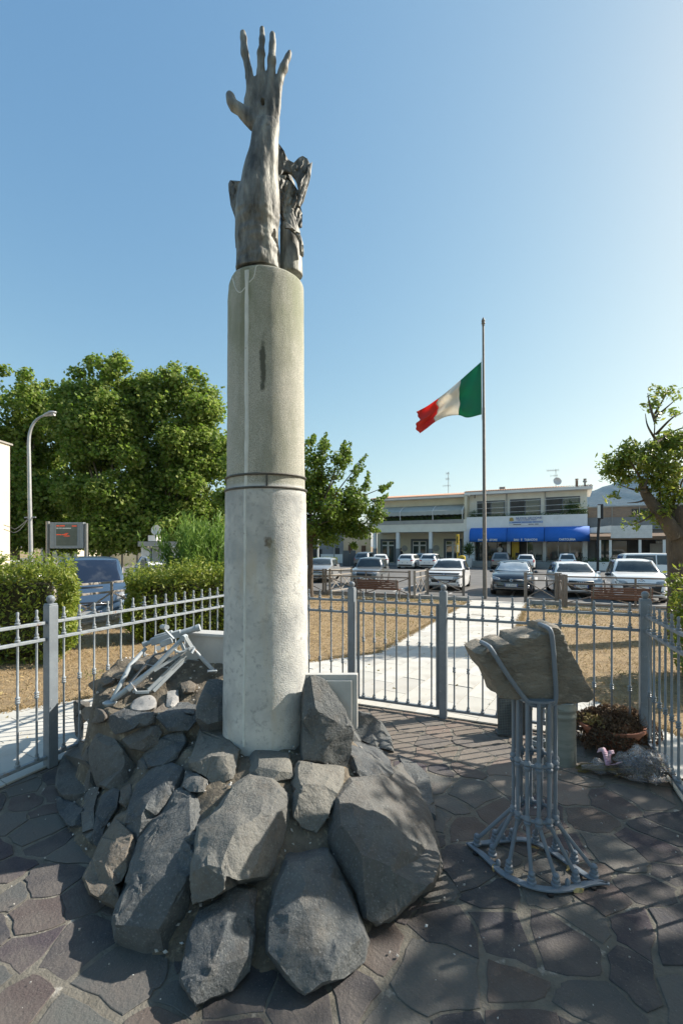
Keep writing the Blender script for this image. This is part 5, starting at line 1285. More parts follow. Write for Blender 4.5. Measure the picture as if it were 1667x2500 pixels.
# ================================================================== street furniture
mat('pole_metal', (.20, .185, .165), (.14, .125, .11), 9, .6, metal=.3, bump=.3, bscale=30, c3=(.27, .22, .17), c3scale=6)
mat('lamp_grey', (.42, .43, .43), (.34, .35, .35), 8, .45, metal=.4)
mat('flag_green', (.03, .28, .16), rough=.8, transl=.55)
mat('flag_white', (.78, .75, .68), rough=.8, transl=.5)
mat('flag_red', (.72, .075, .055), rough=.8, transl=.55)
mat('brown_metal', (.17, .14, .115), (.23, .195, .165), 7, .6, bump=.3, bscale=30)
mat('pale_metal', (.36, .34, .31), (.25, .21, .17), 14, .6, bump=.4, bscale=30, c3=(.2, .12, .07), c3scale=18)
mat('bench_wood', (.105, .045, .03), (.15, .075, .048), 10, .55, stretch=(1, 1, 6))
mat('bench_iron', (.12, .12, .12), (.2, .2, .19), 10, .6)
fpb = gt(1183, 1462); pole = thing('flagpole', 'tall slim grey flagpole with spear finial beside the path', 'flagpole', fpb)
fpt = pp(1179, 796, fpb.y) - fpb
MB().tube([(0, 0, 0), fpt * .35, fpt * .352, fpt * .7, fpt * .702, fpt], [.085, .075, .066, .06, .052, .042], 14).build('pole', 'pole_metal', pole, smooth=50)
MB().lathe([(.03, 0), (.06, .02), (.03, .05), (.075, .09), (.075, .13), (.05, .16), (.075, .2), (.06, .26), (.03, .32), (.002, .36)], fpt, 12).build('finial', 'pole_metal', pole, smooth=50)
fl = thing('flag', 'green white and red flag streaming left from the flagpole', 'flag', pp(1174, 1017, fpb.y))
ZF = lambda x, y: (980 + x * .438, 770 + y * .438)
top_c = bez([(443, 258, 0), (385, 308, 0), (325, 360, 0), (262, 415, 0), (205, 462, 0), (150, 505, 0), (90, 538, 0)], 6)
bot_c = bez([(445, 552, 0), (368, 570, 0), (318, 556, 0), (250, 565, 0), (186, 594, 0), (135, 628, 0), (86, 658, 0)], 6)
n = len(top_c); NR = 22
def fpoint(i, j):
    a, b = top_c[i], bot_c[i]; t = j / NR; s = i / (n - 1)
    p = a.lerp(b, t); p.x += (10 * math.sin(t * 9 + s * 5) + 5 * math.sin(t * 21)) * s; 
    d = fpb.y - .06 + .20 * s * math.sin(s * 9 + t * 3.4) + .10 * math.sin(s * 16 - t * 7) * min(1, s * 3) + .07 * math.sin(t * 12 + s * 6) * min(1, s * 4)
    return pp(*ZF(p.x, p.y), d)
cut = [0, (n - 1) // 3, 2 * (n - 1) // 3, n - 1]
for k, (nm, mm) in enumerate((('green_panel', 'flag_green'), ('white_panel', 'flag_white'), ('red_panel', 'flag_red'))):
    m = MB(); i0, i1 = cut[k], cut[k + 1]
    for i in range(i0, i1 + 1):
        for j in range(NR + 1): m.v.append(tuple(fpoint(i, j)))
    for i in range(i1 - i0):
        for j in range(NR): q = i * (NR + 1) + j; m.f.append((q, q + 1, q + NR + 2, q + NR + 1))
    m.build(nm, mm, fl, smooth=70, world=True).modifiers.new('s', 'SOLIDIFY').thickness = .004
m = MB(); m.tube([pp(1174.5, 875, fpb.y - .05), pp(1175.5, 1025, fpb.y - .05)], .008, 5); m.build('halyard', 'flag_white', fl, world=True)
# brown barriers of crossed rails
def barrier(A, B, label, bays=2, h=1.12, m='brown_metal', double=True):
    A, B = Vector(A), Vector(B); t = thing('barrier', label, 'barrier', A, group='low metal barriers between lawn and car park')
    def part(nm, f):
        q = MB(); f(q); return q.build(nm, m, t, world=True, bevel=.004)
    U = Vector((0, 0, 1)); dr = (B - A).normalized()
    for e in (A, B): part('post', lambda q: q.bar(e - U * .05, e + U * h, .09, .09))
    for z in (h - .07, h - .30, .12): part('rail', lambda q: q.bar(A + U * z, B + U * z, .045, .05))
    for k in range(bays):
        p, q_ = A.lerp(B, k / bays), A.lerp(B, (k + 1) / bays)
        if k: part('upright', lambda q: q.bar(p + U * .1, p + U * (h - .05), .05, .05))
        part('brace', lambda q: q.bar(p + U * .14, q_ + U * (h - .32), .03, .035)); part('brace', lambda q: q.bar(p + U * (h - .32) + Ld * .02, q_ + U * .14 + Ld * .02, .03, .035))
    return t
def bpt(u, b, z=ROAD + .02): p = bp(u, 1450, b); p.z = z; return p
bx0 = bpt(795, 18.0)
barrier(bpt(640, 18.0), bx0 - Gd * .12, 'brown crossed-rail barrier half hidden by the column', 2)
barrier(bx0, bpt(999, 18.0), 'long brown crossed-rail barrier behind the left bench', 2)
barrier(bx0 + Gd * .15 + Ld * .1, bx0 + Gd * .35 + Ld * 2.1, 'brown barrier turned toward the car park at the left bench', 2, m='pale_metal')
q1 = bpt(1007, 18.0); barrier(q1 + Ld * .1 + Gd * .05, q1 + Ld * 1.9 + Gd * .1, 'brown barrier turned back beside the white hatchback', 2, m='pale_metal')
q2 = q1 + Ld * 2.0 + Gd * .15
barrier(q2, q2 + Gd * 1.55, 'short brown barrier in front of the white hatchback', 1)
q3 = bpt(1282, 18.6); q4 = bpt(1357, 18.6)
barrier(q3, q4, 'short brown barrier in front of the black hatchback', 1)
barrier(q4 + Gd * .12, q4 + Gd * .2 - Ld * .9, 'narrow brown barrier turned toward the lawn by the white sports hatchback', 1)
q5 = bpt(1380, 17.5); barrier(q5, q5 + Gd * 4.1, 'long brown crossed-rail barrier behind the right bench', 2)
lbp = ab(-9.55, 6.6, -.12)
barrier(lbp, lbp + Ld * 2.6, 'weathered crossed-rail barrier in front of the blue van', 2, m='pale_metal', h=1.08)
barrier(lbp - Ld * 2.8, lbp - Ld * .15, 'weathered crossed-rail barrier behind the left hedge', 2, m='pale_metal', h=1.08)
def bench(A, B, label):
    A, B = Vector(A), Vector(B); t = thing('bench', label, 'bench', A.lerp(B, .5), group='slatted benches facing the lawn'); U = Vector((0, 0, 1)); dr = (B - A).normalized(); bk = Vector((-dr.y, dr.x, 0))
    if bk.y < 0: bk = -bk                                          # seat looks toward the car park
    for k in range(5):
        z = .45 + .075 * k; q = MB(); q.bar(A + U * z - bk * (.04 + .014 * k), B + U * z - bk * (.04 + .014 * k), .028, .058); q.build('back_slat', 'bench_wood', t, world=True, bevel=.005)
    for k in range(4):
        q = MB(); q.bar(A + U * .40 + bk * (.05 + .1 * k), B + U * .40 + bk * (.05 + .1 * k), .085, .03); q.build('seat_slat', 'bench_wood', t, world=True, bevel=.005)
    for e in (A.lerp(B, .04), A.lerp(B, .96)):
        q = MB(); q.tube(bez([e + U * .82 - bk * .13, e + U * .45 - bk * .03, e + U * .38 + bk * .1, e + U * .37 + bk * .38], 5), .022, 7); q.tube([e + U * .37 - bk * .0, e - bk * .06 - U * .02], .025, 7); q.tube([e + U * .37 + bk * .34, e + bk * .38 - U * .02], .025, 7); q.build('leg_frame', 'bench_iron', t, smooth=50, world=True)
ba = bp(868, 1450, 17.0); ba.z = gz(17); bb_ = bp(973, 1450, 17.0); bb_.z = gz(17); bench(ba, bb_, 'brown slatted bench on the lawn left of the gate, seen from behind')
ba = bp(1441, 1450, 16.7); ba.z = gz(17); bb_ = bp(1592, 1450, 16.7); bb_.z = gz(17); bench(ba, bb_, 'brown slatted bench on the lawn at the right, seen from behind')
# street lamp
lp = pp(76, 1400, 18); lp.z = ROAD; la = thing('street_lamp', 'tall curved street lamp in front of the plane trees', 'street lamp', lp)
ZL = lambda x, y: (x * .17857, 980 + y * .17857)
q = MB(); pts = bez([lp] + [pp(*ZL(x, y), 18) for x, y in ((425, 2000), (412, 1400), (402, 800), (400, 540), (420, 400), (470, 290), (540, 225), (610, 190))], 5)
q.tube(pts, [.085 - .045 * i / (len(pts) - 1) for i in range(len(pts))], 10); q.build('pole', 'lamp_grey', la, smooth=60, world=True)
q = MB(); a, b = pp(*ZL(600, 192), 18), pp(*ZL(775, 145), 18); mid = a.lerp(b, .55); q.tube([a, a.lerp(b, .15), mid + Vector((0, 0, .02)), a.lerp(b, .85), b], [(.05, .04), (.09, .06), (.13, .085), (.11, .06), (.02, .02)], 12); q.build('lamp_head', 'lamp_grey', la, smooth=50, world=True)
q = MB(); q.tube([mid - Vector((.2, 0, .04)), mid + Vector((.16, 0, .04)) - Vector((0, 0, .06))], [.075, .075], 8); q.build('lens', 'road_paint', la, smooth=50, world=True)
q = MB(); q.tube([pp(*ZL(340, 1588), 18), pp(*ZL(495, 1584), 18)], .025, 6); q.build('cross_arm', 'lamp_grey', la, world=True)
mat('cable', (.05, .05, .05), rough=.7)
for sag, y1 in ((1745, 1720), (1790, 1778)):
    q = MB(); q.tube(bez([pp(*ZL(395, 1600), 18), pp(*ZL(290, sag - 50), 17.5), pp(*ZL(210, sag), 17), pp(*ZL(145, y1), 16.5), pp(*ZL(60, y1 - 30), 16)], 5), .012, 5)
    tag(q.build('cable', 'cable', None, smooth=60), 'upper slack cable from the lamp post to the pale building' if sag < 1760 else 'lower slack cable from the lamp post to the pale building', 'cable')
# display board
mat('board_grey', (.26, .29, .31), (.22, .25, .27), 5, .45)
mat('board_post', (.20, .20, .19), (.26, .26, .25), 5, .5, metal=.3)
mat('board_screen', (.10, .125, .105), (.13, .155, .13), 3, .3)
mat('board_line', (.05, .06, .05), rough=.5)
mat('led_red', (.55, .06, .02), rough=.5, emit=.35)
mat('led_white', (.75, .75, .72), rough=.5)
ZB = lambda x, y: (90 + x * .2105, 1240 + y * .2105)
DB = 20.0; bo = pp(160, 1400, DB); bo.z = ROAD; bd = thing('display_board', 'grey electronic notice board on two posts behind the blue van', 'notice board', bo)
def bpart(nm, x0, y0, x1, y1, yo, th_, m, **k):
    a, b = pp(*ZB(x0, y0), DB), pp(*ZB(x1, y1), DB); q = MB(); q.b2((a.x, DB + yo, b.z), (b.x, DB + yo + th_, a.z)); return q.build(nm, m, bd, world=True, **k)
for x in (115, 560):
    q = MB(); a = pp(*ZB(x, 155 if x < 300 else 178), DB); q.tube([(a.x, DB + .1, ROAD - .02), (a.x, DB + .1, a.z)], .077, 12); q.build('post', 'board_post', bd, smooth=50, world=True)
bpart('cabinet', 152, 168, 543, 470, 0, .2, 'board_grey', bevel=.015)
for x in (205, 495): bpart('panel_seam', x - 2, 170, x + 2, 468, -.004, .01, 'board_post')
scn = bpart('screen', 228, 190, 472, 438, -.008, .02, 'board_screen')
def line(nm, x0, y0, x1, y1, m):
    a, b = pp(*ZB(x0, y0), DB), pp(*ZB(x1, y1), DB); q = MB(); q.b2((a.x, DB - .013, b.z), (b.x, DB - .009, a.z)); q.build(nm, m, scn, world=True)
for k in range(12): line('screen_row', 230, 255 + 15 * k, 470, 258 + 15 * k, 'board_line')
# lit lines too blurred to read: one strip of light per word
for (x_, y_, ws_, h_, m_) in ((232, 208, (34, 56), 12, 'led_red'), (412, 210, (56,), 11, 'led_red'), (232, 236, (26, 30, 100), 10, 'led_white'), (330, 296, (40,), 7, 'led_red'), (232, 310, (60, 58), 10, 'led_red'), (318, 326, (68,), 8, 'led_red')):
    for w_ in ws_: line('lit_word', x_, y_ - h_ / 2, x_ + w_, y_ + h_ / 2, m_); x_ += w_ + 7

# ================================================================== cars
mat('car_white', (.80, .80, .79), rough=.25, spec=.5, coat=.6)
mat('car_black', (.018, .020, .026), rough=.2, spec=.5, coat=.9)
mat('car_grey', (.20, .215, .225), rough=.3, metal=.4, coat=.6)
mat('car_silver', (.40, .41, .41), rough=.3, metal=.5, coat=.5)
mat('car_dark', (.055, .06, .065), rough=.3, metal=.3, coat=.6)
mat('car_blue', (.075, .125, .195), rough=.35, metal=.35, coat=.5)
mat('car_taupe', (.25, .24, .225), rough=.3, metal=.4, coat=.5)
mat('car_glass', (.05, .062, .064), (.025, .03, .032), 1.6, .04, spec=.9)
mat('car_glass_blue', (.016, .026, .05), (.06, .07, .09), 2.2, .08, spec=.5, lo=.55, hi=.75)
mat('sun_shade', (.62, .66, .68), (.42, .47, .5), 2.5, .25, metal=.4, bump=.5, bscale=5, bdist=.05)
mat('car_trim', (.015, .015, .016), rough=.45)
mat('car_chrome', (.65, .66, .67), rough=.15, metal=.9)
mat('car_lamp', (.45, .47, .48), (.2, .21, .22), 14, .12, spec=.7, coat=1)
mat('car_tail', (.35, .015, .015), rough=.15, coat=.8)
mat('tyre', (.02, .02, .02), rough=.8)
mat('rim', (.38, .38, .38), rough=.3, metal=.8)
mat('plate', (.75, .75, .73), rough=.4)
mat('plate_blue', (.02, .07, .32), rough=.4)
mat('plate_ink', (.02, .02, .02), rough=.6)
def interp(tab, x):
    if x <= tab[0][0]: return tab[0][1]
    for (a, p), (b, q) in zip(tab, tab[1:]):
        if x <= b: return p + (q - p) * (x - a) / (b - a)
    return tab[-1][1]
CAR_CACHE = {}
def car(label, loc, heading, paint, W_=1.78, L_=4.1, Ht=1.47, prof=None, belt=.92, hood=None, kind='hatch', plate='', emblem=None, front=None, glass='car_glass', shade=False, group=None, detail=True, name='parked_car', rails=False, tail='side', lower='car_trim', cabin=None):
    """length axis -Y is the nose; origin on the ground at the centre"""
    t = thing(name, label, 'van' if 'van' in name else 'car', loc, math.atan2(heading.y, heading.x) + math.pi / 2, group)
    hw = W_ / 2; hl = L_ / 2; wr = .31 if Ht < 1.7 else .34; ax = (-hl + .19 * L_, hl - .18 * L_)
    hd = hood or {'hatch': .98, 'suv': 1.08, 'van': 1.12, 'mini': .93}[kind]
    bt = belt
    ck = cabin or {'hatch': (-.20, -.04, .36, .47), 'suv': (-.22, -.08, .36, .47), 'van': (-.33, -.20, .44, .485), 'mini': (-.17, -.07, .36, .46), 'coupe': (-.14, .02, .22, .42)}[kind]
    cow, rf, rr_, tl = [q * L_ for q in ck]                          # cowl, roof front, roof rear, tail
    ztop = [(-hl, .62), (-hl + .05, .72), (-hl + .18, hd - .13), (-hl + .5, hd - .06), (cow, hd + .02), (tl - .02, bt + .06), (hl - .25, bt + .05), (hl - .08, bt - .02), (hl, bt - .12)]
    wid = [(-hl, .74), (-hl + .10, .86), (-hl + .35, .955), (-hl + .8, .99), (0, 1), (hl - .6, .985), (hl - .2, .94), (hl - .05, .86), (hl, .80)]
    ys = sorted(set([-hl, -hl + .04, -hl + .12, -hl + .25, -hl + .45, cow, cow + .3, 0, .5, tl - .1, hl - .3, hl - .15, hl - .05, hl] + [a + wr * 1.14 * k for a in ax for k in (-1, -.96, -.8, -.5, -.2, .2, .5, .8, .96, 1)]))
    m = MB(); rows = []
    for y in ys:
        w = hw * interp(wid, y); zt = interp(ztop, y); zb = .20
        if y < -hl + .2: zb = .20 + .10 * (1 - (y + hl) / .2)
        if y > hl - .2: zb = .26 + .08 * (y - hl + .2) / .2
        za = zb
        for a in ax:
            dy = abs(y - a)
            if dy < wr * 1.14: za = max(za, wr + math.sqrt((wr * 1.14) ** 2 - dy * dy))
        zm = max(za + .03, .52); zs = max(zm + .04, .74)
        zs = min(zs, zt - .03); zm = min(zm, zs - .02); za = min(za, zm - .01)
        rows.append([(0, zb), (w * .82, zb), (w * .84, za), (w * .985, za + .0), (w, zm), (w * .985, zs), (w * .93, zt - .02), (w * .80, zt), (w * .4, zt + .022), (0, zt + .03)])
    k = len(rows[0])
    for y, r in zip(ys, rows):
        full = [(-x, z) for x, z in r[::-1]] + [(x, z) for x, z in r[1:-1]]
        for x, z in full: m.v.append((x, y, z))
    F_ = 2 * k - 2
    for i in range(len(ys) - 1):
        for j in range(F_): m.f.append((i * F_ + j, i * F_ + (j + 1) % F_, (i + 1) * F_ + (j + 1) % F_, (i + 1) * F_ + j))
    m.f.append(tuple(range(F_))); m.f.append(tuple((len(ys) - 1) * F_ + j for j in range(F_))[::-1])
    # glasshouse
    roof = [(cow, hd - .02), (cow + (rf - cow) * .5, hd + (Ht - hd) * .56), (rf - .05, Ht - .055), (rf + .12, Ht - .015), ((rf + rr_) / 2, Ht), (rr_ - .1, Ht - .03), (rr_ + .05, Ht - .09), (tl - (tl - rr_) * .35, bt + (Ht - bt) * .45), (tl, bt)]
    y2 = [cow, cow + (rf - cow) * .25, cow + (rf - cow) * .5, cow + (rf - cow) * .75, rf - .04, rf + .1, (rf + rr_) / 2, rr_ - .12, rr_, rr_ + (tl - rr_) * .3, rr_ + (tl - rr_) * .65, tl]
    o0 = len(m.v); nr = 11
    for y in y2:
        zr = interp(roof, y); wb = hw * min(interp(wid, y), 1) * .93; f = max(0, min(1, (zr - bt + .05) / (Ht - bt)))
        wr2 = wb - (hw * (.20 if kind != 'van' else .12)) * f; zb = min(bt - .04, zr - .02)
        half = [(wb, zb), (wb, min(bt, zr - .01)), (wr2 + (wb - wr2) * .12, zr - .10 * f - .008), (wr2 - .03, zr - .035 * f - .004), (wr2 * .6, zr), (0, zr + .012)]
        full = [(-x, z) for x, z in half] + [(x, z) for x, z in half[-2::-1]]
        for x, z in full: m.v.append((x, y, z))
    for i in range(len(y2) - 1):
        for j in range(nr - 1): m.f.append((o0 + i * nr + j, o0 + i * nr + j + 1, o0 + (i + 1) * nr + j + 1, o0 + (i + 1) * nr + j))
    body = m.build('body', paint, t, smooth=32)
    bvh = BVHTree.FromPolygons([Vector(v) for v in m.v], m.f)
    def decal(nm, poly, axis, sign, mt, off=.006, grid=.07, parent=None):
        """a lamp, pane or grille shaped to the bodywork"""
        n = len(poly); xs = [p[0] for p in poly]; zs_ = [p[1] for p in poly]; ex = []
        for gx in np.arange(min(xs) + grid / 2, max(xs), grid):
            for gy in np.arange(min(zs_) + grid / 2, max(zs_), grid):
                ins = False
                for i in range(n):
                    a, b = poly[i], poly[i - 1]
                    if (a[1] > gy) != (b[1] > gy) and gx < (b[0] - a[0]) * (gy - a[1]) / (b[1] - a[1]) + a[0]: ins = not ins
                if ins: ex.append((float(gx), float(gy)))
        r2 = delaunay_2d_cdt([Vector(p) for p in list(poly) + ex], [(i, (i + 1) % n) for i in range(n)], [list(range(n))], 1, 1e-4)
        q = MB(); ok = True
        for p in r2[0]:
            if axis == 'y': hit = bvh.ray_cast(Vector((p.x, sign * 9, p.y)), Vector((0, -sign, 0))); fb = Vector((p.x, sign * hl * .9, p.y))
            else: hit = bvh.ray_cast(Vector((sign * 5, p.x, p.y)), Vector((-sign, 0, 0))); fb = Vector((sign * hw * .8, p.x, p.y))
            h_ = hit[0] if hit[0] is not None else fb
            h_ = h_ + (Vector((0, sign * off, off * .4)) if axis == 'y' else Vector((sign * off, 0, 0))); q.v.append(tuple(h_))
        q.f = [tuple(f) for f in r2[2]]
        o = q.build(nm, mt, parent or t, smooth=30); s_ = o.modifiers.new('s', 'SOLIDIFY'); s_.thickness = .008; s_.offset = 0
        return o
    def sym(poly): return [(-x, z) for x, z in poly][::-1]
    # windscreen and panes
    wsw = hw * .80; wst = hw * (.62 if kind != 'van' else .72)
    z0, z1 = hd + .05, Ht - .085
    ws = [(-wsw, z0), (-wsw * .5, z0 - .015), (0, z0 - .02), (wsw * .5, z0 - .015), (wsw, z0), (wst, z1), (0, z1 + .015), (-wst, z1)]
    decal('windscreen', ws, 'y', -1, 'sun_shade' if shade else glass)
    rz0 = bt + .05; rw = [(-hw * .70, rz0), (hw * .70, rz0), (hw * .58, Ht - .13), (-hw * .58, Ht - .13)]
    decal('rear_window', rw, 'y', 1, glass)
    for s in (-1, 1):
        yA, yB, yC = cow + (rf - cow) * .45, (rf + rr_) / 2 - .02 * L_, rr_ - .02
        decal('side_window', [(yA - .12, bt + .03), (yB - .03, bt + .03), (yB - .03, Ht - .12), (rf + .05, Ht - .12)], 'x', s, glass)
        decal('side_window', [(yB + .04, bt + .03), (yC + .12, bt + .05), (yC - .05, Ht - .13), (yB + .04, Ht - .12)], 'x', s, glass)
    # wheels
    for a in ax:
        for s in (-1, 1):
            q = MB(); M_ = Matrix.Rotation(R(90) * s, 4, 'Y')
            q.lathe([(wr * .60, -.10), (wr * .93, -.105), (wr, -.07), (wr, .07), (wr * .93, .105), (wr * .62, .10), (wr * .60, .07)], (s * (hw - .115), a, wr), 20, M_)
            w_ = q.build('wheel', 'tyre', t, smooth=40)
            q = MB(); q.lathe([(.05, .06), (wr * .6, .06), (wr * .62, .095), (wr * .55, .085), (wr * .2, .075), (.05, .09), (.001, .09)], (s * (hw - .115), a, wr), 20, M_); q.build('rim', 'rim', w_, smooth=30)
    q = MB(); q.box((0, 0, .30), (W_ * .78, L_ * .86, .2)); q.build('underbody', 'car_trim', t)
    # mirrors
    for s in (-1, 1):
        q = MB(); q.sphere((s * (hw + .06), cow + .38 * (rf - cow) + .05, bt + .06), .085, 10, 6, .75, Matrix.Scale(1.15, 4, (1, 0, 0))); q.bar((s * hw * .9, cow + .3 * (rf - cow) + .08, bt + .02), (s * (hw + .05), cow + .35 * (rf - cow) + .06, bt + .04), .05, .035); q.build('mirror', 'car_trim' if lower == 'car_trim' else paint, t, smooth=50)
    if rails:
        for s in (-1, 1):
            q = MB(); q.tube(bez([(s * hw * .70, rf + .05, Ht - .03), (s * hw * .70, rf + .2, Ht + .045), (s * hw * .70, rr_ - .2, Ht + .03), (s * hw * .70, rr_, Ht - .05)], 5), .02, 6); q.build('roof_rail', 'car_trim', t, smooth=50)
    # nose
    F = front or {}
    for s in (-1, 1):
        hp_ = F.get('lamp', [(hw * .50, .66), (hw * .82, .70), (hw * .93, .80), (hw * .86, .83), (hw * .52, .75)])
        decal('headlight', hp_ if s > 0 else sym(hp_), 'y', -1, 'car_lamp', grid=.05)
    if detail:
        gr = F.get('grille', [(-hw * .46, .60), (hw * .46, .60), (hw * .50, .72), (-hw * .50, .72)])
        decal('grille', gr, 'y', -1, 'car_trim', .005, .06)
        it = F.get('intake', [(-hw * .62, .34), (hw * .62, .34), (hw * .70, .46), (-hw * .70, .46)])
        decal('lower_intake', it, 'y', -1, 'car_trim', .005, .06)
        for b_ in F.get('bars', []): decal('chrome_bar', b_, 'y', -1, 'car_chrome', .014, .08)
        for b_ in F.get('dark', []): decal('trim_panel', b_, 'y', -1, 'car_trim', .008, .06)
        for s in (-1, 1):
            fg = F.get('fog', [(hw * .66, .42), (hw * .78, .42), (hw * .78, .48), (hw * .66, .48)])
            decal('fog_lamp', fg if s > 0 else sym(fg), 'y', -1, 'car_lamp', .010, .05)
    # plates front and rear
    for s, zz in ((-1, F.get('pz', .46)), (1, .60 if kind != 'mini' else .52)):
        h_ = bvh.ray_cast(Vector((0, s * 9, zz)), Vector((0, -s, 0)))[0]; yy = (h_.y if h_ else s * hl) + s * .018
        q = MB(); q.box((0, yy, zz), (.52, .012, .115)); p_ = q.build('plate', 'plate', t, bevel=.003)
        for e in (-1, 1): q = MB(); q.box((e * .24, yy + s * .007, zz), (.036, .004, .108)); q.build('plate_band', 'plate_blue', p_)
        if plate and s == (-1 if detail else 1):
            o = obj('lettering', text_mesh(plate, .105, 'lettering', .001), 'plate_ink', p_); o.location = (0, yy + s * .009, zz); o.rotation_euler = (R(90), 0, 0 if s < 0 else math.pi)
    if emblem:
        z = F.get('ez', .66); h_ = bvh.ray_cast(Vector((0, -9, z)), Vector((0, 1, 0)))[0]; y = (h_.y if h_ else -hl) - .022; q = MB()
        if emblem == 'ring_vw':
            q.tube([(.062 * math.cos(a / 24 * 6.2832), y, z + .062 * math.sin(a / 24 * 6.2832)) for a in range(24)], .009, 6, closed=True)
            q.tube([(-.034, y, z + .046), (-.012, y, z - .002), (0, y, z + .022), (.012, y, z - .002), (.034, y, z + .046)], .0065, 5)
            q.tube([(-.052, y, z + .022), (-.024, y, z - .052), (0, y, z - .008), (.024, y, z - .052), (.052, y, z + .022)], .0065, 5)
        elif emblem == 'rings':
            for c in (-.115, -.038, .038, .115): q.tube([(c + .052 * math.cos(a / 20 * 6.2832), y, z + .052 * math.sin(a / 20 * 6.2832)) for a in range(20)], .0085, 6, closed=True)
        elif emblem == 'chevrons':
            for dz in (0, -.06): q.tube([(-.11, y, z - .045 + dz), (0, y, z + .03 + dz), (.11, y, z - .045 + dz)], .016, 6)
        q.build('emblem', 'car_chrome', t, smooth=50)
    # tail
    for s in (-1, 1):
        tp = [(hw * .60, bt - .18), (hw * .90, bt - .14), (hw * .90, bt - .02), (hw * .58, bt - .05)] if tail == 'side' else [(hw * .72, bt - .26), (hw * .90, bt - .24), (hw * .88, bt + .02), (hw * .74, bt)]
        if tail == 'round': tp = [(hw * .72 + .075 * math.cos(a / 10 * 6.2832), bt - .12 + .095 * math.sin(a / 10 * 6.2832)) for a in range(10)]
        decal('tail_light', tp if s > 0 else sym(tp), 'y', 1, 'car_tail', .008, .05)
    decal('rear_valance', [(-hw * .75, .30), (hw * .75, .30), (hw * .78, .42), (-hw * .78, .42)], 'y', 1, 'car_trim', .006, .08)
    return t
def cpos(u, b): p = bp(u, 1450, b); p.z = ROAD; return p
NEAR = 'cars parked nose-on along the lawn'; FAR = 'cars parked tail-on in front of the shops'
hd_ = -Ld
def near(label, u, b, L_, **k):
    h_ = k.pop('head', hd_); c = cpos(u, b) - h_ * (L_ / 2); return car(label, c, h_, L_=L_, group=NEAR, **k)
near('old silver-grey saloon half hidden behind the tree trunk', 770, 23.6, 4.3, paint='car_silver', W_=1.72, Ht=1.42, kind='hatch', head=Vector((-.15, -.99, 0)), front={'bars': [[(-.5, .64), (.5, .64), (.5, .66), (-.5, .66)]]})
near('small metallic grey hatchback behind the left bench', 888, 22.0, 3.7, paint='car_grey', W_=1.66, Ht=1.52, kind='mini', hood=.98, head=Vector((-.26, -.97, 0)), front={'lamp': [(.40, .68), (.66, .70), (.76, .86), (.62, .88), (.44, .80)]})
near('white hatchback with dark roof and black lower bumper, chevron badge', 1082, 21.6, 4.0, paint='car_white', W_=1.76, Ht=1.49, hood=1.02, belt=.95, plate='GP 740FB', emblem='chevrons', head=Vector((-.37, -.93, 0)),
     front={'lamp': [(.42, .56), (.66, .58), (.78, .68), (.76, .74), (.46, .70)], 'grille': [(-.56, .42), (.56, .42), (.60, .56), (-.60, .56)], 'dark': [[(-.80, .76), (.80, .76), (.72, .86), (-.72, .86)]], 'bars': [[(-.76, .80), (.76, .80), (.74, .825), (-.74, .825)], [(-.78, .775), (.78, .775), (.78, .79), (-.78, .79)]], 'ez': .80, 'pz': .44, 'fog': [(.60, .38), (.70, .38), (.70, .46), (.60, .46)], 'intake': [(-.78, .25), (.78, .25), (.80, .36), (-.80, .36)]})
near('black hatchback with silver sunshade behind its windscreen', 1247, 20.6, 4.26, paint='car_black', W_=1.80, Ht=1.46, hood=.98, plate='FX 226ZS', emblem='ring_vw', shade=True, lower='body',
     front={'ez': .68, 'pz': .47, 'bars': [[(-.56, .665), (.56, .665), (.56, .68), (-.56, .68)], [(-.66, .37), (.66, .37), (.72, .395), (-.72, .395)]]})
near('white sports hatchback with large black grille and ring badge', 1418, 20.8, 4.3, paint='car_white', W_=1.80, Ht=1.43, hood=.97, plate='EZ 759KD', emblem='rings', head=Vector((-.30, -.95, 0)), lower='body',
     front={'grille': [(-.36, .34), (.36, .34), (.50, .52), (.46, .72), (-.46, .72), (-.50, .52)], 'ez': .64, 'pz': .49, 'intake': [(-.80, .28), (.80, .28), (.80, .32), (-.80, .32)], 'fog': [(.58, .36), (.76, .40), (.76, .50), (.64, .48)]})
near('white crossover with black bumper, roof rails and chevron badge', 1566, 19.9, 4.2, paint='car_white', W_=1.82, Ht=1.60, kind='suv', emblem='chevrons', rails=True, head=Vector((-.42, -.91, 0)),
     front={'lamp': [(.44, .70), (.70, .74), (.82, .84), (.80, .87), (.46, .80)], 'grille': [(-.58, .46), (.58, .46), (.62, .66), (-.62, .66)], 'bars': [[(-.80, .86), (.80, .86), (.78, .885), (-.78, .885)], [(-.80, .82), (.80, .82), (.80, .84), (-.80, .84)]], 'ez': .86, 'pz': .56, 'dark': [[(-.84, .78), (-.5, .74), (.5, .74), (.84, .78), (.80, .68), (-.80, .68)]]})
def far(label, u, b, L_, **k):
    h_ = k.pop('head', Ld); c = cpos(u, b) + h_ * (L_ / 2); return car(label, c, h_, L_=L_, group=FAR, detail=False, **k)
far('dark grey crossover parked beside the grey garden gates', 880, 44.5, 4.2, paint='car_grey', W_=1.78, Ht=1.55, kind='suv', tail='tall')
far('white coupe parked left of the arcade', 928, 43.6, 4.1, paint='car_white', W_=1.74, Ht=1.36, kind='hatch', head=Vector((.1, .99, 0)))
far('white premium hatchback tail-on before the arcade, dark plate', 988, 42.0, 4.0, paint='car_white', W_=1.76, Ht=1.42, kind='hatch', lower='body')
far('silver hatchback tucked between two white cars before the arcade', 1022, 46.5, 3.9, paint='car_silver', W_=1.70, Ht=1.45, kind='hatch')
far('white round-tailed hatchback just left of the yellow bus pole', 1042, 42.4, 4.0, paint='car_white', W_=1.74, Ht=1.46, kind='hatch', tail='side')
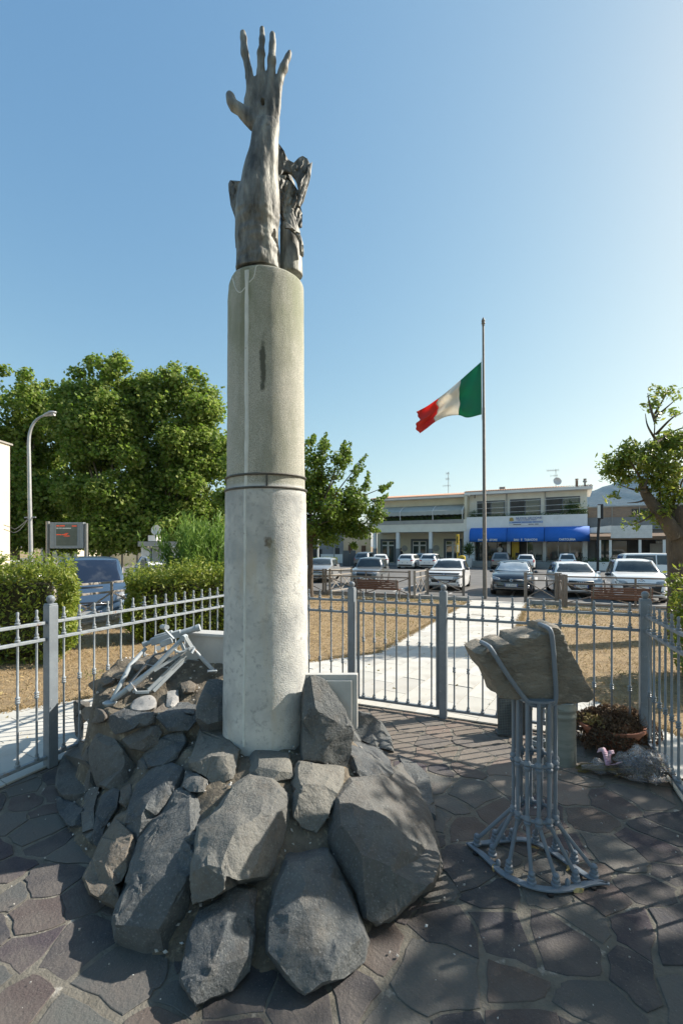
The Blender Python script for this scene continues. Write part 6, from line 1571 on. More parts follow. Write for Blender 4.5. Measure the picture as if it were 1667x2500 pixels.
far('dark taupe crossover tail-on under the first blue awning', 1220, 44.6, 4.3, paint='car_taupe', W_=1.80, Ht=1.58, kind='suv')
far('small white retro hatchback tail-on under the middle blue awning', 1282, 44.8, 3.8, paint='car_white', W_=1.70, Ht=1.42, kind='mini', tail='tall')
far('small white city car tail-on under the right blue awning', 1384, 46.2, 3.6, paint='car_white', W_=1.63, Ht=1.49, kind='mini', tail='round')
c = bp(1612, 1390, 33); c.z = ROAD
car('white people carrier with dark glass passing behind the crossover', c, Gd * .97 + Ld * .1, 'car_white', W_=1.86, L_=4.7, Ht=1.72, kind='van', belt=1.02, hood=1.10, detail=False)
vh = Vector((.50, -.866, 0)); c = Vector((-7.55, 13.6, -.42))
van = car('metallic blue van facing the fence, its driver door open', c, vh, 'car_blue', W_=1.90, L_=4.8, Ht=1.87, kind='van', belt=1.12, hood=1.16, glass='car_glass_blue', name='van', detail=True, cabin=(-.34, -.19, .46, .49),
     front={'lamp': [(.56, .74), (.80, .78), (.84, 1.0), (.78, 1.02), (.62, .92)], 'dark': [[(-.30, 1.085), (.30, 1.085), (.30, 1.12), (-.30, 1.12)]], 'grille': [(-.5, .66), (.5, .66), (.55, .76), (-.55, .76)], 'pz': .48, 'bars': [[(-.5, .70), (.5, .70), (.5, .715), (-.5, .715)]]})
q = MB(); fr_ = [(0, .45), (.95, .45), (1.0, 1.12), (.72, 1.84), (.55, 1.86), (.1, 1.30), (0, 1.15)]
hole = [(.12, 1.18), (.92, 1.16), (.70, 1.78), (.58, 1.79)]
for a, b in zip(fr_, fr_[1:] + fr_[:1]): q.bar((0, a[0], a[1]), (0, b[0], b[1]), .05, .06, up=(1, 0, 0))
q.b2((-.025, .02, .45), (.025, .97, 1.13)); o = q.build('door', 'car_blue', van, bevel=.01); o.location = (.97, -1.05, 0); o.rotation_euler = (0, 0, R(-48))
q = MB(); q.prism(hole, -.005, .005, lambda x, y, z: (z, x, y)); q.build('door_glass', 'car_glass', o)
c = Vector((-5.6, 17.2, -.42)); car('black car parked behind the hedge near the kiosk', c, Vector((.8, -.6, 0)), 'car_dark', W_=1.76, L_=4.2, Ht=1.52, detail=False)
c = Vector((-9.3, 22.6, -.4)); car('white hatchback with red tail lamps behind the blue van', c, Vector((-.35, .94, 0)), 'car_white', W_=1.70, L_=3.9, Ht=1.46, detail=False)
c = Vector((-17.0, 23.5, -.4)); car('white car glimpsed between the pale building and the notice board', c, Vector((.9, -.43, 0)), 'car_white', W_=1.74, L_=4.2, Ht=1.46, detail=False)
# painted bay lines and zebra crossing
for a in (-9, -6.4, -3.8, -1.2, 1.4, 4.0, 6.6, 9.2):
    q = MB(); p0 = ab(a, 20.6, ROAD); q.add([p0, p0 + Gd * .11, p0 + Gd * .11 + Ld * 4.6, p0 + Ld * 4.6], [(0, 1, 2, 3)]); struct(q.build('road_marking', 'road_paint'))
for k in range(6):
    p0 = ab(-2.6 + .95 * k, 31 + .1 * k, ROAD); q = MB(); q.add([p0, p0 + Gd * .5, p0 + Gd * .5 + Ld * 3.2, p0 + Ld * 3.2], [(0, 1, 2, 3)]); struct(q.build('road_marking', 'road_paint'))

# ================================================================== buildings across the road
Fd = Vector((.8900, -.4560, 0)); Nd = Vector((.4560, .8900, 0)); BF = 50.0
def fpt_(u, off=0):
    a = (u - CX) / FP; t = (BF + off) / (a * Nd.x + Nd.y); return Vector((a * t, t, 0)), t
O0 = fpt_(1139)[0]; BRZ = math.atan2(Fd.y, Fd.x)
def fx(u, off=0): return (fpt_(u, off)[0] - O0).dot(Fd)
def fz(u, v, off=0): return H - (v - HY) / FP * fpt_(u, off)[1] - ROAD
mat('cream_wall', (.70, .64, .48), (.64, .58, .43), 1.5, .9, bump=.2, bscale=25, c3=(.56, .51, .38), c3scale=.9, c3lo=.6, c3hi=.9)
mat('white_wall', (.78, .78, .76), (.72, .72, .70), 1.5, .9, c3=(.60, .59, .56), c3scale=1.1, c3lo=.6, c3hi=.9)
mat('cream_white', (.76, .73, .64), (.70, .67, .58), 1.5, .9)
mat('grey_strip', (.40, .39, .36), (.34, .33, .31), 2, .9)
mat('dark_frame', (.10, .11, .12), rough=.6)
mat('grey_wall', (.26, .27, .28), (.22, .23, .24), 1.2, .9, c3=(.33, .31, .29), c3scale=2.5)
mat('brick_band', (.34, .24, .17), (.25, .19, .15), 3, .95, bump=.8, bscale=8, c3=(.42, .36, .29), c3scale=5, stretch=(1, 1, 5))
mat('old_roof', (.26, .18, .13), (.20, .14, .10), 2, .9)
mat('roof_tile', (.36, .19, .12), (.42, .25, .17), 4, .9, c3=(.24, .12, .08), c3scale=7)
mat('awning_blue', (.012, .125, .50), (.018, .14, .55), 2, .75)
mat('awning_grey', (.40, .41, .38), (.34, .36, .33), 2, .85)
mat('shop_glass', (.05, .065, .06), rough=.05, spec=.8)
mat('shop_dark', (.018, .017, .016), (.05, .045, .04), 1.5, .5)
mat('white_paint', (.70, .70, .68), (.6, .6, .58), 3, .6)
mat('letter_white', (.78, .78, .76), rough=.6)
mat('letter_blue', (.03, .08, .30), rough=.6)
mat('sign_blue', (.25, .36, .55), (.4, .48, .6), 3, .6)
mat('sign_gold', (.40, .28, .08), rough=.6)
mat('sign_yellow', (.60, .42, .03), (.5, .35, .03), 4, .5)
mat('step_stone', (.36, .34, .31), (.28, .27, .25), 2, .9)
mat('aerial', (.30, .31, .31), rough=.4, metal=.7)
mat('wood_brown', (.16, .10, .06), (.11, .07, .045), 5, .8)
mat('balcony_plant', (0, 0, 0), isl=[(.03, .06, .012), (.06, .11, .02), (.09, .14, .03)], rough=.6, transl=.25)
def bld(name, label): return thing(name, label, 'building', (O0.x, O0.y, ROAD), BRZ)
def part(nm, B_, m, f, **k): q = MB(); f(q); return q.build(nm, m, B_, **k)
def bxs(nm, B_, m, x0, x1, y0, y1, z0, z1, **k): return part(nm, B_, m, lambda q: q.b2((x0, y0, z0), (x1, y1, z1)), **k)
def tiles(B_, x0, x1, y0, z0, y1, z1, pitch=.24):
    """barrel tiles running up the slope, all in one skin"""
    q = MB(); n = int((x1 - x0) / pitch * 6)
    for i in range(n + 1):
        x = x0 + (x1 - x0) * i / n; h = .055 * math.sin(x / pitch * 2 * math.pi)
        for k in range(7):
            f = k / 6; q.v.append((x, y0 + (y1 - y0) * f, z0 + (z1 - z0) * f + h + .02 * (1 - (f * 6 % 1))))
    for i in range(n):
        for k in range(6): a = i * 7 + k; q.f.append((a, a + 1, a + 8, a + 7))
    o = q.build('roof_tiles', 'roof_tile', B_, smooth=60); o['kind'] = 'stuff'; o.modifiers.new('s', 'SOLIDIFY').thickness = .02; return o
# ---- cream arcade building
Y = bld('arcade_building', 'cream two-storey building with tiled roof, long grey awning and arcade'); 
x0, x1 = fx(905), -.02; YB = 3.2
bxs('upper_wall', Y, 'cream_wall', x0, x1, 1.5, 9, 5.15, 7.74)
bxs('parapet', Y, 'cream_white', x0, x1, -.15, .1, 3.78, 5.08)
bxs('planter_strip', Y, 'grey_strip', x0 + .1, x1 - .3, -.19, -.155, 4.66, 5.10)
bxs('balcony_floor', Y, 'cream_white', x0, x1, .1, 1.5, 3.80, 3.98)
bxs('arcade_ceiling', Y, 'cream_white', x0, x1, 1.5, YB + .3, 3.80, 3.98)
bxs('arcade_wall', Y, 'cream_wall', x0 - .5, x1, YB, 9, .0, 3.80)
bxs('arcade_floor', Y, 'step_stone', x0, x1, -.3, YB, .0, .14)
bxs('eave', Y, 'white_wall', x0 - .3, x1 + .25, .55, 1.5, 7.62, 7.80)
tiles(Y, x0 - .3, x1 + .3, .45, 7.84, 5.2, 8.55)
for (ua, ub) in ((911, 917), (967, 974.5), (1047, 1054.5)):
    a, b = fx(ua), fx(ub); bxs('pillar', Y, 'white_wall', a, b, -.1, .3, 1.9, 3.80); bxs('pillar_base', Y, 'grey_wall', a - .015, b + .015, -.115, .315, .0, 1.9)
bxs('pillar', Y, 'white_wall', fx(1132), fx(1148), -.12, .5, 0, 3.80)
bxs('end_wall', Y, 'cream_wall', x1 - .28, x1, .1, 1.5, 3.98, 7.62)
for (ua, ub) in ((929, 966), (1003, 1045), (1083, 1128)):
    a, b = fx(ua, YB), fx(ub, YB)
    d_ = part('door', Y, 'dark_frame', lambda q: (q.b2((a, YB - .06, .14), (a + .24, YB + .02, 3.05)), q.b2((b - .24, YB - .06, .14), (b, YB + .02, 3.05)), q.b2((a + .24, YB - .06, 2.78), (b - .24, YB + .02, 3.05))))
    mid_ = (a + b) / 2
    for s in (-1, 1):
        part('door_leaf', d_, 'white_paint', lambda q: (q.b2((mid_ - (.85 if s < 0 else 0), YB - .05, .14), (mid_ - (.75 if s < 0 else -.12), YB - .012, 2.78)), q.b2((mid_ - (.12 if s < 0 else -.75), YB - .05, .14), (mid_ - (0 if s < 0 else -.85), YB - .012, 2.78)), q.b2((mid_ - (.75 if s < 0 else -.12), YB - .05, 2.2), (mid_ - (.12 if s < 0 else -.75), YB - .012, 2.36))))
        part('pane', d_, 'shop_glass', lambda q: q.b2((mid_ - (.76 if s < 0 else -.11), YB - .035, .2), (mid_ - (.11 if s < 0 else -.76), YB - .025, 2.7)))
for u, v in ((987, 1339), (1064, 1338.5)):
    xx = fx(u, YB - .1); zz = fz(u, v, YB - .1); part('round_sign', Y, 'grey_strip', lambda q: q.lathe([(.36, 0), (.38, .03), (.30, .05), (.001, .05)], (xx, YB - .02, zz), 24, Matrix.Rotation(R(90), 4, 'X')), smooth=40)
# awning on the balcony
ax0, ax1 = x0 - .2, x1 - .25
def awn(q):
    pr = [(1.45, 6.85), (.9, 6.70), (.2, 6.42), (-.35, 6.12), (-.42, 6.02)]
    n = len(pr); q.add([(ax0, y, z) for y, z in pr] + [(ax1, y, z) for y, z in pr], [(i, i + 1, n + i + 1, n + i) for i in range(n - 1)])
part('awning', Y, 'awning_grey', awn, smooth=50).modifiers.new('s', 'SOLIDIFY').thickness = .02
def val(q):
    n = 150
    for i in range(n + 1):
        x = ax0 + (ax1 - ax0) * i / n; q.v += [(x, -.425, 6.03), (x, -.44, 5.66 - .05 * abs(math.sin(x * 5.2)))]
    for i in range(n): q.f.append((2 * i, 2 * i + 1, 2 * i + 3, 2 * i + 2))
part('awning_valance', Y, 'awning_grey', val).modifiers.new('s', 'SOLIDIFY').thickness = .015
for u in (980, 1059, 1131):
    xx = fx(u) - .05; part('awning_arm', Y, 'white_paint', lambda q: q.tube(bez([(xx, 1.4, 6.8), (xx, .4, 6.55), (xx, -.42, 6.08), (xx, -.47, 5.9), (xx, -.3, 5.1)], 4), .05, 6), smooth=50)
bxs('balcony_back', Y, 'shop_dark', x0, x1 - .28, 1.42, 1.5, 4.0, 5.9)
g_ = np.random.default_rng(5); n = 3600; C = np.stack([g_.uniform(x0, x1 - .4, n), g_.uniform(-.1, .45, n), 5.05 + np.abs(g_.normal(size=n)) * .24], axis=1); leaves('balcony_plants', C, .17, 'balcony_plant', Y, .4, 6, up=.6)
# ---- white shop building
S = bld('shop_building', 'white two-storey shop building with three blue awnings and balcony windows')
x0, x1 = 0.0, fx(1433); 
bxs('upper_wall', S, 'cream_white', x0, x1, 1.2, 9, 5.0, 7.78)
bxs('parapet', S, 'white_wall', x0, x1, -.2, 0, 3.85, 5.28)
bxs('balcony_floor', S, 'white_wall', x0, x1, 0, 1.2, 3.85, 5.02)
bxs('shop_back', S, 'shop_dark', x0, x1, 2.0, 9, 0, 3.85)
part('fascia', S, 'white_wall', lambda q: (q.b2((x0 - .35, .35, 7.75), (x1 + .45, 1.25, 8.04)), q.b2((x0 - .35, 1.25, 7.785), (x1 + .45, 9, 8.02))))
tiles(S, x0 - .35, x1 + .5, .28, 8.08, 4.5, 8.6)
for (ua, ub, zt, zb) in ((1164, 1232, 7.08, 5.45), (1244, 1319, 7.13, 5.32), (1331, 1415, 7.17, 5.5)):
    a, b = fx(ua, 1.2), fx(ub, 1.2)
    w_ = part('window', S, 'dark_frame', lambda q: (q.b2((a, 1.13, zb), (a + .1, 1.22, zt)), q.b2((b - .1, 1.13, zb), (b, 1.22, zt)), q.b2((a + .1, 1.13, zt - .1), (b - .1, 1.22, zt)), q.b2(((a + b) / 2 - .05, 1.13, zb), ((a + b) / 2 + .05, 1.22, zt - .1))))
    for s in (0, 1): part('pane', w_, 'shop_glass' if s else 'shop_dark', lambda q: q.b2(((a + b) / 2 + .05 if s else a + .1, 1.17, zb), (b - .1 if s else (a + b) / 2 - .05, 1.19, zt - .1)))
for u in (1236, 1330): xx = fx(u, 1.1); part('downpipe', S, 'grey_strip', lambda q: q.tube([(xx, 1.1, 5.1), (xx, 1.1, 7.75)], .06, 8), smooth=50)
part('pillar', S, 'white_wall', lambda q: q.b2((-.02, -.15, 0), (fx(1158), .6, 3.85)))
part('pillar', S, 'white_wall', lambda q: q.b2((fx(1234), .9, .6), (fx(1242), 1.2, 3.85)))
part('pillar', S, 'white_wall', lambda q: q.b2((fx(1323), .9, .6), (fx(1331), 1.2, 3.85)))
part('pillar', S, 'white_wall', lambda q: q.b2((fx(1421), -.1, 0), (x1, 1.2, 3.85)))
for i, (ua, ub) in enumerate(((1160, 1233), (1283, 1322), (1332, 1420))):
    a, b = fx(ua), fx(ub); k_ = 3 if i != 1 else 2
    w_ = part('shop_window', S, 'white_paint' if i else 'dark_frame', lambda q: [q.b2((a + (b - a) * j / k_ - .04, 1.36, .66), (a + (b - a) * j / k_ + .04, 1.42, 3.6)) for j in range(k_ + 1)] + [q.b2((a, 1.355, 3.52), (b, 1.425, 3.6)), q.b2((a, 1.355, .58), (b, 1.425, .68))])
    for j in range(k_): part('pane', w_, 'shop_glass', lambda q: q.b2((a + (b - a) * j / k_ + .04, 1.385, .68), (a + (b - a) * (j + 1) / k_ - .04, 1.395, 3.52)))
part('vending_machine', S, 'sign_yellow', lambda q: q.b2((fx(1245), 1.1, .6), (fx(1263), 1.45, 2.65)), bevel=.03)
part('notice_panel', S, 'grey_strip', lambda q: q.b2((fx(1298), 1.25, 1.3), (fx(1320), 1.35, 3.3)))
for k in range(4):
    bxs('step', S, 'step_stone', .6, x1 - .5, -2.2 + .4 * k, (-1.8 + .4 * k) if k < 3 else 2.0, 0, .15 * (k + 1))
# blue awnings
def blue(ua, ub, txts, label):
    a, b = fx(ua, -1.0) + .02, fx(ub, -1.0) - .02; B_ = thing('shop_awning', label, 'awning', Vector((O0.x, O0.y, ROAD)) + Fd * ((a + b) / 2), BRZ, 'blue shop awnings'); w = (b - a) / 2
    pr = [(-.2, 4.10), (-.5, 4.08), (-.85, 3.95), (-1.1, 3.72), (-1.25, 3.42), (-1.32, 3.1), (-1.34, 2.62)]
    n = len(pr); q = MB(); q.add([(-w, y, z) for y, z in pr] + [(w, y, z) for y, z in pr], [(i, i + 1, n + i + 1, n + i) for i in range(n - 1)])
    for s in (-w, w): q.add([(s, y, z) for y, z in pr] + [(s, -.2, 2.62)], [tuple(range(n + 1))])
    q.build('canopy', 'awning_blue', B_, smooth=30).modifiers.new('s', 'SOLIDIFY').thickness = .02
    for tx, u, wd in txts:
        me = text_mesh(tx, .30, 'lettering', .006, .008); o = obj('lettering', me, 'letter_white', B_); xs = [v.co.x for v in me.vertices]; w0 = max(xs) - min(xs)
        wid_m = fx(u + wd / 2, -1.35) - fx(u - wd / 2, -1.35)
        o.location = (fx(u, -1.35) - (a + b) / 2, -1.372, 2.80); o.rotation_euler = (R(90), 0, 0); o.scale = (wid_m / w0, .95, 1)
blue(1146, 1237, [('SVAPO', 1178, 24), ('STORE', 1203.5, 19)], 'blue shop awning lettered SVAPO STORE, leftmost of three')
blue(1237, 1328, [('SALI', 1259.5, 12.5), ('E', 1272.3, 3), ('TABACCHI', 1294.7, 31.5)], 'blue shop awning lettered SALI E TABACCHI in the middle')
blue(1328, 1439, [('CARTOLERIA', 1383.5, 41)], 'blue shop awning lettered CARTOLERIA, rightmost of three')
sg = thing('shop_sign', 'white and blue shop sign above the middle awning', 'sign', Vector((O0.x, O0.y, ROAD)) + Fd * fx(1283), BRZ)
q = MB(); q.b2((-1.62, -.24, 4.28), (1.62, -.205, 5.16)); q.build('board', 'white_paint', sg)
q = MB(); q.b2((-1.6, -.246, 4.50), (1.6, -.238, 4.72)); q.build('blue_strip', 'sign_blue', sg)
q = MB(); q.lathe([(.20, 0), (.2, .01), (.001, .012)], (-1.36, -.24, 4.93), 16, Matrix.Rotation(R(90), 4, 'X')); q.b2((-1.58, -.25, 4.76), (-1.14, -.24, 4.84)); q.build('emblem', 'sign_gold', sg)
for tx, z, x, wd, hh, mm in (('NUOVA GESTIONE', 5.02, .28, 2.4, .24, 'letter_blue'), ('TABACCHERIA FABIO', 4.83, .05, 1.9, .15, 'letter_blue')):
    me = text_mesh(tx, hh * 1.2, 'lettering', .003, .003); xs = [v.co.x for v in me.vertices]; o = obj('lettering', me, mm, sg); o.location = (x, -.25, z); o.rotation_euler = (R(90), 0, 0); o.scale = (wd / (max(xs) - min(xs)), 1, 1)
for x_, w_, z_, m_ in ((-1.3, .8, 4.61, 'letter_blue'), (-.35, .9, 4.61, 'letter_blue'), (.7, .7, 4.61, 'letter_blue'), (-1.2, .75, 4.39, 'plate_ink'), (.25, .5, 4.39, 'plate_ink'), (.85, .35, 4.39, 'plate_ink')):
    q = MB(); q.b2((x_, -.25, z_ - .03), (x_ + w_, -.247, z_ + .03)); q.build('small_print', m_, sg)
n = 2600; C = np.stack([g_.uniform(x0 + .3, x1 - .2, n), g_.uniform(-.15, .3, n), 5.22 + np.abs(g_.normal(size=n)) * .14], axis=1); leaves('balcony_plants', C, .13, 'balcony_plant', S, .35, 16, up=.3)
n = 900; C = g_.normal(size=(n, 3)) * [.42, .25, .34] + [fx(1398, .3), .35, 5.9]; leaves('balcony_plants', C, .18, 'balcony_plant', S, .4, 26, up=.3)
for xx in (fx(1155, .2), fx(1178, .2), fx(1424, .2)):
    n = 260; C = g_.normal(size=(n, 3)) * [.2, .15, .2] + [xx, .2, 5.55]; leaves('balcony_plants', C, .3, 'balcony_plant', S, .12, 27, up=.8)
for k, (z, uA) in enumerate(((5.75, 1150), (6.25, 1150), (6.85, 1150))):
    part('balcony_wire', S, 'white_paint', lambda q: q.tube([(fx(uA), -.15, z - .1), (x1, -.15, z + .05)], .018, 5))
part('chimney', S, 'brick_band', lambda q: (q.b2((fx(1403.5, 3), 3, 8.2), (fx(1410.5, 3), 3.4, 9.0)), q.b2((fx(1403, 3), 2.95, 9.08), (fx(1411, 3), 3.45, 9.15)), q.b2((fx(1404.5, 3), 3.05, 9.0), (fx(1406, 3), 3.35, 9.08))))
part('roof_vent', S, 'grey_strip', lambda q: q.b2((fx(1218, 3), 3, 8.3), (fx(1232, 3), 3.6, 8.75)))
part('flue', S, 'aerial', lambda q: q.lathe([(.1, 8.1), (.1, 8.5), (.2, 8.52), (.2, 8.65), (.12, 8.7), (.17, 8.85), (.001, 8.9)], (fx(1427, 1), 1.2, 0), 10), smooth=40)
part('wall_lamp', S, 'wood_brown', lambda q: [q.b2((fx(u, .3), .3, 7.35), (fx(u, .3) + .1, .4, 7.7)) for u in (1157,)])
# aerials
def aerial(u, v0, v1, off, label, elems, dish=None):
    x = fx(u, off); z0, z1 = fz(u, v0, off), fz(u, v1, off); A_ = thing('roof_aerial', label, 'aerial', Vector((O0.x, O0.y, ROAD)) + Fd * x + Nd * off + Vector((0, 0, z0)), BRZ, 'television aerials on the roofs')
    q = MB(); q.tube([(0, 0, -.2), (0, 0, z1 - z0)], .028, 6); q.build('mast', 'aerial', A_)
    for f, l, n_ in elems:
        q = MB(); z = (z1 - z0) * f; q.tube([(-l, 0, z), (l * .35, 0, z)], .018, 5)
        for k in range(n_): xx = -l + 1.3 * l * k / max(1, n_ - 1); q.tube([(xx, -.18, z + .12), (xx, .18, z - .12)], .012, 4)
        q.build('antenna', 'aerial', A_)
    if dish:
        q = MB(); q.lathe([(.02, -.1), (.2, -.07), (.36, .0), (.42, .06), (.40, .07), (.34, .02), (.18, -.05), (.01, -.08)], (dish[0], -.15, dish[1]), 18, Matrix.Rotation(R(75), 4, 'X') @ Matrix.Rotation(R(20), 4, 'Y')); q.build('dish', 'white_paint', A_, smooth=50)
aerial(1094, 1200, 1152, 3.5, 'thin television aerial on the tiled roof of the cream building', [(.92, .25, 4), (.64, .3, 5), (.30, .62, 4)])
aerial(1356, 1184, 1146, 2.5, 'television aerial with satellite dish on the white shop roof', [(.95, .85, 8), (.6, .5, 3)], (.14, .35))
# ---- grey building with canopy
K = bld('canopy_building', 'low grey building with brick band and restaurant canopy right of the shops')
x0, x1 = fx(1434) + .03, fx(1434) + 17
bxs('wall', K, 'grey_wall', x0, x1, 1.6, 9, 0, 5.0); bxs('brick_band', K, 'brick_band', x0, x1, 1.55, 9, 5.0, 5.95); bxs('coping', K, 'step_stone', x0 - .05, x1, 1.45, 9, 5.95, 6.08)
bxs('dark_opening', K, 'shop_dark', fx(1541, 1.5), fx(1600, 1.5), 1.5, 1.56, 5.2, 5.75)
for u in (1493, 1560): xx = fx(u, 1.4); part('pipe', K, 'aerial', lambda q: q.tube([(xx, 1.45, 3.9), (xx, 1.45, 6.1)], .035, 6), smooth=50)
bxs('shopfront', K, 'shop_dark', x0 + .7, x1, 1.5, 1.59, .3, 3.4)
part('canopy_roof', K, 'wood_brown', lambda q: q.add([(x0 + .1, 1.5, 3.7), (x1, 1.5, 3.7), (x1, -3.0, 2.95), (x0 + .1, -3.0, 2.95), (x0 + .1, 1.5, 3.78), (x1, 1.5, 3.78), (x1, -3.0, 3.03), (x0 + .1, -3.0, 3.03)], [(0, 1, 2, 3), (7, 6, 5, 4), (0, 4, 5, 1), (1, 5, 6, 2), (2, 6, 7, 3), (3, 7, 4, 0)]))
part('canopy_beam', K, 'wood_brown', lambda q: q.b2((x0 + .1, -3.06, 2.72), (x1, -2.92, 2.95)))
part('white_gable', K, 'white_wall', lambda q: q.prism([(x0 + .05, 3.1), (fx(1490, 0), 3.1), (fx(1490, 0), 4.1), (x0 + .05, 3.9)], -.6, -.5, lambda x, y, z: (x, z, y)))
for u in (1463, 1489, 1561, 1620):
    xx = fx(u, -2.9); bxs('canopy_post', K, 'white_wall', xx - .1, xx + .1, -3.0, -2.8, 0, 2.72)
sb = thing('blank_sign', 'long blank weathered white sign box over the restaurant canopy', 'sign', Vector((O0.x, O0.y, ROAD)) + Fd * fx(1490, -3.2) - Nd * 3.2, BRZ)
wS = fx(1591, -3.2) - fx(1490, -3.2)
for k in range(3): q = MB(); q.b2((0, -.02 * (k % 2), 2.86 + .37 * k), (wS, .12, 2.86 + .37 * k + .362)); q.build('board', 'white_paint', sb, bevel=.01)
bxs('low_wall', K, 'white_wall', fx(1437, -3.4), fx(1494, -3.4), -3.6, -3.4, 0, .75); bxs('low_wall_return', K, 'white_wall', fx(1437, -3.4) - .1, fx(1437, -3.4), -3.6, .5, 0, .78)
for a, b in ((x0 + 1.0, x0 + 1.9), (x0 + 2.1, x0 + 3.3), (x0 + 5.6, x0 + 7.2), (x0 + 7.4, x0 + 8.6)):
    part('pane', K, 'shop_glass', lambda q: q.b2((a, 1.42, .5), (b, 1.45, 3.2)))
part('menu_board', K, 'grey_strip', lambda q: q.b2((x0 + 5.0, .2, .9), (x0 + 6.0, .26, 2.4)))
n = 700; C = g_.normal(size=(n, 3)) * [.9, .25, .18] + [fx(1470, -3.2), -3.1, .75]; leaves('wall_plants', C, .2, 'balcony_plant', K, .3, 36, up=.5)
# sign on a bent black pole
ps = Vector((O0.x, O0.y, ROAD)) + Fd * fx(1458, -5) - Nd * 5; pt_ = thing('pole_sign', 'black pole carrying a slim white-faced sign box before the restaurant', 'sign', ps, BRZ)
q = MB(); q.tube([(0, 0, 0), (.03, 0, 3.2), (.12, 0, 4.6)], .11, 10); q.build('pole', 'hinge_black', pt_, smooth=50)
q = MB(); q.b2((-.02, -.25, 4.5), (.42, .25, 5.75)); q.build('sign_box', 'hinge_black', pt_, bevel=.03); q = MB(); q.b2((-.03, -.262, 4.58), (.2, -.252, 5.67)); q.build('sign_face', 'white_paint', pt_)
# ---- chairs and tables outside
def chair(p, rz, label, m='car_trim'):
    t = thing('chair', label, 'chair', p, rz, 'chairs outside the shops')
    q = MB(); q.box((0, 0, .45), (.44, .44, .035)); q.build('seat', m, t, bevel=.008); q = MB(); q.box((0, .2, .72), (.44, .03, .34)); q.build('backrest', m, t, bevel=.008)
    for a in (-1, 1):
        for b in (-1, 1): q = MB(); q.tube([(a * .2, b * .2, 0), (a * .2, b * .2, .86 if b > 0 else .45)], .018, 6); q.build('leg', m, t)
for k, (u, off, lab) in enumerate(((1200, -.2, 'dark chair before the leftmost shop window'), (1196, .3, 'second dark chair behind the one at the leftmost shop window'), (1259, .2, 'dark chair beside the yellow vending machine'), (1317, -.2, 'dark chair left of the right shop pillar'), (1338, -.2, 'dark chair right of the right shop pillar'), (1419, -.2, 'dark chair at the shop corner pillar'), (1426, .2, 'rear dark chair at the shop corner pillar'))):
    p = Vector((O0.x, O0.y, ROAD + .6)) + Fd * fx(u, off) + Nd * off; chair(p, BRZ + [1.4, .3, -.5, 1.6, -1.5, 1.2, .2][k], lab)
for k, u in enumerate((1502, 1513, 1524, 1535, 1547)):
    p = Vector((O0.x, O0.y, ROAD)) + Fd * fx(u, -1) - Nd * (1.0 - .3 * (k % 2)); chair(p, BRZ + .4 * k, f'pale restaurant chair under the canopy, {["first", "second", "third", "fourth", "fifth"][k]} from the left', 'white_paint')
# ---- yellow bus pole and post box, planter
bsp = Vector((O0.x, O0.y, ROAD)) + Fd * fx(1116, -6) - Nd * 6; bs = thing('bus_stop_pole', 'tall yellow bus stop pole before the arcade', 'bus stop', bsp, BRZ)
q = MB(); q.tube([(0, 0, 0), (0, 0, 3.2)], .07, 8); q.build('pole', 'sign_yellow', bs, smooth=50)
q = MB(); q.b2((-.1, -.1, 1.5), (.14, .1, 3.3)); q.build('sign_case', 'sign_yellow', bs, bevel=.02); q = MB(); q.b2((.0, -.11, 1.6), (.12, -.102, 2.3)); q.build('timetable', 'white_paint', bs); q = MB(); q.b2((-.02, -.11, 2.45), (.1, -.102, 3.1)); q.build('sign_face', 'plate_ink', bs)
mbp = Vector((O0.x, O0.y, ROAD)) + Fd * fx(1127, -7) - Nd * 7; mb_ = thing('post_box', 'yellow post box on a short leg beside the bus pole', 'post box', mbp, BRZ)
q = MB(); q.b2((-.30, -.22, .55), (.30, .22, 1.22)); q.lathe([(.3, 1.2), (.25, 1.27), (.001, 1.29)], (0, 0, 0), 8); q.build('box', 'sign_yellow', mb_, bevel=.04); q = MB(); q.tube([(0, 0, 0), (0, 0, .56)], .08, 8); q.build('leg', 'wood_brown', mb_)
q = MB(); q.b2((-.2, -.235, 1.0), (.2, -.222, 1.06)); q.build('slot', 'hinge_black', mb_)
plp = Vector((O0.x, O0.y, ROAD)) + Fd * fx(1144, -3) - Nd * 3; pt2 = thing('planter', 'tall white planter with a spiky palm beside the shop steps', 'planter', plp, BRZ)
q = MB(); q.add([(-.26, -.26, 0), (.26, -.26, 0), (.26, .26, 0), (-.26, .26, 0), (-.36, -.36, .95), (.36, -.36, .95), (.36, .36, .95), (-.36, .36, .95)], [(3, 2, 1, 0), (4, 5, 6, 7), (0, 1, 5, 4), (1, 2, 6, 5), (2, 3, 7, 6), (3, 0, 4, 7)]); q.build('pot', 'white_paint', pt2, bevel=.02)
P_ = []; O_ = []
for i in range(240):
    a = g_.uniform(0, 6.28); e = g_.uniform(.1, 1.35); dr = np.array([math.cos(a) * math.cos(e), math.sin(a) * math.cos(e), math.sin(e)]); P_.append(np.array([0, 0, 1.25]) + dr * .45 + [0, 0, .35 * (i % 3)]); O_.append(dr * 3)
leaves('foliage', P_, .8, 'balcony_plant', pt2, .07, 46, out=np.array(O_)); q = MB(); q.tube([(0, 0, .9), (.02, 0, 1.7)], .05, 6); q.build('stem', 'bark', pt2)
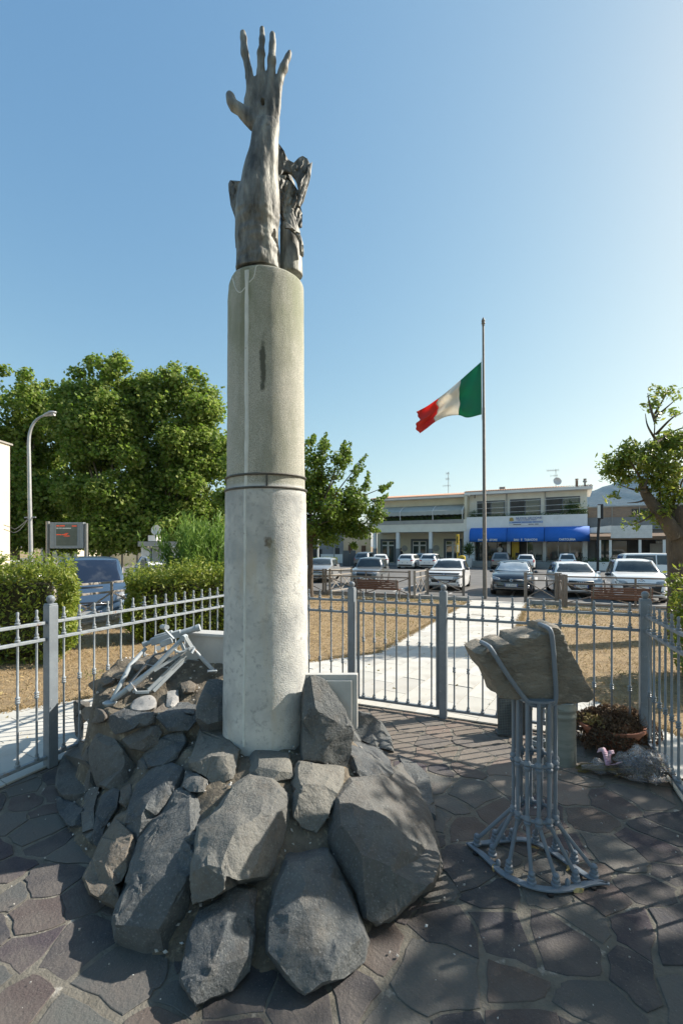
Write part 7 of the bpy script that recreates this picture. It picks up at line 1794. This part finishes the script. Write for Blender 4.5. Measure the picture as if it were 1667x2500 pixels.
# ---- two people near the shops
mat('cloth_black', (.02, .02, .022), rough=.9); mat('cloth_white', (.62, .62, .6), rough=.9); mat('skin', (.42, .26, .18), rough=.6); mat('hair_dark', (.03, .02, .015), rough=.7); mat('trouser', (.05, .055, .07), rough=.9)
def person(p, rz, label, top, bottom, hair_long):
    t = thing('person', label, 'person', p, rz)
    def skin(nm, V_, E_, rad_, m):
        me = bpy.data.meshes.new(nm); me.from_pydata(V_, E_, []); o = bpy.data.objects.new('tmp', me); COL.objects.link(o)
        o.modifiers.new('k', 'SKIN'); sv = me.skin_vertices[0].data
        for i, r_ in enumerate(rad_): sv[i].radius = r_ if isinstance(r_, tuple) else (r_, r_)
        sv[0].use_root = True; s_ = o.modifiers.new('s', 'SUBSURF'); s_.levels = 2; s_.render_levels = 2; bpy.context.view_layer.update()
        m2 = bpy.data.meshes.new_from_object(o.evaluated_get(bpy.context.evaluated_depsgraph_get())); bpy.data.objects.remove(o)
        m2.polygons.foreach_set('use_smooth', [True] * len(m2.polygons)); return obj(nm, m2, m, t)
    V_ = [(0, 0, .95), (0, .01, 1.18), (0, .01, 1.40), (0, 0, 1.50), (0, -.01, 1.57), (0, -.02, 1.68), (0, -.015, 1.76), (.17, .01, 1.40), (.23, .03, 1.14), (.22, -.05, .90), (.22, -.08, .80), (-.17, .01, 1.40), (-.23, .03, 1.14), (-.20, -.1, .95), (-.17, -.14, .88),
          (.09, 0, .90), (.10, -.01, .50), (.10, .02, .09), (.10, -.10, .04), (-.09, 0, .90), (-.10, -.02, .50), (-.11, .02, .09), (-.11, -.10, .04)]
    E_ = [(0, 1), (1, 2), (2, 3), (3, 4), (4, 5), (5, 6), (2, 7), (7, 8), (8, 9), (9, 10), (2, 11), (11, 12), (12, 13), (13, 14), (0, 15), (15, 16), (16, 17), (17, 18), (0, 19), (19, 20), (20, 21), (21, 22)]
    rd_ = [(.15, .11), (.13, .10), (.16, .11), .06, .055, (.078, .092), .05, .06, .045, .035, .03, .06, .045, .035, .03, .085, .06, .045, .04, .085, .06, .045, .04]
    skin('body', V_, E_, rd_, 'skin')
    q = MB(); q.tube([(0, 0, .88), (0, 0, 1.0), (0, .01, 1.2), (0, .01, 1.36), (0, .005, 1.46), (0, 0, 1.49)], [(.19, .14), (.185, .135), (.165, .125), (.205, .135), (.12, .09), (.07, .065)], 14, ref=(1, 0, 0))
    for s in (-1, 1): q.tube([(s * .15, .01, 1.42), (s * .20, .02, 1.28), (s * .235, .03, 1.12)], [.075, .065, .055], 10)
    q.build('shirt', top, t, smooth=60)
    q = MB()
    for s in (-1, 1): q.tube([(s * .085, 0, .98), (s * .10, -.01, .52), (s * .10, .02, .10)], [.115, .08, .06], 10)
    q.build('trousers', bottom, t, smooth=60)
    q = MB(); q.sphere((0, .02, 1.71), .115, 12, 8, 1.05)
    if hair_long: q.tube([(0, .06, 1.72), (0, .10, 1.55), (0, .10, 1.35)], [(.10, .07), (.11, .06), (.07, .03)], 10, ref=(1, 0, 0))
    q.build('hair', 'hair_dark', t, smooth=60)
person(Vector((O0.x, O0.y, ROAD + .14)) + Fd * fx(977.5, 1.2) + Nd * 1.2, BRZ + .5, 'person in black with long dark hair beside the arcade pillar', 'cloth_black', 'cloth_black', True)
person(Vector((O0.x, O0.y, ROAD + .6)) + Fd * fx(1219.5, .9) + Nd * .9, BRZ + math.pi, 'person in a white shirt at the leftmost shop window', 'cloth_white', 'trouser', False)
# ---- grey houses behind the tree left of the arcade, garden wall
E1 = thing('grey_house', 'plain grey house in shade under the leafy tree', 'house', (0, 0, ROAD))
def wpx(nm, par, m, u0, v0, u1, v1, d, th_, **k):
    a, b = pp(u0, v0, d), pp(u1, v1, d); q = MB(); q.b2((a.x, d, max(b.z, ROAD - .05)), (b.x, d + th_, a.z)); return q.build(nm, m, par, world=True, **k)
E1.location = pp(800, 1400, 55); E1.location.z = ROAD
wpx('wall', E1, 'grey_wall', 700, 1295, 838, 1420, 55, 6); wpx('roof', E1, 'roof_tile', 695, 1288, 842, 1295, 54.7, 6.5)
for (a, b, c, d_) in ((763, 1341, 786, 1362), (818, 1338, 829, 1358)): wpx('window', E1, 'shop_dark', a, b, c, d_, 54.96, .1)
wpx('downpipe', E1, 'grey_strip', 814, 1300, 817, 1400, 54.9, .08); wpx('plinth', E1, 'white_wall', 783, 1353, 840, 1375, 54.93, .1)
E2 = thing('beige_house', 'narrow beige house with brown shutters between the tree and the arcade', 'house', pp(880, 1400, 62)); E2.location.z = ROAD
wpx('wall', E2, 'cream_wall', 838, 1290, 905, 1420, 62, 6)
for (a, b, c, d_) in ((850, 1330, 860, 1350), (882, 1332, 893, 1354)): wpx('shutter', E2, 'wood_brown', a, b, c, d_, 61.95, .1)
gw = thing('garden_wall', 'grey garden wall with iron gates and hedge top left of the arcade', 'wall', pp(860, 1400, 50)); gw.location.z = ROAD
wpx('wall', gw, 'grey_wall', 836, 1352, 905, 1400, 50, .3)
for (a, c) in ((837, 853), (855, 868)):
    wpx('gate', gw, 'dark_frame', a, 1344, c, 1385, 49.9, .06)
wpx('lamp_stub', gw, 'white_paint', 770, 1362, 775, 1385, 49, .2)
p = pp(776, 1400, 47); q = MB(); q.tube([(p.x, 47, ROAD), (p.x, 47, pp(776, 1310, 47).z)], .09, 8); tag(q.build('signpost', 'white_paint', None, smooth=50, loc=(p.x, 47, ROAD)), 'thin white post before the grey house', 'post')
hedge('hedge', 'low dark hedge along the grey house far left of the arcade', [tuple(pp(755, 1400, 48).xy), tuple(pp(822, 1400, 48).xy), tuple(pp(822, 1400, 49.2).xy), tuple(pp(755, 1400, 49.2).xy)], .95, 44, size=.2, n=1500, base_z=ROAD)
# ---- left background
mat('sunny_cream', (.66, .60, .46), (.62, .56, .43), 1, .9)
LB = thing('pale_building', 'windowless pale cream building cut off by the left edge', 'building', pp(0, 1400, 16)); LB.location.z = ROAD
a = pp(25, 1087, 22.0); q = MB(); q.b2((a.x - 6, 16.2, ROAD - .05), (a.x, 22, a.z)); q.build('wall', 'sunny_cream', LB, world=True)
q = MB(); q.b2((a.x - 6.1, 16.1, a.z), (a.x + .08, 22.1, a.z + .08)); q.build('coping', 'step_stone', LB, world=True)
KI = thing('kiosk', 'small white kiosk with flat roof and satellite dish behind the hedge', 'kiosk', pp(385, 1400, 22)); KI.location.z = ROAD
wpx('wall', KI, 'white_wall', 345, 1336, 460, 1420, 22.2, 2.6); wpx('roof', KI, 'grey_strip', 337, 1322, 470, 1334, 21.8, 3.4)
wpx('poster', KI, 'white_paint', 349, 1340, 366, 1376, 22.16, .03); wpx('door_frame', KI, 'dark_frame', 368, 1338, 371, 1400, 22.15, .05); wpx('poster', KI, 'grey_strip', 374, 1340, 394, 1376, 22.16, .03)
wpx('air_unit', KI, 'white_paint', 362, 1307, 383, 1321, 22.6, .5)
q = MB(); c_ = pp(382.5, 1294.5, 22.7); q.lathe([(.02, -.08), (.14, -.05), (.23, .02), (.25, .04), (.235, .045), (.13, -.02), (.01, -.05)], c_, 20, Matrix.Rotation(R(85), 4, 'X')); q.build('dish', 'white_paint', KI, smooth=50, world=True)
q = MB(); q.tube([c_ - Vector((0, -.1, 0)), c_ + Vector((0, .1, -.5))], .02, 6); q.build('dish_mount', 'aerial', KI, world=True)
for i, (u0, u1, vt, d, m, lab) in enumerate(((100, 190, 1300, 46, 'cream_wall', 'beige house low behind the notice board'), (190, 250, 1285, 50, 'sunny_cream', 'ochre house behind the van with tiled roof'), (250, 345, 1296, 52, 'cream_wall', 'long beige house behind the kiosk'))):
    hh = thing('house', lab, 'house', pp((u0 + u1) / 2, 1400, d), group='houses behind the plane trees'); hh.location.z = ROAD
    wpx('wall', hh, m, u0, vt + 20, u1, 1420, d, 6); 
    a, b = pp(u0 - 3, vt + 20, d), pp(u1 + 3, vt, d); q = MB(); q.prism([(d - .3, a.z), (d + 3, b.z), (d + 6.3, a.z)], a.x, b.x, lambda x, y, z: (z, x, y)); q.build('roof', 'old_roof', hh, world=True)
    for k in range(3): uu = u0 + (u1 - u0) * (k + .5) / 3; wpx('window', hh, 'shop_dark', uu - 4, vt + 34, uu + 4, vt + 58, d - .04, .1)
pg_ = thing('pergola', 'white awning pergola between the notice board and the kiosk', 'pergola', pp(290, 1400, 34)); pg_.location.z = ROAD
wpx('canopy', pg_, 'white_paint', 215, 1346, 345, 1350, 33, 3)
for u in (215, 255, 298, 335): wpx('post', pg_, 'grey_strip', u - 1.5, 1350, u + 1.5, 1425, 33.1, .12)
# ---- mountain
mat('mountain', (.008, .014, .017), (.016, .024, .028), .012, .95, bump=.4, bscale=.03, bdist=20, c3=(.035, .042, .046), c3scale=.03, c3lo=.52, c3hi=.7)
q = MB(); D_ = 3400; nu, nv = 90, 22
prof_m = [(1250, 1262), (1340, 1235), (1430, 1203), (1465, 1192), (1495, 1180), (1522, 1166), (1560, 1150), (1600, 1153), (1650, 1165), (1720, 1178), (1800, 1190), (1950, 1215), (2150, 1260)]
for i in range(nu + 1):
    u = 1250 + 900 * i / nu; v = interp(prof_m, u)
    for j in range(nv + 1):
        f = j / nv; d = D_ - 1300 * (1 - f) ; top = pp(u, v, D_).z + 14 * noise.noise(Vector((u * .05, 0, 0)))
        z = -5 + (top + 5) * f ** .8; x = (u - CX) / FP * D_
        z += (26 * noise.noise(Vector((x * .004, d * .004, 0))) + 14 * noise.noise(Vector((x * .012, d * .012, 4)))) * math.sin(math.pi * min(.98, f))
        q.v.append((x, d, z))
for i in range(nu):
    for j in range(nv): k = i * (nv + 1) + j; q.f.append((k, k + 1, k + nv + 2, k + nv + 1))
o_ = len(q.v)
for i in range(nu + 1): q.v.append((q.v[i * (nv + 1) + nv][0], D_ + 1500, -5))
for i in range(nu): q.f.append((i * (nv + 1) + nv, (i + 1) * (nv + 1) + nv, o_ + i + 1, o_ + i))
struct(q.build('hills', 'mountain', smooth=60))

# ------------------------------------------------------------------ summer haze
hm = bpy.data.materials.new('haze_air'); hm.use_nodes = True; ht = hm.node_tree
for n_ in list(ht.nodes):
    if n_.type == 'BSDF_PRINCIPLED': ht.nodes.remove(n_)
pv = ht.nodes.new('ShaderNodeVolumePrincipled'); pv.inputs['Color'].default_value = (.30, .64, 1, 1); pv.inputs['Density'].default_value = .00005; pv.inputs['Anisotropy'].default_value = .2
ht.links.new(pv.outputs[0], [n_ for n_ in ht.nodes if n_.type == 'OUTPUT_MATERIAL'][0].inputs['Volume'])
q = MB(); q.b2((-2500, -300, -1.7), (5200, 5100, 600)); o = q.build('haze', hm); o['kind'] = 'stuff'; tag(o, 'thin blue summer haze over the distant mountain')
